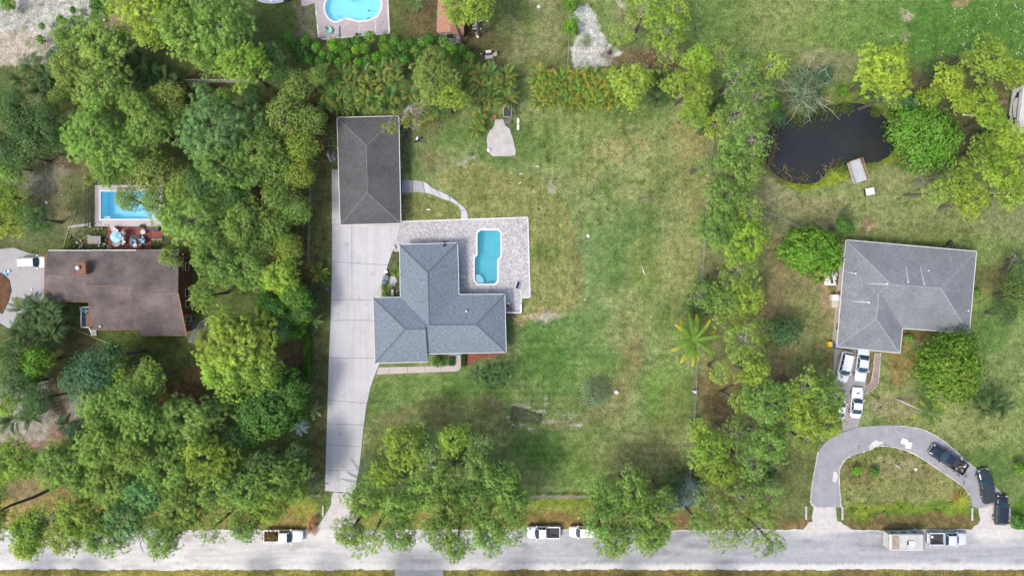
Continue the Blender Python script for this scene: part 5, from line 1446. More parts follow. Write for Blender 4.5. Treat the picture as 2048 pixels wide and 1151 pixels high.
trees('bush', (1140, 52, 16, 4, 'br'), (1142, 6, 16, 4, 'br'), (1548, 208, 16, 4, 'br'), (1714, 940, 11, 1.8, 'br'), (1751, 944, 11, 1.8, 'g'), (2046, 938, 16, 2.5, 'o'), (2040, 1045, 18, 2.5, 'd'), (1688, 180, 12, 3, 'br'), (1820, 676, 9, 1.5, 'br'), (1728, 183, 12, 3, 'y'), (120, 38, 10, 2.5, 'g'), (82, 52, 7, 2, 'g'), (145, 20, 8, 2, 'd'), (80, 78, 10, 2, 'g'), (12, 8, 14, 3, 'g'), (2010, 130, 12, 4, 'd'), (190, 10, 14, 6, 'd'), (215, 18, 13, 6, 'd'), (1955, 585, 10, 1.2, 'o'))
# clusia and mango bushes in the top hedge
for r in ((585, 92, 14, 'd'), (612, 80, 13, 'd'), (600, 104, 14, 'd'), (572, 76, 14, 'd'), (632, 94, 11, 'br'), (645, 108, 10, 'br'), (664, 84, 12, 'y'), (670, 95, 15, 'br'), (692, 86, 13, 'g'), (662, 113, 12, 'd'), (677, 126, 12, 'br'), (694, 110, 13, 'o'), (715, 80, 13, 'd'), (711, 98, 12, 'y'), (728, 94, 13, 'o'), (739, 72, 13, 'g'), (752, 114, 13, 'br'), (716, 124, 12, 'br'),
          (768, 76, 11, 'g'), (769, 94, 13, 'y'), (790, 82, 13, 'g'), (785, 106, 13, 'd'), (806, 95, 13, 'd'), (820, 84, 12, 'd'), (832, 100, 13, 'g'), (845, 84, 12, 'g'), (858, 78, 15, 'd'), (888, 82, 13, 'g'), (906, 96, 12, 'br'), (887, 108, 14, 'd'), (925, 100, 14, 'd'), (938, 112, 12, 'g'), (912, 120, 14, 'd'), (735, 118, 12, 'd'), (640, 122, 13, 'd'), (615, 120, 13, 'd'), (808, 118, 13, 'd'), (770, 118, 11, 'g'), (840, 118, 12, 'd')):
    T.append(('hedgebush', r[0], r[1], r[2], 4.0, r[3]))
rngA = random.Random(5)
def areca_row(kind, pts, tint, h=4.0, r=20):
    for (x, y) in pts: T.append((kind, x, y, r * rngA.uniform(.9, 1.12), h, tint))
grid = [(x + rngA.uniform(-6, 6), y + rngA.uniform(-5, 5)) for y in (142, 165, 188, 206) for x in range(655 + (int(y) % 2) * 10, 805, 25)]
areca_row('areca', grid, 'g')
areca_row('areca', [(x + rngA.uniform(-5, 5), y + rngA.uniform(-5, 5)) for y in (145, 170, 195) for x in range(915, 1015, 24)] + [(840, 210), (858, 222), (880, 212), (820, 185)], 'g')
areca_row('areca', [(x + rngA.uniform(-4, 4), y + rngA.uniform(-4, 4)) for y in (152, 167, 183, 198) for x in range(1080, 1228, 18)], 'y', 4, 19)
areca_row('areca', [(960, 232), (955, 258)], 'y', 2.4, 15)
areca_row('areca_dark', [(1310, 160), (1335, 175), (1318, 190), (1415, 215), (1430, 235), (1408, 245), (235, 125), (275, 130), (300, 150), (330, 160), (262, 160), (350, 175), (60, 130), (90, 150), (40, 160), (75, 180), (110, 165), (400, 190), (1408, 575), (1420, 600), (1395, 612), (1985, 800), (2005, 812), (1972, 815), (240, 145), (20, 840), (60, 830), (50, 760), (320, 180), (1535, 945), (1345, 965)], 'g', 4, 24)
areca_row('areca', [(638, 544)], 'y', 2.5, 15)
areca_row('areca', [(1395, 590), (1402, 625)], 'y', 3, 14)
areca_row('areca_dark', [(45, 620), (75, 612), (100, 628), (52, 650), (82, 648), (105, 655), (65, 675), (95, 675), (40, 668)], 'g', 5, 27)
areca_row('areca', [(793, 540), (772, 578)], 'br', 1.6, 10)
areca_row('areca', [(180, 357)], 'yy', 2.4, 13)
areca_row('areca_dark', [(620, 600), (150, 880), (190, 860), (130, 850)], 'b', 3.5, 18)

LM = [  # things on the ground that a label can point to
    ('kidney-shaped pool', 706, 20), ('rust-roofed shed', 903, 35), ('white sand patch', 1190, 80), ('top-left sandy yard', 80, 60), ('rectangular blue pool', 260, 410), ('brown-roofed house', 240, 580),
    ('charcoal-roofed garage', 738, 340), ('blue-grey-roofed house', 880, 610), ('hourglass pool', 975, 515), ('pond', 1650, 290), ('little dock', 1713, 342), ('grey-roofed house', 1810, 590), ('loop driveway', 1790, 880), ('parked white cars', 1700, 745),
    ('main driveway mouth', 680, 1030), ('driveway foot', 680, 930), ('branch-loaded pickup', 570, 1070), ('black-bedded white pickup', 1088, 1063), ('roadside white hatchback', 1165, 1062), ('camper trailer', 1810, 1078), ('coconut palm', 1383, 680),
    ('black gate', 113, 808), ('motorhome', 2030, 225), ('white roadside rail fence', 1200, 988), ('broken pale slab', 1003, 280), ('far-left grey driveway', 55, 560), ('dug pit in the lawn', 1053, 830), ('fan palm', 1190, 787), ('white board fence', 435, 165), ('long hedge strip', 617, 715),
    ('top right corner', 2040, 10), ('bottom left corner', 5, 1145), ('left photo edge', 0, 420), ('right photo edge', 2048, 440), ('top-right flowery field', 1700, 60), ('chain-link corner post', 1410, 420), ('road gap between pine groups', 1110, 1110), ('left chain-link fence end', 620, 522), ('red patio', 260, 480), ('right fence pillar', 1386, 781), ('bend of the back path', 880, 390)]
NM = {'pine': ('pine_tree', 'pine', 'pine'), 'sparse': ('pine_tree', 'thin-crowned pine', 'pine'), 'oak': ('oak_tree', 'loose-crowned broadleaf tree', 'tree'), 'dark': ('broadleaf_tree', 'dark-leaved broadleaf tree', 'tree'), 'mango': ('mango_tree', 'dense glossy-leaved tree', 'tree'), 'round': ('ficus_tree', 'big domed tree', 'tree'),
      'bush': ('bush', 'leafy bush', 'bush'), 'hedgebush': ('bush', 'rounded hedge bush', 'bush'), 'areca': ('areca_palm', 'palm clump', 'palm'), 'areca_dark': ('areca_palm', 'dark-fronded palm clump', 'palm')}
GRP = {'pine': 'pines round the plots', 'sparse': 'pines round the plots', 'oak': 'broadleaf trees of the left wood', 'dark': 'understorey trees', 'mango': 'dense glossy-leaved trees', 'round': 'domed trees', 'bush': 'bushes about the gardens', 'hedgebush': 'bushes of the top hedge', 'areca': 'clumping palms', 'areca_dark': 'clumping palms'}
used_labels = {}
def dirword(dx, dy):
    a = math.degrees(math.atan2(-dy, dx)) % 360
    return ['right of', 'upper right of', 'above', 'upper left of', 'left of', 'lower left of', 'below', 'lower right of'][int((a + 22.5) // 45) % 8]
def size_word(kind, r):
    lo, hi = {'bush': (12, 17), 'hedgebush': (12, 13.5), 'areca': (18, 21), 'areca_dark': (22, 26)}.get(kind, (33, 47))
    return 'small' if r < lo else ('large' if r > hi else 'mid-sized')
def tree_label(kind, x, y, r, tint):
    cands = sorted(LM, key=lambda l: (l[1] - x) ** 2 + (l[2] - y) ** 2)
    base = f"{size_word(kind, r)} {TW[tint]} {NM[kind][1]}"
    for i, L in enumerate(cands[:4]):
        dx, dy = x - L[1], y - L[2]; dd = math.hypot(dx, dy)
        for far in ((('just ' if dd < 70 else ('' if dd < 160 else 'far ')),)):
            lab = f"{base} {far}{dirword(dx, dy)} the {L[0]}"
            if lab not in used_labels: used_labels[lab] = 1; return lab
    for i in range(4, 16):
        L = cands[i]
        lab = f"{base} {dirword(x - L[1], y - L[2])} the {L[0]}"
        if lab not in used_labels: used_labels[lab] = 1; return lab
    return lab

VAR = {'pine': PINE, 'sparse': PINE_S, 'mango': MANGO, 'round': ROUND, 'oak': OAK, 'dark': DARK, 'bush': BUSH, 'hedgebush': BUSH, 'areca': ARECA, 'areca_dark': ARECA_D}
BASE_R = {'pine': 5.0, 'sparse': 5.0, 'mango': 3.9, 'round': 3.9, 'oak': 4.1, 'dark': 4.0, 'bush': 1.45, 'hedgebush': 1.45, 'areca': 2.0, 'areca_dark': 2.3}
HC = {'pine': 4.6, 'sparse': 4.6, 'mango': 3.4, 'round': 3.6, 'oak': 3.2, 'dark': 3.2, 'bush': 1.5, 'hedgebush': 1.5, 'areca': 1.2, 'areca_dark': 1.4}
rt = random.Random(77)
for i, (kind, x, y, r, h, tint) in enumerate(T):
    if kind in ('pine', 'sparse', 'oak'): h *= .70 if (y < 850 and (x < 640 or x > 1800)) else .82
    nm, _, cat = NM[kind]
    kk = (H - h * .85) / H
    Rm = r / S * kk * ((1.13 if x < 640 else 1.07) if kind in ('pine', 'sparse') else (1.08 if x < 640 else 1.0))
    sc = Rm / BASE_R[kind]
    hc = HC[kind] * sc
    if kind in ('mango', 'round', 'dark', 'bush', 'hedgebush', 'oak'): h = max(h, hc * .8)
    zb = max(h - hc, .25 if kind in ('bush', 'hedgebush') else 1.0)       # underside of the crown
    zc = zb + hc * .5
    p = P(x, y, zc)
    lean = (rt.uniform(-.7, .7), rt.uniform(-.7, .7)) if kind in ('pine', 'sparse', 'oak') else (0, 0)
    gz = -0.15
    root = thing(nm, tree_label(kind, x, y, r, tint), cat, (p.x + lean[0], p.y + lean[1], gz), 0, GRP[kind])
    vs = PINE_S if (kind == 'pine' and rt.random() < (.5 if 1350 < x < 1570 else (.18 if (y > 870 and x > 640) else (0 if x < 640 else .15)))) else VAR[kind]
    v = vs[rt.randrange(len(vs))]
    rz = rt.uniform(0, 6.28)
    tn = TINT[tint]; j = rt.uniform(.88, 1.14); hu = rt.uniform(.93, 1.09)
    sx_, sy_ = (rt.uniform(.90, 1.16), rt.uniform(.88, 1.06)); tl_ = (rt.uniform(-.1, .1), rt.uniform(-.1, .1))
    parts = (('crown', v[0]), ('limbs', v[1])) if 'areca' not in kind else (('fronds', v[0]), ('stems', v[1]))
    for pn, me in parts:
        o = link(pn, me, root, loc=(-lean[0], -lean[1], zb - gz), rz=rz, scale=(sc * rt.uniform(.97, 1.03), sc, sc * (1.0 if kind != 'bush' else .9)))
        if kind in ('pine', 'sparse', 'oak', 'dark', 'mango', 'round'):
            o.scale = (sc * sx_, sc * sy_, sc); o.rotation_euler = (tl_[0], tl_[1], rz)
        o.color = (tn[0] * j * hu, tn[1] * j, tn[2] * j, 1)
    if kind in ('pine', 'sparse', 'oak', 'dark', 'mango', 'round'):
        tr = link('trunk', FALLBACK, root)
        L = Vector((-lean[0], -lean[1], zb + .3 * sc)); 
        tr.rotation_euler = L.to_track_quat('Z', 'Y').to_euler()
        rad = .16 + .012 * h
        tr.scale = (rad, rad, L.length)
# ------------------------------------------------------------------ special palms and plants
def palm(name, label, cat, px, py, h, n, L, arch, el, col, tip=None, group=None, base=None, ll=.55, lw=.085, seed=1, dead=0, nl=20, tr=.13, curl=.35, flat=False, crownname='frond'):
    """crown centre seen at px,py at height h; base = ground photo point of the trunk when it leans"""
    lw *= 1.7; nl = max(9, int(nl * .75)); ll *= .8
    rng = np.random.default_rng(seed)
    c = P(px, py, h)
    b = P(*base) if base else Vector((c.x, c.y, 0))
    root = thing(name, label, cat, (b.x, b.y, -.12), 0, group)
    top = c - root.location
    if h > .6:
        mid = Vector((top.x * .55, top.y * .55, top.z * .42))
        MB().tube([(0, 0, 0), tuple(mid * .5), tuple(mid), tuple(top)], [tr * 1.25, tr, tr * .9, tr * .8], 8).obj('trunk', M_bark_pale if base else M_bark_grey, root)
    me0 = None
    for i in range(n):
        az = i * 2.39996 + rng.normal() * .12
        k = i / max(1, n - 1)
        cc = np.array(col) * rng.uniform(.85, 1.15)
        tp = tip if (tip is not None and rng.uniform() < .55) else None
        V, F, C = frond_geo(rng, L * rng.uniform(.85, 1.08), arch * (.75 + .5 * k), nl, ll, lw, cc, el - k * .75, rng.normal() * curl, tipcol=tp)
        o = link(crownname, np_mesh(crownname, V, F, M_leaf, C), root, loc=tuple(top), rz=az)
        o.color = (1, 1, 1, 1)
    return root
GRN = (.13, .24, .045)
palm('coconut_palm', 'large coconut palm with yellow-tipped fronds beside the right lawn fence', 'palm', 1387, 680, 6.0, 17, 4.3, 1.05, .7, (.17, .31, .035), (.74, .60, .03), seed=3, ll=.58, lw=.12, nl=30, curl=.22)
for i, (x, y) in enumerate(((956, 748), (981, 743), (1008, 738), (977, 768), (1000, 761))):
    palm('feather_palm', ('leftmost of the five small feathery palms below the blue-grey-roofed house', 'upper middle palm of the five small feathery palms on the front lawn', 'rightmost of the five small feathery palms on the front lawn', 'lowest of the five small feathery palms on the front lawn', 'small feathery palm inside the group of five, lower right')[i], 'palm', x, y, 3.2, 8, 1.65, 1.3, .7, (.045, .115, .030), None, 'five small palms on the front lawn', ll=.40, lw=.10, seed=20 + i, nl=14, tr=.07)
palm('date_palm', 'blue-green palm reaching two long fronds over the foot of the driveway', 'palm', 738, 962, 5.0, 16, 4.6, .75, .5, (.075, .145, .105), seed=5, ll=.55, lw=.07, nl=26, curl=.2)
palm('feather_palm', 'leaning palm with long pale trunk above the loop driveway', 'palm', 1860, 826, 5.0, 12, 3.0, 1.2, .7, (.09, .18, .03), (.50, .46, .05), base=(1793, 797), seed=6, ll=.7, lw=.10, nl=16, tr=.16)
palm('feather_palm', 'single young palm above the strip hedge left of the driveway', 'palm', 631, 641, 2.5, 8, 1.5, 1.3, .7, (.13, .22, .06), seed=7, ll=.42, lw=.09, nl=12, tr=.06)
palm('feather_palm', 'open palm at the edge of the dense dark tree left of the driveway', 'palm', 627, 820, 3.0, 9, 1.7, 1.2, .7, (.14, .23, .07), (.33, .38, .12), seed=8, ll=.42, lw=.09, nl=12, tr=.06)
palm('blue_palm', 'powdery blue palm at the lower edge of the dense dark tree', 'palm', 600, 852, 3.6, 12, 1.8, 1.3, .8, (.15, .23, .24), seed=9, ll=.5, lw=.10, nl=12)
palm('feather_palm', 'dark palm whose single frond tip crosses the left edge of the driveway', 'palm', 628, 962, 3.8, 9, 2.4, 1.0, .5, (.07, .14, .09), seed=10, ll=.5, lw=.09, nl=16)
for i, (x, y) in enumerate(((190, 985), (213, 975), (232, 966))):
    palm('bird_of_paradise', ('pale striped-leaf plant under the bottom left pines, leftmost of three', 'pale striped-leaf plant under the bottom left pines, middle of three', 'pale striped-leaf plant under the bottom left pines, rightmost of three')[i], 'plant', x, y, 7.5, 14, 2.0, 1.1, .8, (.40, .46, .30), seed=30 + i, group='three pale striped-leaf plants', ll=.5, lw=.16, nl=9)
palm('feather_palm', 'dark small palm with pale cut trunk at the far lower left of the giant palms', 'palm', 88, 703, 2.5, 9, 1.2, 1.2, .8, (.12, .24, .07), seed=12, ll=.4, lw=.09, nl=10)
palm('feather_palm', 'narrow-leaved palm at the top edge between kidney pool and shed', 'palm', 833, 6, 3, 10, 1.8, 1.3, .9, (.11, .20, .05), seed=13, ll=.45, lw=.09, nl=12)

def starburst(name, label, px, py, h, n, L, colf, seed=1, group=None, el=(.15, .9), w=.055):
    rng = np.random.default_rng(seed)
    c = P(px, py, h); root = thing(name, label, 'palm', (c.x, c.y, -.1), 0, group)
    MB().lathe((0, 0, 0), [(.22, 0), (.26, h * .5), (.2, h + .1)], 9).obj('trunk', M_bark, root)
    for i in range(n):
        az = i * 2.39996; k = i / (n - 1)
        e = el[1] - (el[1] - el[0]) * k
        V, F, C = frond_geo(rng, L * rng.uniform(.85, 1.05), .6 + .3 * k, 9, .16, .05, np.array(colf(az, k)) * rng.uniform(.85, 1.15), e, 0)
        o = link('frond', np_mesh('frond', V, F, M_leaf, C), root, loc=(0, 0, h + .1), rz=az); o.color = (1, 1, 1, 1)
    return root
def star_col(az, k):
    o = max(0, math.cos(az - 2.1)) * (.4 + .6 * k)
    return (np.array((.34, .40, .04)) * (1 - o) + np.array((.46, .19, .09)) * o)
starburst('cycad', 'star-shaped cycad with orange and yellow fronds beside the loop driveway', 1918, 998, .9, 46, 2.1, star_col, 4, w=.05)

def fan_palm(label, px, py, h, R, n, col, seed, tip=None, name='fan_palm'):
    rng = np.random.default_rng(seed)
    c = P(px, py, h); root = thing(name, label, 'palm', (c.x, c.y, -.1))
    MB().tube([(0, 0, 0), (0, 0, h)], [.2, .17], 8).obj('trunk', M_bark_grey, root)
    for i in range(n):
        az = i * 2.39996; k = i / (n - 1); rr = R * (.18 + .5 * math.sqrt(k))
        V = []; F = []; C = []
        st = np.array([0, 0, 0.]); hub = np.array([rr, 0, .9 - 1.3 * k])
        V += [st + (0, .02, 0), st - (0, .02, 0), hub]; F += [(0, 1, 2)]; C += [np.array(col)] * 3
        nb = 9
        cc = np.array(col) * rng.uniform(.5, 1.35)
        for b in range(nb):
            a = (b / (nb - 1) - .5) * 4.6
            ln = R * .42 * (1 - .18 * abs(a) / 2.3)
            d = np.array([math.cos(a), math.sin(a), -.25 - .12 * abs(math.sin(b * 1.7))]); s = np.array([-math.sin(a), math.cos(a), 0]) * .10
            o = len(V)
            V += [hub, hub + d * ln * .55 + s, hub + d * ln, hub + d * ln * .55 - s]; F += [(o, o + 1, o + 2), (o, o + 2, o + 3)]
            ct = cc if tip is None else cc * .7 + np.array(tip) * .3
            C += [cc * .75, cc, ct * 1.2, cc]
        o = link('leaf', np_mesh('leaf', np.array(V), np.array(F), M_leaf, np.array(C)), root, loc=(0, 0, h), rz=az); o.color = (1, 1, 1, 1)
fan_palm('round grey-green fan palm on the lawn beside the white boulder', 1190, 787, 2.2, 2.9, 16, (.15, .235, .135), 2, (.5, .5, .2))
fan_palm('silvery blue fan palm between the two roadside pine groups', 1372, 985, 3.0, 3.0, 22, (.20, .29, .30), 3, name='blue_palm')
fan_palm('dark blue-green fan palm under the pines at the right fence corner', 1345, 1000, 3.0, 2.4, 18, (.14, .22, .20), 4, name='blue_palm')

def bare_tree(label, px, py, h, r, seed, mat=M_bark_grey, arcs=(0, 6.28), n=9, tuft=0, name='bare_tree', tcol=(.36, .42, .06), base=None):
    rng = np.random.default_rng(seed); c = P(px, py, h * .8); b = P(*base) if base else c
    root = thing(name, label, 'tree', (b.x, b.y, -.1)); top = c - root.location
    MB().tube([(0, 0, 0), tuple(top * .5 + Vector((.2, .1, 0))), tuple(top)], [.2, .16, .1], 7).obj('trunk', mat, root)
    tops = []
    for i in range(n):
        a = arcs[0] + (arcs[1] - arcs[0]) * (i + rng.uniform(.2, .8)) / n
        L = r / S * rng.uniform(.55, 1.1)
        e = np.array(top) + np.array([math.cos(a) * L, math.sin(a) * L, rng.uniform(-.5, 1.4)])
        pts = limb_path(rng, np.array(top) + (0, 0, -.3), e, .3, 6, .3)
        mb = MB().tube(pts, [.085, .075, .06, .05, .035, .025, .012], 4, caps=False)
        for k in range(5):
            p = pts[2 + k % 4]; q_ = p + np.array([math.cos(a + rng.normal() * .9), math.sin(a + rng.normal() * .9), rng.uniform(-.2, .5)]) * L * rng.uniform(.25, .5)
            mb.tube([p, (p + q_) / 2 + rng.normal(size=3) * .08, q_], [.035, .025, .01], 3, caps=False); tops.append(q_)
        tops.append(e); mb.obj('branch', mat, root)
    if tuft:
        sel = [tops[int(k)] for k in rng.permutation(len(tops))[:tuft]]
        cen = np.concatenate([np.array(t_) + rng.normal(size=(8, 3)) * .35 for t_ in sel]); out = unit(rng.normal(size=cen.shape) * .6 + np.array([0, 0, 1]))
        lv = Leaves(); lv.add(*tufts(rng, cen, out, 28, .38, .034, np.array(tcol) * rng.uniform(.8, 1.2, (len(cen), 1)), out))
        o = link('needles', lv.mesh('needles', M_needle), root)
    return root
bare_tree('half-dead pine with bare grey limbs over the garage roof corner', 817, 212, 9, 62, 5, arcs=(-2.6, .3), n=11, tuft=16, name='half_dead_pine')
bare_tree('white-limbed lichen-covered tree spreading over the upper pond bank', 1612, 182, 9.5, 62, 6, M_bark_pale, n=11, name='lichen_tree')
bare_tree('grey bare-limbed tree above the dark canopy at the left edge', 30, 225, 12, 60, 7, M_bark_grey, n=9)
bare_tree('fallen grey branches among the yellow pines below the domed tree', 1848, 362, 2, 44, 8, M_bark_grey, n=7, name='fallen_branches')
bare_tree('bare forked limbs poking from the pines right of the pond fence', 1470, 165, 13, 36, 9, M_bark_grey, n=6)
bare_tree('bare grey limbs inside the pine crown left of the blue pine', 395, 450, 13, 34, 10, M_bark_grey, n=8)
bare_tree('bare curved limbs hanging over the road at the lower left', 285, 1060, 12, 46, 11, M_bark, arcs=(3.3, 5.8), n=6)
bare_tree('leafless twigs between the centre pines and the driveway foot', 945, 935, 9, 30, 12, M_bark_grey, n=6)
bare_tree('small leafless shrub at the far right edge above the round bush', 2040, 520, 4, 34, 14, M_bark_grey, arcs=(2.2, 4.2), n=4, name='fallen_branches')
# strip hedge
hg = thing('hedge', 'narrow clipped bright green hedge along the left edge of the driveway strip', 'hedge', P(617, 714))
hgl = Leaves(); rr_ = np.random.default_rng(9)
m = 4200; a_ = P(612.5, 760); b_ = P(622, 664)
cen = np.stack([rr_.uniform(a_.x, b_.x, m), rr_.uniform(a_.y, b_.y, m), rr_.uniform(.2, 1.5, m)], -1) - np.array([*P(617, 714)])
dr = unit(rr_.normal(size=(m, 3)) + np.array([0, 0, .5]))
for k in range(2): hgl.add(*leafquads(rr_, cen, unit(dr + rr_.normal(size=(m, 3)) * .5), .22, .10, np.array([.13, .32, .03]) * rr_.uniform(.6, 1.4, (m, 1)), nr=unit(dr + np.array([0, 0, .6]))))
link('foliage', hgl.mesh('foliage', M_leaf), hg)
MB().box((0, 0, .5), (.5, (b_.y - a_.y) * .98, 1.0)).obj('inner_twigs', M_bark, hg)
for hx, hy, hx2, hy2, lab in ((899, 711, 909, 730, 'short clipped hedge on the left of the front door path'), (922.5, 708, 931, 731, 'short clipped hedge on the right of the front door path')):
    a_, b_ = P(hx, hy2), P(hx2, hy); cc_ = (a_ + b_) / 2
    hg = thing('hedge', lab, 'hedge', cc_); m = 500
    cen = np.stack([rr_.uniform(a_.x, b_.x, m), rr_.uniform(a_.y, b_.y, m), rr_.uniform(.1, .8, m)], -1) - np.array([*cc_]); dr = unit(rr_.normal(size=(m, 3)) + np.array([0, 0, .5]))
    hgl = Leaves(); hgl.add(*leafquads(rr_, cen, dr, .2, .1, np.array([.08, .17, .035]) * rr_.uniform(.6, 1.4, (m, 1)), nr=dr)); link('foliage', hgl.mesh('foliage', M_leaf), hg)
    MB().box((0, 0, .3), (b_.x - a_.x, b_.y - a_.y, .6)).obj('inner_twigs', plain('hedge_core', (.03, .06, .02), .9), hg)
def rosette_bush(label, px, py, r, h, col, seed):
    c = P(px, py, h * .6); root = thing('bush', label, 'bush', (c.x, c.y, -.1))
    v = broad_variant(seed, 1.5, 1.5, 11, 24, .30, .10, col, .4, None, 0, 5)
    for nm, me in (('crown', v[0]), ('limbs', v[1])): link(nm, me, root, loc=(0, 0, h * .35), scale=(r / 18,) * 3)
rosette_bush('star-leaved green shrub at the front of the blue-grey-roofed house', 876, 722, 15, 2.0, (.10, .24, .04), 91)
MB().prism(pxpoly([(932, 707.5), (1010, 705.5), (985, 713), (960, 718), (945, 727), (932, 731)]), -.1, .02).obj('mulch_bed', plain('red_mulch', (.20, .07, .045), .95, .4, 2.0), kind='structure')
MB().prism(pxpoly([(759, 589), (800, 589), (800, 500), (786, 502), (774, 535)]), -.1, .004).obj('side_bed', plain('dark_turf_mulch', (.075, .085, .035), .95, .5, 1.5), kind='structure')

# ---- loose stuff nobody could count
def scatter_blades(name, label, cat, cen, n, L, w, col, seed, spread=.5, up=.6, mat=M_leaf):
    rng = np.random.default_rng(seed); V = []; F = []; C = []
    lv = Leaves()
    pts = np.concatenate([np.array([P(x, y, z)]) + rng.normal(size=(n, 3)) * np.array([sp, sp, 0]) * spread for x, y, z, sp in cen])
    m = len(pts)
    d = unit(rng.normal(size=(m, 3)) * np.array([1, 1, .4]) + np.array([0, 0, up])); d[:, 2] = np.abs(d[:, 2])
    lv.add(*leafquads(rng, pts, d, L, w, np.array(col) * rng.uniform(.6, 1.35, (m, 1)), .3))
    o = link(name, lv.mesh(name, mat), label=label, cat=cat, kind='stuff'); o.color = (1, 1, 1, 1)
    return o
scatter_blades('reeds', 'dry tan reeds standing round the pond edge', 'reeds', [(1536, 262, -.3, 1.0), (1548, 290, -.3, .9), (1542, 305, -.3, .7), (1556, 248, -.3, 1.2), (1538, 325, -.3, .6), (1568, 345, -.3, .8), (1580, 355, -.3, .7), (1606, 360, -.3, .9), (1656, 340, -.3, 1.1), (1664, 333, -.3, 1.0), (1648, 350, -.3, .7), (1576, 240, -.3, 1.2), (1545, 270, -.3, .7)], 18, 1.4, .05, (.50, .43, .28), 3, .62, .40)
scatter_blades('bank_grass', 'long green grass hanging over the upper pond bank', 'grass', [(1590, 238, -.3, 1.2), (1612, 230, -.3, 1.2), (1640, 222, -.3, 1.3), (1665, 216, -.3, 1.3), (1690, 213, -.3, 1.2), (1715, 330, 0, 1.0), (1684, 336, 0, 1.0), (1750, 222, -.2, .8)], 130, .8, .08, (.16, .24, .06), 4, .55, .5)
rngw = random.Random(12)
wc = []
for _ in range(330):
    x, y = rngw.choice([(rngw.uniform(1560, 2040), rngw.uniform(375, 490)), (rngw.uniform(1690, 1940), rngw.uniform(885, 1030)), (rngw.uniform(1760, 2040), rngw.uniform(720, 940)), (rngw.uniform(1060, 1340), rngw.uniform(220, 470)), (rngw.uniform(1150, 2040), rngw.uniform(5, 110))])
    wc.append((x, y, -.02, rngw.uniform(.1, .3)))
scatter_blades('weeds', 'dark weed tufts scattered over the lawns', 'weeds', wc, 12, .28, .10, (.075, .15, .035), 5, 1.0, .35)
mb = MB(); rf_ = random.Random(4)
for _ in range(95):
    x, y = rf_.uniform(1900, 2048), rf_.uniform(0, 112)
    if rf_.random() < .35: x, y = rf_.uniform(1760, 1960), rf_.uniform(70, 115)
    p = P(x, y, .3); mb.lathe((p.x, p.y, .25), [(.04, 0), (rf_.uniform(.05, .09), .05)], 6)
mb.obj('wildflowers', plain('white_petals', (.72, .74, .55), .7), label='white wildflowers dotted over the lush field at the top right', cat='flowers', kind='stuff')
# rubble and pale stones round the pit, sand and house corners
mb = MB(); rs = random.Random(8)
for (x, y, n, sp) in ((1020, 634, 14, 14), (1072, 633, 26, 26), (1105, 632, 16, 16), (1050, 812, 26, 20), (1086, 826, 24, 20), (1130, 833, 16, 30), (1036, 848, 16, 16), (1105, 845, 30, 26), (1105, 383, 12, 9), (945, 316, 14, 9), (922, 328, 12, 12), (1200, 105, 30, 30), (1815, 33, 14, 14), (385, 682, 24, 12), (400, 650, 12, 12), (1760, 810, 30, 26), (90, 340, 50, 60), (80, 390, 40, 40), (1692, 1053, 10, 20), (1970, 845, 14, 24), (1280, 110, 30, 50)):
    for _ in range(n):
        p = P(rs.gauss(x, sp * .5), rs.gauss(y, sp * .22)); r = rs.uniform(.03, .11)
        mb.lathe((p.x, p.y, -.06), [(r, 0), (r * .95, r * .6), (r * .45, r * 1.1)], 6, sx=rs.uniform(.7, 1.5), smooth=False)
mb.obj('rubble', plain('pale_limestone', (.40, .375, .34), .95, .3, 3), label='pale limestone rubble lying about the lawns', cat='stones', kind='stuff')

# ------------------------------------------------------------------ vehicles
def car_paint(name, c, rough=.25): 
    t = NT(name); b = t.bsdf(t.mix(tuple(c), t.ramp(t.noise(5, 3), [(.3, .93), (.7, 1.05)]), 1, 'MULTIPLY'), rough); b.inputs['Coat Weight'].default_value = .6; b.inputs['Coat Roughness'].default_value = .08
    return t.m
PW = car_paint('white_car_paint', (.72, .72, .72)); PS = car_paint('silver_car_paint', (.52, .56, .62)); PB = car_paint('black_car_paint', (.012, .014, .02)); PN = car_paint('navy_black_paint', (.010, .014, .03)); PG_ = car_paint('dark_green_grey_paint', (.02, .03, .03))
M_tyre = plain('tyre_rubber', (.025, .025, .025), .85, .15); M_rim = plain('wheel_rim', (.45, .45, .46), .35, .1, metal=.6)
M_hl = plain('headlight_lens', (.60, .62, .62), .15, .04); M_tl = plain('tail_light_lens', (.30, .02, .02), .2, .05)
M_glassb = plain('blue_tinted_glass', (.025, .055, .075), .05, .1); M_bed = plain('bed_liner', (.030, .032, .034), .7, .3)
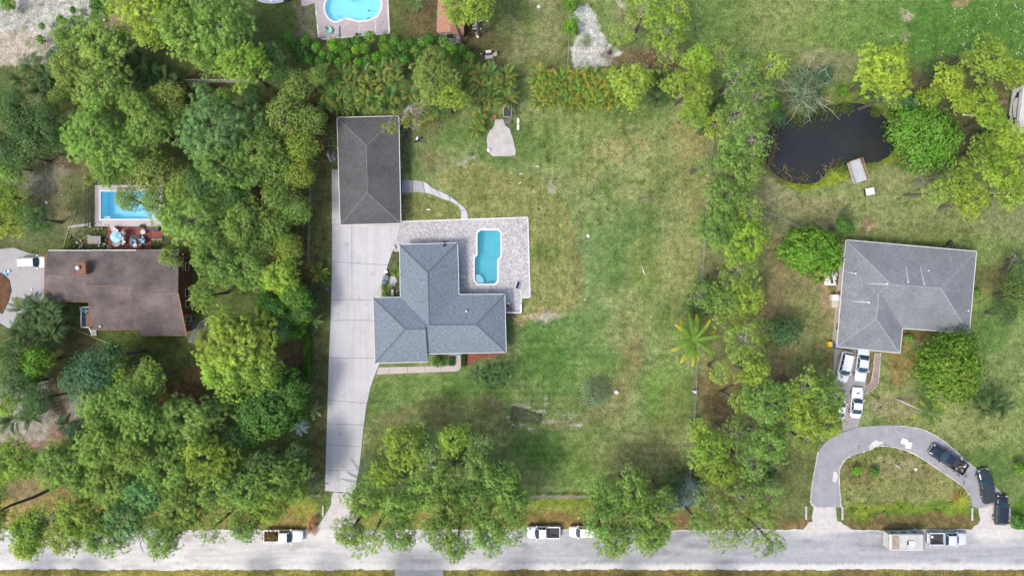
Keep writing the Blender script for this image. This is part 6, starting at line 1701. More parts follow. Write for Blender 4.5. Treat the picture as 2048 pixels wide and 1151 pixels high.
def vehicle(name, label, cat, px, py, deg, L, W, Hh, paint, kind='suv', roofmat=None, group=None, bedmat=None, cover=False, scoop=False, rails=False):
    c = P(px, py, .7)
    root = thing(name, label, cat, (c.x, c.y, .03), math.radians(deg), group)
    hw = W / 2; belt = {'suv': 1.08, 'sedan': .92, 'coupe': .86, 'pickup': 1.12}[kind]
    hood = belt - .05
    secs = []
    f0 = -L / 2 if kind != 'pickup' else -.085 * L
    for k in range(15):
        t = k / 14; x = f0 + (L / 2 - f0) * t
        e = (x / (L / 2))
        w = hw * (1 - .16 * max(0, e - .72) / .28 * (max(0, e - .72) / .28) - (.10 * (max(0, -e - .8) / .2) ** 2 if kind != 'pickup' else 0))
        zt = belt - (.0 if e < .35 else .10 * ((e - .35) / .65) ** 2 + (.22 if e > .985 else 0)) - ((.18 if kind in ('sedan', 'coupe') and e < -.97 else 0))
        if kind == 'suv' and e < -.985: zt -= .1
        secs.append((x, w, .28 if abs(e) < .97 else .40, zt))
    mb = MB(); n = 11
    for (x, w, zl, zt) in secs:
        for (fy, z) in ((-.86, zl), (-1, zl + .2), (-1, zt - .16), (-.93, zt - .03), (-.6, zt + .035), (0, zt + .055), (.6, zt + .035), (.93, zt - .03), (1, zt - .16), (1, zl + .2), (.86, zl)):
            mb.v.append((x, w * fy, z))
    for i in range(len(secs) - 1):
        for j in range(n - 1):
            mb.f.append([i * n + j, i * n + j + 1, (i + 1) * n + j + 1, (i + 1) * n + j]); mb.mi.append(0); mb.sm.append(True)
        mb.f.append([i * n + n - 1, i * n, (i + 1) * n, (i + 1) * n + n - 1]); mb.mi.append(0); mb.sm.append(False)
    mb.f.append(list(range(n))); mb.mi.append(0); mb.sm.append(False)
    mb.f.append([(len(secs) - 1) * n + j for j in range(n)][::-1]); mb.mi.append(0); mb.sm.append(False)
    body = mb.obj('body', paint, root)
    fb, ft, rt_, rb = {'suv': (.235, .115, -.40, -.465), 'sedan': (.20, .075, -.15, -.30), 'coupe': (.13, .0, -.20, -.36), 'pickup': (.235, .135, -.055, -.075)}[kind]
    fb *= L; ft *= L; rt_ *= L; rb *= L
    wb = hw * .93; wt = hw * .74; zr = Hh - .03; zb_ = belt + .0
    # cabin glass, each pane its own piece
    def pane(nm, pts, mat=M_glassb): MB().add(pts, [tuple(range(len(pts)))]).obj(nm, mat, root)
    pane('windshield', [(fb, -wb * .93, zb_ + .03), (fb + .10, 0, zb_ + .05), (fb, wb * .93, zb_ + .03), (ft, wt * .95, zr), (ft + .05, 0, zr + .02), (ft, -wt * .95, zr)])
    pane('rear_window', [(rb, wb * .9, zb_ + .04), (rb - .06, 0, zb_ + .05), (rb, -wb * .9, zb_ + .04), (rt_, -wt * .92, zr), (rt_, wt * .92, zr)])
    cuts_ = [0, .5, 1] if kind != 'suv' else [0, .36, .70, 1]
    for s in (-1, 1):
        for a, b in zip(cuts_, cuts_[1:]):
            a2, b2 = a + .015, b - .015
            xb = lambda t: rb + .05 + (fb - .08 - rb - .05) * t
            xt = lambda t: rt_ + (ft - rt_) * t
            pts = [(xb(a2), s * wb, zb_ + .02), (xb(b2), s * wb, zb_ + .02), (xt(b2), s * wt, zr - .03), (xt(a2), s * wt, zr - .03)]
            pane('side_window', pts if s < 0 else pts[::-1])
        pm_ = MB()
        for (x0, x1) in ((fb, ft), (rb, rt_)): pm_.tube([(x0, s * wb * .97, zb_), (x1, s * wt, zr)], .045, 5)
        for a in cuts_[1:-1]: pm_.tube([(rb + .05 + (fb - .08 - rb - .05) * a, s * wb * .99, zb_), (rt_ + (ft - rt_) * a, s * wt * 1.01, zr)], .035, 4)
        pm_.obj('pillar', paint, root)
        # mirrors, lamps
        MB().box((fb - .12, s * (hw + .11), zb_ + .05), (.16, .26, .16)).obj('mirror', paint, root)
        MB().box((L / 2 - .14, s * hw * .68, belt - .28), (.22, .34, .16), -s * .35).obj('headlight', M_hl, root)
        MB().box((-L / 2 + .05, s * hw * .84, belt - .22), (.12, .2, .24)).obj('tail_light', M_tl, root)
    rm = MB()
    g = 5
    for i in range(g + 1):
        for j in range(g + 1):
            u = i / g; v = j / g * 2 - 1
            rm.v.append((rt_ - .06 + (ft - rt_ + .10) * u, v * wt * 1.02, zr + .05 - .05 * v * v - .035 * (2 * u - 1) ** 2))
    for i in range(g):
        for j in range(g): rm.f.append([i * (g + 1) + j, (i + 1) * (g + 1) + j, (i + 1) * (g + 1) + j + 1, i * (g + 1) + j + 1]); rm.mi.append(0); rm.sm.append(True)
    ro = rm.obj('roof', roofmat or paint, root)
    if rails:
        for s in (-1, 1): MB().tube([(rt_ + .1, s * wt * .86, zr + .09), (ft - .15, s * wt * .86, zr + .09)], .03, 5).obj('roof_rail', M_dark, ro)
    MB().box(((rb + fb) / 2, 0, belt - .06), ((fb - rb) * .98, W * .86, .06)).obj('interior', M_dark, root)
    for sx in (.315, -.30):
        for s in (-1, 1):
            r = .36 if kind in ('suv', 'pickup') else .32
            w_ = MB(); pts = []
            w_.tube([(sx * L, s * (hw - .22), r), (sx * L, s * (hw + .015), r)], r, 14)
            wh = w_.obj('wheel', M_tyre, root)
            MB().tube([(sx * L, s * (hw + .0), r), (sx * L, s * (hw + .03), r)], r * .62, 10).obj('rim', M_rim, wh)
    # seams of bonnet and bumpers
    MB().box((L / 2 + .02, 0, .52), (.14, W * .86, .22)).obj('bumper', paint if kind != 'pickup' else M_rim, root)
    MB().box((-L / 2 - .02, 0, .55), (.14, W * .86, .20)).obj('bumper', paint if kind != 'pickup' else M_rim, root)
    mb = MB()
    for s in (-1, 1): mb.box(((fb + L / 2) / 2, s * hw * .62, belt + .018 - .035), ((L / 2 - fb) * .82, .03, .02))
    mb.obj('bonnet_crease', paint, root)
    MB().box((fb + .14, 0, belt + .065), (.09, W * .62, .03)).obj('wiper_cowl', M_dark, root)
    if scoop: MB().lathe((fb + (L / 2 - fb) * .55, 0, belt - .0), [(.24, 0), (.2, .08)], 10, sx=.5, sy=1.4).obj('bonnet_scoop', M_dark, root)
    if kind == 'pickup':
        x0, x1 = -L / 2 + .04, -.09 * L
        zt = belt; zf = .72
        bm = MB()
        for s in (-1, 1):
            bm.box(((x0 + x1) / 2, s * (hw - .075), (zt + .32) / 2), (x1 - x0, .15, zt - .32))
        bm.box((x0 + .05, 0, (zt + .34) / 2), (.10, W - .30, zt - .36)); bm.box((x1 - .04, 0, (zt + .34) / 2 + .02), (.08, W - .30, zt - .34))
        bd_ = bm.obj('bed', paint, root)
        MB().box(((x0 + x1) / 2, 0, (zf if not cover else zt - .02)), (x1 - x0 - .2, W - .31, .06)).obj('bed_floor' if not cover else 'bed_cover', bedmat or M_bed, bd_)
        if not cover:
            for s in (-1, 1): MB().box(((x0 + x1) / 2, s * (hw - .42), zf + .12), (.9, .2, .22)).obj('wheel_housing', bedmat or M_bed, bd_)
    return root
G1, G2 = 'cars on the parking pad of the grey-roofed house', 'dark vehicles on the loop driveway'
vehicle('parked_suv', 'white SUV with roof rails nosing up to the brown-roofed house', 'suv', 67, 524.5, 2, 4.75, 1.9, 1.75, PW, 'suv', rails=True)
vehicle('parked_suv', 'white rounded crossover, upper left of the four white cars', 'car', 1689, 733, -103, 4.95, 1.95, 1.65, PW, 'suv', group=G1)
vehicle('parked_car', 'long pale silver sedan with its tail under the grey roof eave', 'car', 1724, 729, -98, 5.4, 1.95, 1.42, car_paint('pearl_paint', (.60, .64, .68)), 'sedan', group=G1)
vehicle('parked_car', 'white coupe with bonnet scoop, lowest of the white cars in the open', 'car', 1713.5, 805, 85, 4.9, 1.9, 1.32, PW, 'coupe', scoop=True, group=G1)
vehicle('parked_car', 'white coupe mostly hidden under the pine at the parking pad', 'car', 1679, 812, 83, 4.7, 1.9, 1.38, PW, 'coupe', group=G1)
tk = vehicle('pickup_truck', 'black crew-cab pickup carrying rubbish in its open bed, first on the loop', 'pickup', 1896, 917.5, 147.5, 6.6, 2.05, 1.85, PN, 'pickup', group=G2)
vehicle('pickup_truck', 'black pickup with covered bed, middle of the three dark vehicles on the loop', 'pickup', 1972, 971, 103, 5.6, 1.95, 1.8, PG_, 'pickup', cover=True, bedmat=plain('black_tonneau', (.02, .028, .03), .6), group=G2)
vehicle('parked_suv', 'black SUV parked at the sandy mouth of the loop driveway', 'suv', 2001.5, 1018.5, 87, 4.8, 1.9, 1.6, PB, 'suv', group=G2)
vehicle('pickup_truck', 'silver pickup with black bed hitched in front of the camper trailer', 'pickup', 1893.5, 1075.5, 0, 6.3, 2.05, 1.9, PS, 'pickup', group='pickups on the road')
vehicle('pickup_truck', 'white pickup with empty black bed on the roadside', 'pickup', 1087, 1063, 180, 5.5, 1.95, 1.8, PW, 'pickup', group='pickups on the road')
vehicle('parked_suv', 'white hatchback with its tail under the roadside pine', 'car', 1166, 1062, 180, 4.4, 1.8, 1.6, PW, 'suv')
vehicle('pickup_truck', 'white pickup loaded with cut branches beside the driveway mouth', 'pickup', 567, 1070, 0, 6.4, 2.0, 1.85, PW, 'pickup', group='pickups on the road')
# loads
def junk(name, label, cat, px, py, z, n, sp, cols, seed, size=(.15, .6)):
    r = random.Random(seed); c = P(px, py, z); root = thing(name, label, cat, (c.x, c.y, z))
    for k in range(n):
        s = (r.uniform(*size), r.uniform(size[0], size[1] * .6), r.uniform(.06, .3))
        MB().box((r.gauss(0, sp * .5), r.gauss(0, sp * .5), s[2] / 2 + r.uniform(0, .12)), s, r.uniform(0, 3), tilt=(r.uniform(-.3, .3), r.uniform(-.3, .3))).obj('scrap', plain('scrap_%d_%d' % (seed, k % len(cols)), cols[k % len(cols)], .7, .2), root)
    return root
junk('rubbish_pile', 'white and brown rubbish in the bed of the first black pickup', 'rubbish', 1919, 934, .8, 14, 1.1, [(.5, .5, .5), (.2, .14, .1), (.35, .30, .26), (.1, .1, .11)], 3)
bc = P(545, 1070, 1.0)
bl = thing('branch_load', 'brown and green cut branches heaped on the white pickup', 'branches', (bc.x, bc.y, .8))
rng = np.random.default_rng(44); cen = rng.normal(size=(500, 3)) * np.array([1.0, .5, .3]) + (0, 0, .4)
lv = Leaves(); lv.add(*leafquads(rng, cen, unit(rng.normal(size=(500, 3))), .3, .12, np.array((.26, .17, .06)) * rng.uniform(.5, 1.5, (500, 1)), nr=unit(rng.normal(size=(500, 3)) + (0, 0, 1)))); link('leaves', lv.mesh('leaves', M_leaf), bl)
for k in range(9): a = rng.uniform(0, 3.1); MB().tube([(-math.cos(a) * 1.1, -math.sin(a) * .5, .3), (math.cos(a) * 1.1, math.sin(a) * .5, .6)], .03, 4).obj('stick', M_bark, bl)
MB().box((P(1865, 1073, 1).x, P(1865, 1073, 1).y, .85), (.28, .38, .22), .2).obj('plastic_crate', PW, label='small white box in the bed of the silver pickup', cat='box')
# camper trailer
tr = thing('camper_trailer', 'long white camper trailer with brown stained band on its roof', 'trailer', (P(1799, 0).x, P(0, 1072).y, 0))
TL_, TW_, TH_ = 6.15, 2.5, 2.65
M_tw = plain('aged_white_fibreglass', (.43, .42, .40), .5, .18, 1.2); M_tside = plain('ribbed_trailer_siding', (.36, .37, .36), .5, .12, 1.0)
prof = [(-TL_ / 2, .45), (-TL_ / 2, 2.45), (-TL_ / 2 + .3, TH_ - .02), (TL_ / 2 - .7, TH_ - .02), (TL_ / 2 - .05, 1.9), (TL_ / 2, .9), (TL_ / 2 - .3, .45)]
mb = MB()
for s in (-1, 1): mb.add([(x, s * TW_ / 2, z) for x, z in prof], [tuple(range(7)) if s < 0 else tuple(range(7))[::-1]])
for i in range(7):
    a, b = prof[i], prof[(i + 1) % 7]; mb.add([(a[0], -TW_ / 2, a[1]), (a[0], TW_ / 2, a[1]), (b[0], TW_ / 2, b[1]), (b[0], -TW_ / 2, b[1])], [(0, 1, 2, 3)])
mb.obj('body', M_tside, tr)
rfm = MB().box((-.2, 0, TH_ + .01), (TL_ - 1.1, TW_ - .12, .05)).obj('roof', M_tw, tr)
MB().box((-TL_ / 2 + .95, 0, TH_ + .05), (1.15, TW_ - .3, .04)).obj('roof_patch', plain('brown_roof_stain', (.30, .24, .19), .9, .25, 1.5), rfm)
MB().box((.35, -.05, TH_ + .17), (1.0, .7, .26)).obj('air_conditioner', PW, rfm)
MB().box((-.22, -.05, TH_ + .16), (.16, .62, .2)).obj('air_intake', M_dark, rfm)
for s in (-1, 1): MB().box((-.2, s * (TW_ / 2 + .01), TH_ - .05), (TL_ - 1.1, .06, .12)).obj('roof_edge', PW, tr)
for z in (.8, 1.1, 1.4, 1.7, 2.0): MB().box((-TL_ / 2 - .012, 0, z), (.03, TW_ - .2, .05)).obj('rib', PW, tr)
for z in (.9, 1.3, 1.9): MB().box((0, TW_ / 2 + .012, z), (TL_ - .5, .03, .05)).obj('rib', PW, tr)
for x in (-1.9, -.2, 1.4): MB().box((x, TW_ / 2 + .02, 1.6), (.8, .05, .5)).obj('window', M_glass, tr)
MB().box((.7, TW_ / 2 + .018, 1.35), (.65, .04, 1.6)).obj('door', PW, tr)
for x in (-.45, .45):
    for s in (-1, 1): MB().tube([(x, s * (TW_ / 2 - .25), .33), (x, s * (TW_ / 2 - .02), .33)], .33, 12).obj('wheel', M_tyre, tr)
MB().tube([(TL_ / 2 - .3, .5, .5), (TL_ / 2 + 1.0, 0, .5), (TL_ / 2 - .3, -.5, .5)], .05, 5).obj('drawbar', M_dark, tr)
# motorhome at the right edge
mo = thing('motorhome', 'white motorhome with black swoosh stripes cut by the right edge', 'motorhome', (P(2030, 0).x, P(0, 226).y, 0), math.radians(-8))
ML, MW, MHt = 7.2, 2.6, 3.1
MB().box((0, 0, MHt / 2 + .25), (MW, ML, MHt - .5)).obj('body', PW, mo)
rr2 = MB().box((.05, 0, MHt + .03), (MW - .1, ML - .1, .07)).obj('roof', plain('grimy_white_roof', (.48, .45, .45), .7, .25, .7), mo)
for x, y, w_, l_, h_ in ((.1, 1.4, .9, .9, .28), (.3, -1.0, .6, .6, .18)): MB().box((x, y, MHt + .06 + h_ / 2), (w_, l_, h_)).obj('roof_unit', PW, rr2)
for y0, z0, y1, z1 in ((3.2, 2.6, 1.2, .9), (2.9, 2.9, 2.2, 1.4), (1.0, 1.0, -3.3, 2.4), (2.4, 2.2, -3.3, 2.7)):
    MB().tube([(-MW / 2 - .01, y0, z0), (-MW / 2 - .01, (y0 + y1) / 2, (z0 + z1) / 2 - .15), (-MW / 2 - .01, y1, z1)], [.03, .08, .03], 5).obj('stripe', M_dark, mo)
for y in (2.3, -1.9): MB().box((-MW / 2 - .012, y, 1.9), (.03, .9, .6)).obj('window', M_glass, mo)
MB().tube([(-MW / 2 + .2, -1.1, .42), (-MW / 2 - .03, -1.1, .42)], .42, 14).obj('wheel', M_tyre, mo)

# ------------------------------------------------------------------ dock, patio and garden things
M_dock = plain('pale_grey_deck_board', (.40, .42, .43), .8, .10, 1.2); M_dwood = plain('weathered_brown_rail', (.36, .25, .19), .85, .2)
dk = thing('dock', 'small grey boarded dock with timber rails at the pond edge', 'dock', P(1714, 342))
C4 = [P(1694, 325.5, .5), P(1720.5, 316, .5), P(1735, 359, .3), P(1707, 368, .3)]
C4 = [c - dk.location for c in C4]
for k in range(9):
    a = C4[0].lerp(C4[1], (k + .04) / 9); b = C4[0].lerp(C4[1], (k + .96) / 9); c_ = C4[3].lerp(C4[2], (k + .96) / 9); d_ = C4[3].lerp(C4[2], (k + .04) / 9)
    dn = Vector((0, 0, .06)); MB().add([a, b, c_, d_, a - dn, b - dn, c_ - dn, d_ - dn], [(3, 2, 1, 0), (4, 5, 6, 7), (0, 1, 5, 4), (1, 2, 6, 5), (2, 3, 7, 6), (3, 0, 4, 7)]).obj('board', M_dock, dk)
up = Vector((0, 0, .75))
for (a, b, off) in ((C4[0], C4[3], 0), (C4[1], C4[2], 0), (C4[0], C4[1], 0)):
    MB().tube([a + up, b + up], .055, 4).obj('rail', M_dwood, dk)
    MB().tube([a + up * .5, b + up * .5], .045, 4).obj('rail', M_dwood, dk)
    for k in range(4): p = a.lerp(b, k / 3); MB().tube([p - Vector((0, 0, 1)), p + up], .06, 5).obj('post', M_dwood, dk)
i_ = C4[1].lerp(C4[0], .12); j_ = C4[2].lerp(C4[3], .12); MB().tube([i_ + up * .6, j_ + up * .6], .07, 4).obj('bench_seat', M_dwood, dk)
def table(label, px, py, z, r, mat, name='table', shape=(1, 1), h=.72, rz=0):
    c = P(px, py, z + h); t = thing(name, label, 'table', (c.x, c.y, z), rz)
    MB().lathe((0, 0, h - .04), [(r, 0), (r, .04)], 16, sx=shape[0], sy=shape[1], smooth=False).obj('table_top', mat, t)
    for a in range(4): MB().tube([(math.cos(a * 1.571 + .78) * r * .6 * shape[0], math.sin(a * 1.571 + .78) * r * .6 * shape[1], 0), (math.cos(a * 1.571 + .78) * r * .7 * shape[0], math.sin(a * 1.571 + .78) * r * .7 * shape[1], h - .03)], .025, 5).obj('leg', mat, t)
    return t
def chair(label, px, py, z, rz, mat, group=None, w=.62):
    c = P(px, py, z + .4); t = thing('patio_chair', label, 'chair', (c.x, c.y, z), rz, group)
    MB().box((0, 0, .43), (w, w, .07)).obj('seat', mat, t)
    MB().box((-w / 2 + .03, 0, .75), (.07, w, .6), 0, tilt=(0, -.25)).obj('backrest', mat, t)
    for s in (-1, 1):
        MB().box((0, s * w / 2, .64), (w * .9, .07, .04)).obj('armrest', mat, t)
        for s2 in (-1, 1): MB().tube([(s2 * w * .42, s * w * .44, 0), (s2 * w * .42, s * w * .44, .42)], .022, 4).obj('leg', mat, t)
    return t
M_wpl = plain('white_resin', (.66, .64, .62), .5, .05); M_bluefab = plain('pale_blue_fabric', (.20, .42, .50), .8, .2, 5)
GC = 'pale chairs on the red patio'
for lab, x, y, rz in (('white chair right above the blue umbrella', 228, 458, -1.2), ('white chair just right of the first chair above the umbrella', 233, 461, -1.9), ('white chair upper right of the blue umbrella', 248, 465, -2.6), ('small white chair right of the blue umbrella', 247.5, 477, 3.0), ('pinkish cushioned chair lower right of the blue umbrella', 248, 484.5, 2.3), ('white chair half over the oval glass table', 237, 487, 1.7)):
    chair(lab, x, y, .03, rz, M_wpl, GC)
table('oval glass table below the blue umbrella', 233, 487, .03, .55, plain('grey_glass_top', (.22, .25, .26), .15), shape=(1.2, .9))
table('round white table at the lower edge of the blue rug', 269.5, 490.5, .05, .36, M_wpl)
table('round pale table near the planter by the pool deck', 285.5, 463.5, .03, .42, plain('grey_table_top', (.42, .42, .42), .6))
um = thing('patio_umbrella', 'open light blue patio umbrella on the red patio', 'umbrella', (P(231, 473, 2.3).x, P(231, 473, 2.3).y, .03))
fab = plain('patterned_aqua_fabric', (.20, .48, .60), .8, .3, 4); 
MB().tube([(0, 0, 0), (0, 0, 2.5)], .03, 6).obj('pole', M_metal, um)
for k in range(8):
    a, b = k * math.pi / 4, (k + 1) * math.pi / 4; R_ = .98
    MB().add([(0, 0, 2.5), (R_ * math.cos(a), R_ * math.sin(a), 2.1), (R_ * .93 * math.cos((a + b) / 2), R_ * .93 * math.sin((a + b) / 2), 2.16), (R_ * math.cos(b), R_ * math.sin(b), 2.1)], [(0, 1, 2), (0, 2, 3)]).obj('canopy_panel', fab if k % 2 else plain('pale_aqua_fabric', (.34, .56, .64), .8, .3, 4), um)
table('round table under the blue umbrella', 231, 473.5, .03, .45, M_wpl, h=.7)
MB().prism(pxpoly([(260, 470), (289, 471), (291, 489), (262, 493)]), .03, .046).obj('rug', plain('blue_grey_rug', (.16, .25, .33), .95, .35, 4), label='blue-grey rug on the red patio', cat='rug')
lo = thing('lounge_chair', 'black lounge chair on the blue-grey rug', 'lounger', (P(275, 474.5).x, P(0, 475).y, .05), .12)
MB().box((0, 0, .32), (1.3, .62, .12)).obj('cushion', M_dark, lo); MB().box((.75, 0, .52), (.45, .62, .1), tilt=(0, -.6)).obj('backrest', M_dark, lo)
for a in (-1, 1):
    for b in (-1, 1): MB().tube([(a * .55, b * .26, 0), (a * .55, b * .26, .27)], .025, 4).obj('leg', M_metal, lo)
for lab, x, y, rz in (('blue-cushioned chair at the upper right of the rug', 284.5, 476, 2.6), ('blue-cushioned chair at the right end of the rug', 288, 482, 2.9), ('pale blue chair on the lower left of the rug', 268.5, 483.5, .7)): chair(lab, x, y, .05, rz, plain('blue_cushion', (.36, .46, .60), .8), 'blue chairs on the rug')
chair('rust-coloured chair below the rug', 279.5, 491, .05, 1.9, plain('rust_cushion', (.34, .18, .11), .8))
pl = thing('planter', 'square stone planter between the pool deck and the red patio', 'planter', P(286, 453))
MB().box((0, 0, .3), (.6, .6, .6)).obj('box', plain('planter_stone', (.36, .34, .30), .9), pl)
v = BUSH[0]; link('plant', v[0], pl, loc=(0, 0, .5), scale=(.25, .25, .3))
MB().prism(pxpoly(smooth_closed([(300, 455), (318, 455), (322, 458), (318, 462), (302, 461)], 3)), 0, .65).obj('spa_cover', plain('black_vinyl', (.015, .017, .02), .45), label='black spa cover between pool deck and small red patio', cat='spa')
gw_ = plain('green_grey_stone', (.19, .20, .15), .95, .3)
for k in range(9): p = P(306 + k * 2.3, 478 + (k % 2) * 1.5); MB().box((p.x, p.y, .1), (.32, .3, .2 + .03 * (k % 3)), k * .3).obj('garden_stone', gw_, label='mossy garden stone below the small red patio, ' + ('leftmost of the row', 'second from the left', 'third from the left', 'fourth from the left', 'in the middle of the row', 'fourth from the right', 'third from the right', 'second from the right', 'rightmost of the row')[k], cat='stone', group='mossy stones by the small red patio')
wt = thing('work_table', 'grey wooden work table between the brown house and the pool', 'table', P(194, 480))
for k in range(6): MB().box((-.9 + k * .36, 0, .75), (.33, 1.3, .05)).obj('plank', plain('grey_plank', (.26, .25, .23), .9, .2), wt)
for a in (-.9, .9):
    for b in (-.5, .5): MB().box((a, b, .36), (.08, .08, .72)).obj('leg', M_fwood, wt)
junk('junk_pile', 'pots and clutter along the wall of the brown house, right of the work table', 'clutter', 205, 492, .0, 12, 1.4, [(.3, .3, .3), (.5, .5, .48), (.1, .1, .1), (.3, .18, .1)], 5, (.15, .5))
junk('junk_pile', 'dark clutter and pots at the left rear corner of the brown house', 'clutter', 165, 492, .0, 14, 1.7, [(.14, .14, .14), (.4, .4, .4), (.1, .08, .06), (.32, .2, .1)], 6, (.15, .6))
junk('junk_pile', 'pale scraps among the shrubs left of the red patio', 'clutter', 185, 463, .0, 10, 1.8, [(.5, .5, .48), (.12, .16, .1), (.3, .3, .28)], 7, (.12, .4))
scatter_blades('shrub_border', 'mixed low shrubs between the pool and the brown house', 'shrubs', [(188, 465, 0, 1.2), (200, 462, 0, 1.2), (175, 470, 0, 1.0), (150, 490, 0, 1.0), (145, 485, 0, .8), (212, 494, 0, .5), (310, 484, 0, 1.2), (318, 490, 0, 1.2), (305, 495, 0, .8)], 90, .4, .1, (.11, .19, .05), 8, .8, .6)
sp = thing('stepping_path', 'rough stone stepping path leading left from the trellis screen', 'path', P(160, 451))
for k in range(9): p = P(139 + k * 5.2, 453.5 - k * .7) - sp.location; MB().lathe((p.x, p.y, -.02), [(.26, 0), (.25, .06)], 7, sx=1, sy=.8 + .1 * (k % 3), smooth=False).obj('stone', plain('pale_step_stone', (.40, .39, .37), .9), sp)
# hoses
MB().tube([tuple(P(*q_, .12)) for q_ in smooth_open([(134, 650), (160, 662), (190, 675), (215, 685), (228, 691), (234, 692), (237, 688)], 4)], .055, 5).obj('garden_hose', plain('lime_hose', (.42, .52, .16), .5), label='long lime-green hose on the front grass of the brown house', cat='hose')
MB().tube([tuple(P(*q_, .12)) for q_ in smooth_open([(152, 424), (145, 440), (138, 455), (131, 478), (127, 495)], 4)], .045, 5).obj('garden_hose', plain('yellow_hose', (.42, .45, .18), .5), label='straight yellow-green hose behind the brown house', cat='hose')
MB().tube([tuple(P(*q_, .10)) for q_ in smooth_open([(386, 661), (395, 655), (402, 643), (412, 640)], 4)], .05, 5).obj('garden_hose', plain('white_hose', (.5, .5, .5), .5), label='white hose at the right end of the brown house', cat='hose')
# kidney pool side
rd = thing('round_tub', 'round teal tub with blue cloth beside the kidney pool', 'tub', P(657.5, 61, .3))
MB().lathe((0, 0, -.3), [(.60, 0), (.66, .4), (.66, .46), (.56, .46), (.54, .40), (.1, .38)], 20).obj('shell', plain('teal_shell', (.22, .42, .36), .5), rd)
MB().box((-.3, .32, .2), (.55, .32, .12), -.7).obj('cloth', plain('deep_blue_cloth', (.04, .10, .18), .8), rd)
sl = thing('sun_lounger', 'grey sun lounger beside the teal tub at the kidney pool', 'lounger', P(675.5, 62))
MB().box((0, 0, .35), (.62, 1.5, .06)).obj('bed', plain('grey_sling', (.32, .34, .36), .7), sl); MB().box((0, -.95, .5), (.62, .6, .05), tilt=(-.5, 0)).obj('backrest', plain('grey_sling', (.3, .3, .3)), sl)
for a in (-.28, .28):
    for b in (-.9, .6): MB().tube([(a, b, 0), (a, b, .33)], .022, 4).obj('leg', M_metal, sl)
MB().tube([tuple(P(676, 31, .1)), tuple(P(689, 41, .5))], .04, 6).obj('pool_ladder_rail', M_metal, label='slim metal handrail at the lower left step of the kidney pool', cat='handrail')
for x, y in ((735, 38), (739, 37)): p = P(x, y, .1); MB().lathe((p.x, p.y, .06), [(.12, 0), (.12, .12), (.05, .2)], 8).obj('pool_float', plain('dark_float', (.05, .07, .08), .5), label=('left' if x < 737 else 'right') + ' one of two dark floats on the lower rim of the kidney pool', cat='float', group='dark floats on the kidney pool rim')
p = P(738, 22, -.04); MB().lathe((p.x, p.y, -.07), [(.28, 0), (.26, .06), (.12, .09)], 10, sy=.5).obj('pool_cleaner', plain('grey_green_plastic', (.08, .18, .18), .5), label='grey-green pool cleaner floating in the kidney pool', cat='pool cleaner')
p = P(714, 69, .1); MB().box((p.x, p.y, .12), (.3, .5, .14), .6).obj('pool_shoe', M_dark, label='small dark object lying on the kidney pool deck', cat='bag')
scatter_blades('deck_debris', 'dark leaf litter on the right end of the kidney pool deck', 'litter', [(760, 55, .06, .7), (768, 45, .06, .7), (765, 30, .06, .5), (652, 72, .06, .5), (646, 60, .06, .5), (772, 62, .06, .4)], 45, .12, .06, (.10, .07, .05), 9, .9, .0)
# by the shed
be = thing('picnic_bench', 'grey plank picnic table tipped beside the rust-roofed shed', 'table', P(955, 52), .1)
M_gp = plain('grey_bench_plank', (.36, .37, .40), .8, .12)
for k in range(3): MB().box((-.05 + k * .0, .3 - k * .26, .72), (.75, .23, .05)).obj('plank', M_gp, be)
for y, x0 in ((.72, .15), (-.62, -.1)): MB().box((x0, y, .42), (1.5, .26, .06), -.12).obj('bench_plank', M_gp, be)
for y in (-.3, .3): MB().box((0, y, .35), (.1, .08, .7)).obj('leg', M_gp, be)
p = P(955.5, 74); MB().lathe((p.x, p.y, 0), [(.26, 0), (.30, .38), (.27, .38), (.25, .3), (.0, .3)], 14).obj('bucket', PW, label='round white bucket between shed and grill', cat='bucket')
p = P(952.5, 67); MB().lathe((p.x, p.y, 0), [(.16, 0), (.2, .2), (.1, .25)], 10).obj('flower_pot', plain('tan_pot', (.36, .30, .20), .8), label='small tan pot next to the round white bucket', cat='pot')
at_ = thing('quad_bike', 'dirty grey quad bike parked above the clumping palms', 'quad bike', P(979, 113), .1)
M_qb = plain('faded_grey_plastic', (.30, .31, .31), .6, .2); M_qb2 = plain('rusty_brown', (.22, .11, .07), .8, .3)
MB().box((-.1, .5, .75), (.9, .5, .12), tilt=(.2, 0)).obj('front_rack', M_wpl, at_); MB().box((-.1, -.3, .72), (1.3, .55, .10)).obj('rear_rack', M_qb, at_); MB().box((-.1, .1, .85), (.8, .35, .16)).obj('seat', M_dark, at_)
MB().tube([(-.6, .35, .95), (-.1, .42, 1.05), (.5, .35, .95)], .03, 5).obj('handlebar', M_metal, at_); MB().tube([(-1.0, -.62, .6), (1.0, -.62, .6)], .05, 5).obj('bumper_bar', M_metal, at_)
for x in (-.8, .6):
    for y in (-.5, .5): MB().tube([(x - .12, y, .28), (x + .12, y, .28)], .28, 12).obj('wheel', M_tyre, at_)
MB().box((.95, .05, .35), (.7, .6, .5), .4).obj('cargo_box', plain('tan_box', (.38, .30, .22), .8), at_); MB().box((1.15, .5, .3), (.5, .4, .4), .2).obj('engine_cover', M_qb2, at_)
p = P(962.5, 109); MB().lathe((p.x, p.y, 0), [(.12, 0), (.14, .2), (.05, .25)], 9).obj('flower_pot', M_wpl, label='tiny white pot left of the quad bike', cat='pot')
p = P(1015.5, 130); MB().lathe((p.x, p.y, 0), [(.12, 0), (.12, .14), (.04, .2)], 9).obj('ball', PW, label='small white ball on the grass right of the quad bike', cat='ball')
p = P(1077.5, 13.5); MB().lathe((p.x, p.y, -.1), [(.34, 0), (.3, .2), (.1, .28)], 9, smooth=False).obj('stone', plain('blue_white_stone', (.46, .50, .50), .8), label='pale stone alone on the grass near the top edge', cat='stone')
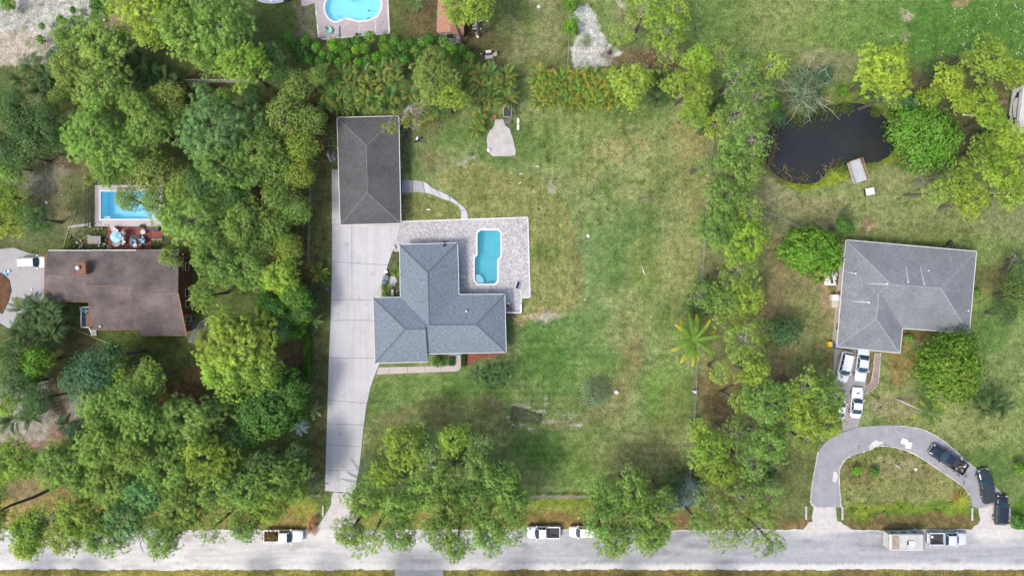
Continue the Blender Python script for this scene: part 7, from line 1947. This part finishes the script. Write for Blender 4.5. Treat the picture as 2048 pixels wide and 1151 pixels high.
# shade house
sdh = thing('shade_house', 'black-roofed shade house with pale frame at the palm row', 'shade house', P(1016, 213))
W_ = lambda x, y, z: P(x, y, z) - sdh.location
M_mesh = plain('black_shade_cloth', (.035, .036, .042), .8, .2)
for y0, y1 in ((190, 212), (213, 233)): MB().add([W_(1008, y0, 2.0), W_(1022.5, y0, 2.1), W_(1022.5, y1, 2.1), W_(1007, y1, 2.0)], [(3, 2, 1, 0)]).obj('roof_panel', M_mesh, sdh)
for a, b in (((1007, 212.5), (1023, 212.5)), ((1007, 233.5), (1023, 233.5)), ((1023, 190), (1023, 234)), ((1007, 190), (1007, 234))): MB().tube([W_(*a, 2.12), W_(*b, 2.12)], .05, 5).obj('frame', M_metal, sdh)
for x, y in ((1007, 191), (1023, 191), (1007, 234), (1023, 234)): MB().tube([W_(x, y, 0), W_(x, y, 2.1)], .05, 5).obj('post', M_dark, sdh)
MB().prism([tuple(W_(x, y, 0).xy) for x, y in ((1008, 240), (1023, 240), (1023, 249), (1009, 249))], 0, .35).obj('gravel_tray', plain('dark_gravel', (.12, .11, .11), .9, .6, 8), sdh)
for i, y in enumerate((243, 255)): p = P(1036.3, y); MB().box((p.x, p.y, .14), (.38, .85, .28)).box((p.x, p.y, .285), (.26, .5, .03)).obj('concrete_block', plain('white_block', (.60, .60, .58), .8), label=('upper' if i == 0 else 'lower') + ' of two white blocks on the grass right of the shade house', cat='block', group='white blocks by the shade house')
p = P(977.5, 301); MB().lathe((p.x, p.y, .05), [(.27, 0), (.29, .3), (.2, .34)], 14).obj('bucket', PW, label='round white bucket on the lower left corner of the broken slab', cat='bucket')
MB().box((P(990, 235).x, P(0, 235).y, .3), (.4, .4, .5), .3).obj('crate', plain('orange_red_crate', (.5, .10, .05), .6), label='small orange-red crate among the palm fronds above the slab', cat='crate')
# junk by the garage
wb_ = thing('wheelbarrow', 'black and white wheelbarrow right of the garage', 'wheelbarrow', P(837, 281), .5)
MB().lathe((0, 0, .25), [(.3, 0), (.52, .35), (.5, .36), (.28, .05)], 10, sy=.75).obj('tray', M_dark, wb_); MB().box((-.05, .25, .62), (.55, .3, .08), .6).obj('board', PW, wb_); MB().tube([(.3, .25, .5), (1.0, .3, .55)], .025, 4).obj('handle', M_metal, wb_); MB().tube([(.3, -.25, .5), (1.0, -.3, .55)], .025, 4).obj('handle', M_metal, wb_)
MB().tube([(-.55, -.05, .2), (-.55, .05, .2)], .2, 12).obj('wheel', M_tyre, wb_)
junk('junk_pile', 'rusty and white clutter stacked along the left wall of the garage', 'clutter', 667, 314, 0, 26, 1.3, [(.3, .13, .09), (.5, .5, .5), (.1, .12, .14), (.25, .22, .2)], 9, (.15, .8))
fr = thing('trolley_frame', 'white-edged metal frame left of the garage, above the clutter', 'frame', P(664.5, 285))
for a, b in (((-.4, -.7), (.4, -.7)), ((.4, -.7), (.4, .6)), ((-.4, .6), (.4, .6)), ((-.4, -.7), (-.4, .6))): MB().tube([(*a, .8), (*b, .8)], .045, 5).obj('bar', M_metal, fr)
for a in (-.4, .4):
    for b in (-.7, .6): MB().tube([(a, b, 0), (a, b, .8)], .03, 4).obj('leg', M_metal, fr)
junk('junk_pile', 'dark bags at the upper right corner of the garage', 'clutter', 817, 268, 0, 8, .9, [(.03, .035, .045), (.02, .02, .02), (.08, .08, .09)], 10, (.3, .8))
# air-conditioning and bed items left of the middle house
pd = MB().prism(pxpoly([(772, 552), (790, 552), (794, 562), (790, 572), (776, 571)]), 0, .06).obj('equipment_pad', M_conc, kind='structure')
def acunit(label, px, py, z, mat, s=.8):
    c = P(px, py, z + .6); t = thing('air_conditioner', label, 'air conditioner', (c.x, c.y, z))
    MB().box((0, 0, .42), (s, s, .84)).obj('casing', mat, t); MB().lathe((0, 0, .84), [(s * .4, 0), (s * .4, .03), (s * .08, .05)], 14).obj('fan_grille', plain('grille_grey', (.16, .18, .19), .6), t)
acunit('upper grey air conditioner beside the main driveway', 770.5, 555.5, .06, plain('ac_grey', (.28, .32, .35), .5)); acunit('lower dark air conditioner beside the main driveway', 769, 563.5, .06, plain('ac_dark', (.07, .09, .10), .5), .75)
p = P(785.5, 584.5); MB().box((p.x, p.y, .45), (.40, 1.05, .1)).box((p.x, p.y + .4, .2), (.3, .08, .4)).box((p.x, p.y - .4, .2), (.3, .08, .4)).obj('bench', M_wpl, label='narrow cream bench left of the blue-grey-roofed house', cat='bench')
p = P(773, 543); MB().lathe((p.x, p.y, 0), [(.22, 0), (.28, .4), (.22, .42)], 12).obj('flower_pot', PW, label='white pot above the air conditioners', cat='pot')
p = P(788, 495); MB().box((p.x, p.y, .25), (.5, .42, .5), .4).box((p.x, p.y, .52), (.56, .1, .04), .4).obj('storage_box', plain('cream_box', (.48, .45, .38), .7), label='small cream box at the left tip of the paver patio', cat='box')
p = P(797.5, 584); MB().tube([(p.x + math.cos(a) * .3, p.y + math.sin(a) * .3, .5) for a in np.linspace(0, 5.6, 12)], .05, 5).obj('hose_reel', M_metal, label='coiled hose on the wall left of the blue-grey-roofed house', cat='hose')
# pool equipment right of the house
pe = thing('pool_equipment', 'pool pump and filters behind the low white wall at the patio corner', 'pool pump', P(1018, 612, .0))
MB().lathe((-.15, .55, .06), [(.22, 0), (.25, .7), (.1, .85)], 12).obj('filter_tank', M_wpl, pe); MB().lathe((-.1, .0, .06), [(.2, 0), (.2, .45), (.08, .5)], 12).obj('pump_body', M_dark, pe); MB().box((.35, -.4, .25), (.5, .3, .4)).obj('motor', plain('brown_motor', (.14, .10, .09), .7), pe)
for k in range(5): MB().tube([(-.1 + k * .22, .6, .3), (-.1 + k * .22, -.7, .35), (.4, -.8, .3)], .03, 5).obj('pipe', M_pvc if k % 2 else M_dark, pe)
lw = thing('low_wall', 'low white wall round the pool equipment corner', 'wall', P(1036, 617))
for a, b in (((1041.5, 608), (1041.5, 625)), ((1011, 624.5), (1041.5, 624.5))):
    A, B = P(*a) - lw.location, P(*b) - lw.location; MB().box(((A.x + B.x) / 2, (A.y + B.y) / 2, .28), (max(abs(B.x - A.x), .3) + (.0), max(abs(B.y - A.y), .18), .46 + (.02 if a[0] == 1011 else 0))).obj('wall_section', PW, lw)
ln = thing('sun_lounger', 'navy lounger with white frame on the right side of the paver patio', 'lounger', P(1035.5, 570), -.27)
MB().box((0, 0, .28), (.66, 1.35, .08)).obj('frame', M_wpl, ln); MB().box((0, 0, .35), (.50, 1.18, .10)).obj('cushion', plain('navy_cushion', (.012, .02, .07), .8), ln)
for a in (-.28, .28):
    for b in (-.55, .55): MB().box((a, b, .12), (.06, .06, .24)).obj('leg', M_wpl, ln)
def wire_chair(lab, px, py, rz):
    t = thing('wire_chair', lab, 'chair', P(px, py), rz, 'thin wire chairs on the patio corner')
    M_w = plain('dark_wire', (.05, .05, .055), .5)
    MB().tube([(-.3, -.3, .4), (.3, -.3, .4), (.3, .3, .4), (-.3, .3, .4), (-.3, -.3, .4)], .018, 4).obj('seat_frame', M_w, t)
    MB().tube([(-.3, -.3, .4), (-.5, -.3, .9), (-.5, .3, .9), (-.3, .3, .4)], .018, 4).obj('back_frame', M_w, t)
    for a in (-.3, .3):
        for b in (-.3, .3): MB().tube([(a, b, .05), (a, b, .4)], .015, 4).obj('leg', M_w, t)
wire_chair('upper left of two thin wire chairs at the top right patio corner', 1038, 441, .6); wire_chair('lower right of two thin wire chairs at the top right patio corner', 1049, 456, .9)
p = P(889.5, 485); MB().lathe((p.x, p.y, .06), [(.2, 0), (.25, .5), (.12, .7)], 9).obj('grill', M_dark, label='black kettle grill at the top wall of the blue-grey-roofed house', cat='grill')
# lawn bits
bo = P(1233, 783); MB().lathe((bo.x, bo.y, -.05), [(.40, 0), (.44, .25), (.32, .5), (.1, .58)], 10, sx=1.05, sy=.9).obj('boulder', plain('white_boulder', (.56, .53, .49), .9, .2, 4), label='rounded white boulder beside the fan palm', cat='boulder')
p = P(1386, 781); MB().box((p.x, p.y, .7), (.34, .34, 1.4)).box((p.x, p.y, 1.42), (.44, .44, .06)).obj('fence_pillar', plain('grey_white_pillar', (.52, .52, .52), .8), label='squat white pillar on the right lawn fence', cat='post')
A, B = P(1282, 528, .1), P(1290, 549, .1); MB().tube([A, A.lerp(B, .6), B], [.03, .08, .09], 6).obj('plank', plain('bleached_wood', (.60, .57, .52), .8), label='bleached white stick lying on the middle of the lawn', cat='stick')
p = P(1176, 472); MB().box((p.x, p.y, .08), (.4, .5, .14), .5).obj('paper_scrap', PW, label='white scrap on the lawn right of the sod', cat='scrap')
p = P(1170, 598.5); MB().lathe((p.x, p.y, 0), [(.12, 0), (.12, .12), (.05, .16)], 9).obj('ball', PW, label='small white ball at the lower right end of the sod', cat='ball')
for i, (x, y) in enumerate(((1075, 333), (1042, 347.5), (1040, 366))): p = P(x, y); MB().box((p.x, p.y, .05), (.55, .14, .08), -.2 + i * .5).obj('stick', plain('bleached_wood', (.6, .57, .5), .8), label=('pale stick above the sod edge, right of the slab', 'short pale stick just inside the upper sod edge', 'pale curved stick in the sod left of the limestone heap')[i], cat='stick')
p = P(857, 419); MB().lathe((p.x, p.y, -.02), [(.36, 0), (.3, .05)], 9, sy=.35, smooth=False).obj('stone', M_wpl, label='flat pale stone on the grass above the patio', cat='stone')
bk = thing('bicycle', 'blue and white bicycle lying left of the driveway edge', 'bicycle', P(654.5, 579), .6)
for x in (-.45, .45): MB().tube([(x + .3 * math.cos(a), .3 * math.sin(a), .12) for a in np.linspace(0, 6.28, 13)], .03, 4).obj('wheel', M_tyre, bk)
MB().tube([(-.45, 0, .15), (0, .25, .18), (.35, .2, .18), (.45, 0, .15), (0, -.05, .15), (0, .25, .18)], .035, 5).obj('frame', plain('blue_white_paint', (.30, .42, .62), .4), bk)
# right property bits
gc = thing('garden_cart', 'white-topped garden cart below the little dock', 'cart', P(1735, 384, .0), .18)
MB().box((.1, 0, .62), (1.45, 1.15, .12), tilt=(0, .06)).obj('lid', PW, gc); MB().box((0, 0, .4), (1.4, 1.05, .3)).obj('tub', M_dark, gc); MB().tube([(-.7, -.4, .5), (-1.0, 0, .75), (-.7, .4, .5)], .035, 5).obj('handle', M_dark, gc)
for a in (-.5, .5):
    for s in (-.55, .55): MB().tube([(a, s - .05, .2), (a, s + .05, .2)], .2, 10).obj('wheel', M_tyre, gc)
cpad = MB().prism(pxpoly([(1650, 544), (1684, 544), (1684, 571), (1648.5, 570)]), -.1, .05).obj('equipment_pad', M_coping, kind='structure')
junk('motorcycle_parts', 'black engine parts and tyres on the white pad left of the grey-roofed house', 'machinery', 1674, 556, .05, 16, 1.0, [(.03, .03, .03), (.1, .1, .1), (.4, .4, .4)], 12, (.15, .6))
for i, (x, y) in enumerate(((1679, 548), (1677, 566))): p = P(x, y, .2); MB().tube([(p.x + .32 * math.cos(a), p.y + .32 * math.sin(a), .25) for a in np.linspace(0, 6.28, 14)], .11, 6).obj('tyre', M_tyre, label=('upper' if i == 0 else 'lower') + ' black tyre lying on the white equipment pad', cat='tyre', group='tyres on the equipment pad')
fz = thing('appliance_cabinet', 'white cabinets against the left wall of the grey-roofed house', 'cabinet', P(1667, 598))
MB().box((0, .25, .5), (1.3, 1.1, 1.0)).obj('cabinet', M_wpl, fz); MB().box((.3, .3, 1.02), (.5, .85, .06)).obj('lid', M_trim, fz); MB().box((0, -.9, .35), (1.15, 1.0, .7)).obj('cabinet', plain('beige_metal', (.48, .44, .37), .6), fz)
p = P(1656.5, 687); MB().box((p.x, p.y, .4), (.56, .78, .8)).box((p.x, p.y, .82), (.62, .84, .06)).obj('storage_bin', plain('yellow_plastic', (.72, .42, .02), .5), label='yellow bin at the left corner of the grey-roofed house', cat='bin')
p = P(1664.5, 688); MB().box((p.x, p.y, .45), (.55, .9, .9), -.15).box((p.x, p.y, .93), (.6, .95, .06), -.15).obj('storage_bin', plain('blue_plastic', (.03, .07, .26), .5), label='blue bin right beside the yellow bin', cat='bin')
p = P(1896, 486); MB().lathe((p.x, p.y, 0), [(.28, 0), (.32, .8), (.2, .95)], 12).box((p.x, p.y + .05, 1.0), (.35, .3, .06)).obj('water_butt', M_dark, label='black barrel with white lid above the grey roof', cat='barrel')
p = P(1887.5, 492.5); MB().tube([(p.x - .2, p.y - .15, .1), (p.x + .35, p.y + .35, .6)], .09, 6).obj('downpipe', M_dark, label='black pipe leading from the barrel to the grey roof', cat='pipe')
wf = thing('sand_bag', 'white plastic sheet lying on the top of the loop driveway', 'sheet', P(1811, 884), -.35)
MB().box((-.3, .1, .10), (1.0, .9, .10)).obj('sheet', PW, wf); MB().box((.55, -.25, .12), (.9, 1.1, .14), .2).obj('folded_part', PW, wf)
p = P(1831, 937); MB().lathe((p.x, p.y, -.05), [(.32, 0), (.34, .2), (.15, .36)], 10).obj('boulder', plain('tan_boulder', (.50, .45, .37), .9), label='pale round boulder on the island of the loop driveway', cat='boulder')
for i, (x, y) in enumerate(((1794, 930), (1797, 934))): p = P(x, y); MB().box((p.x, p.y, .06), (.8, .10, .08), -.3).obj('plank', plain('bleached_wood', (.6, .57, .5), .8), label=('upper' if i == 0 else 'lower') + ' of two pale sticks on the loop island', cat='stick', group='pale sticks on the loop island')
def culvert(lab, x, y0, y1):
    t = thing('kerb_stones', lab, 'kerb', P(x, (y0 + y1) / 2)); n = 7
    for k in range(n): p = P(x, y0 + (y1 - y0) * (k + .5) / n) - t.location; MB().box((p.x, p.y, .02), (.26, (y1 - y0) / 12 / n * .8, .2), .1 * (k % 3)).obj('stone', M_edge, t)
culvert('row of pale stones left of the loop driveway mouth', 1612, 1011, 1038); culvert('row of pale stones right of the first loop driveway mouth', 1684.5, 1012, 1038); culvert('row of pale stones left of the black SUV', 1944, 1014, 1040); culvert('row of pale stones right of the black SUV', 2019, 1016, 1042)
culvert('row of pale stones left of the main driveway mouth', 646, 1010, 1032)
for lab, x0, y0, x1, y1, r_ in (('white pipe lying upper right of the pond', 1777, 205, 1798, 222, .10), ('white pipe under the yellow pines beside the domed tree', 1925, 230, 1952, 230, .12), ('short white board left of the motorhome', 1966, 254, 1985, 254, .16)):
    MB().tube([P(x0, y0, .3), P((x0 + x1) / 2, (y0 + y1) / 2, .32), P(x1, y1, .3)], r_, 7).obj('pipe', PW, label=lab, cat='pipe')
ld = thing('ladder', 'short wooden ladder lying left of the motorhome', 'ladder', P(2003, 204))
for k in range(6): MB().box((-.6 + k * .26, 0, .3), (.06, .42, .05)).obj('rung', M_dwood, ld)
for s in (-.21, .21): MB().tube([(-.75, s, .3), (.85, s, .3)], .03, 4).obj('rail', M_dwood, ld)
sg = MB(); sb = thing('garden_bird_bath', 'black two-armed lawn ornament right of the brick walk', 'ornament', P(1749, 792), -.5)
MB().tube([(-.8, 0, .1), (.3, 0, .2), (.8, .1, .3)], .05, 5).obj('stem', M_dark, sb); MB().tube([(.5, -.35, .3), (.6, .35, .3)], .045, 5).obj('arm', M_dark, sb)
# brown palm-frond pile and mailbox by the road
fpile = thing('frond_pile', 'heap of dead brown palm fronds at the roadside by the driveway mouth', 'fronds', P(627, 1046))
rng = np.random.default_rng(5)
for k in range(16):
    V, F, C = frond_geo(rng, rng.uniform(1.5, 2.3), .5, 14, .35, .07, np.array((.34, .17, .09)) * rng.uniform(.6, 1.5), .25, rng.normal() * .5)
    link('dead_frond', np_mesh('dead_frond', V, F, M_leaf, C), fpile, loc=(rng.normal() * .3 - .6, rng.normal() * .35 + .3, .1 + k * .03), rz=-.7 + rng.normal() * .7)
mb_ = thing('mailbox', 'dark mailbox on a post across the road, at the bottom edge', 'mailbox', P(938, 1143))
MB().box((0, 0, .6), (.1, .1, 1.2)).obj('post', M_dark, mb_); MB().box((.15, 0, 1.2), (.9, .09, .09)).obj('arm', M_dark, mb_); MB().box((.45, .1, 1.33), (.5, .22, .24)).obj('box', M_dark, mb_)
mb_ = thing('mailbox', 'small dark mailbox in the yellow grass right of the driveway mouth', 'mailbox', P(720, 1019))
MB().box((0, 0, .55), (.1, .1, 1.1)).obj('post', M_fwood, mb_); MB().box((0, 0, 1.15), (.25, .5, .24)).obj('box', M_dark, mb_)
# white debris glimpsed through the canopy
junk('junk_pile', 'white scrap glimpsed between the pines at the upper left', 'scrap', 253, 110, .3, 10, 1.0, [(.6, .6, .6), (.4, .4, .42)], 21, (.2, .7))
p = P(211, 42); MB().lathe((p.x, p.y, 0), [(.2, 0), (.22, .3), (.1, .35)], 9).obj('bucket', PW, label='small white bucket at the edge of the sandy yard', cat='bucket')
p = P(95, 405); MB().lathe((p.x, p.y, 0), [(.2, 0), (.24, .25), (.15, .35)], 10).obj('bucket', PW, label='white bucket on the bare ground left of the rectangular pool', cat='bucket')
bl_ = thing('kayak_shell', 'pale boat hull cut by the top edge left of the kidney pool', 'boat', P(545, -1))
MB().lathe((0, 0, 0), [(1.0, 0), (1.15, .35), (1.05, .38), (.9, .2), (.2, .15)], 16, sx=2.3, sy=.75).obj('hull', plain('pale_blue_white', (.42, .48, .5), .5), bl_); MB().box((0, 0, .35), (.3, 1.3, .05)).obj('thwart', M_wpl, bl_); MB().box((2.4, 0, .25), (.9, .9, .4)).obj('motor', M_dark, bl_)
tx = thing('toy_plane', 'light blue toy near the mulch island on the left driveway', 'toy', P(13, 546), .3)
MB().box((0, 0, .15), (.9, .2, .2)).obj('body', plain('toy_blue', (.12, .36, .62), .5), tx); MB().box((0, 0, .2), (.25, .9, .05)).obj('wing', plain('toy_blue', (.1, .3, .6)), tx); MB().box((.6, .15, .2), (.35, .35, .2)).obj('nose', PW, tx)
p = P(64, 578); MB().lathe((p.x, p.y, .03), [(.14, 0), (.14, .1), (.06, .14)], 9).obj('ball', PW, label='small white ball on the grey side driveway', cat='ball')
junk('junk_pile', 'white and dark items at the right end of the brown house', 'clutter', 390, 604, 0, 7, .7, [(.5, .5, .5), (.06, .08, .14), (.3, .3, .3)], 23, (.2, .6))

# pines standing just across the road, whose shadows reach into the picture
for i, (x, y, r, h) in enumerate(((30, 1174, 36, 10), (120, 1174, 34, 10), (470, 1175, 34, 10), (600, 1180, 36, 11), (750, 1176, 42, 11), (800, 1190, 40, 12), (990, 1172, 32, 9), (1220, 1172, 26, 8), (1400, 1172, 30, 8))):
    p = P(x, y); v = PINE[i % 6]; sc = r / S / 5.0
    root = thing('pine_tree', 'pine across the road, its shadow ' + ('at the lower left corner', 'on the far left road', 'left of the driveway mouth', 'below the driveway mouth', 'on the side road junction', 'right of the side road junction', 'below the white pickup with black bed', 'below the white hatchback', 'between the two right pine groups')[i], 'pine', (p.x, p.y, -.1), 0, GRP['pine'])
    for pn, me in (('crown', v[0]), ('limbs', v[1])): link(pn, me, root, loc=(0, 0, h - 4.6 * sc), rz=i * 1.3, scale=(sc, sc, sc))
    tr = link('trunk', FALLBACK, root); tr.scale = (.26, .26, h - 4 * sc)

for i, (bx_, by_, cx_, cy_, r_, h_, lb) in enumerate(((112, 972, -18, 1030, 46, 12, 'pine with a long dark trunk running out past the left edge, near the bottom'), (222, 986, 62, 1066, 40, 12, 'pine with a long slanting trunk above the lower left stretch of road'))):
    b = P(bx_, by_); c = P(cx_, cy_, h_); v = PINE[i]; sc = r_ / S / 5.0
    root = thing('pine_tree', lb, 'pine', (b.x, b.y, -.1), 0, GRP['pine']); rl = c - root.location
    for pn, me in (('crown', v[0]), ('limbs', v[1])): link(pn, me, root, loc=(rl.x, rl.y, rl.z - 2 * sc), rz=i * 2.0, scale=(sc, sc, sc))
    MB().tube([(0, 0, 0), (rl.x * .35 + .3, rl.y * .35, rl.z * .4), (rl.x * .7, rl.y * .7 + .2, rl.z * .72), tuple(rl)], [.28, .24, .2, .14], 8).obj('trunk', M_bark, root)

# ------------------------------------------------------------------ put every Empty at the foot of its thing
bpy.context.view_layer.update()
kids = {}
for o in bpy.data.objects:
    if o.parent: kids.setdefault(o.parent.name, []).append(o)
for o in list(bpy.data.objects):
    if o.type == 'EMPTY' and o.parent is None and o.location.length < 1e-6 and o.name in kids:
        pts = []
        for c in kids[o.name]:
            if c.type == 'MESH': pts += [c.matrix_world @ Vector(b) for b in c.bound_box]
        if not pts: continue
        cx = (min(p.x for p in pts) + max(p.x for p in pts)) / 2; cy = (min(p.y for p in pts) + max(p.y for p in pts)) / 2
        off = Vector((cx, cy, 0))
        o.location = off
        for c in kids[o.name]: c.location = c.location - off
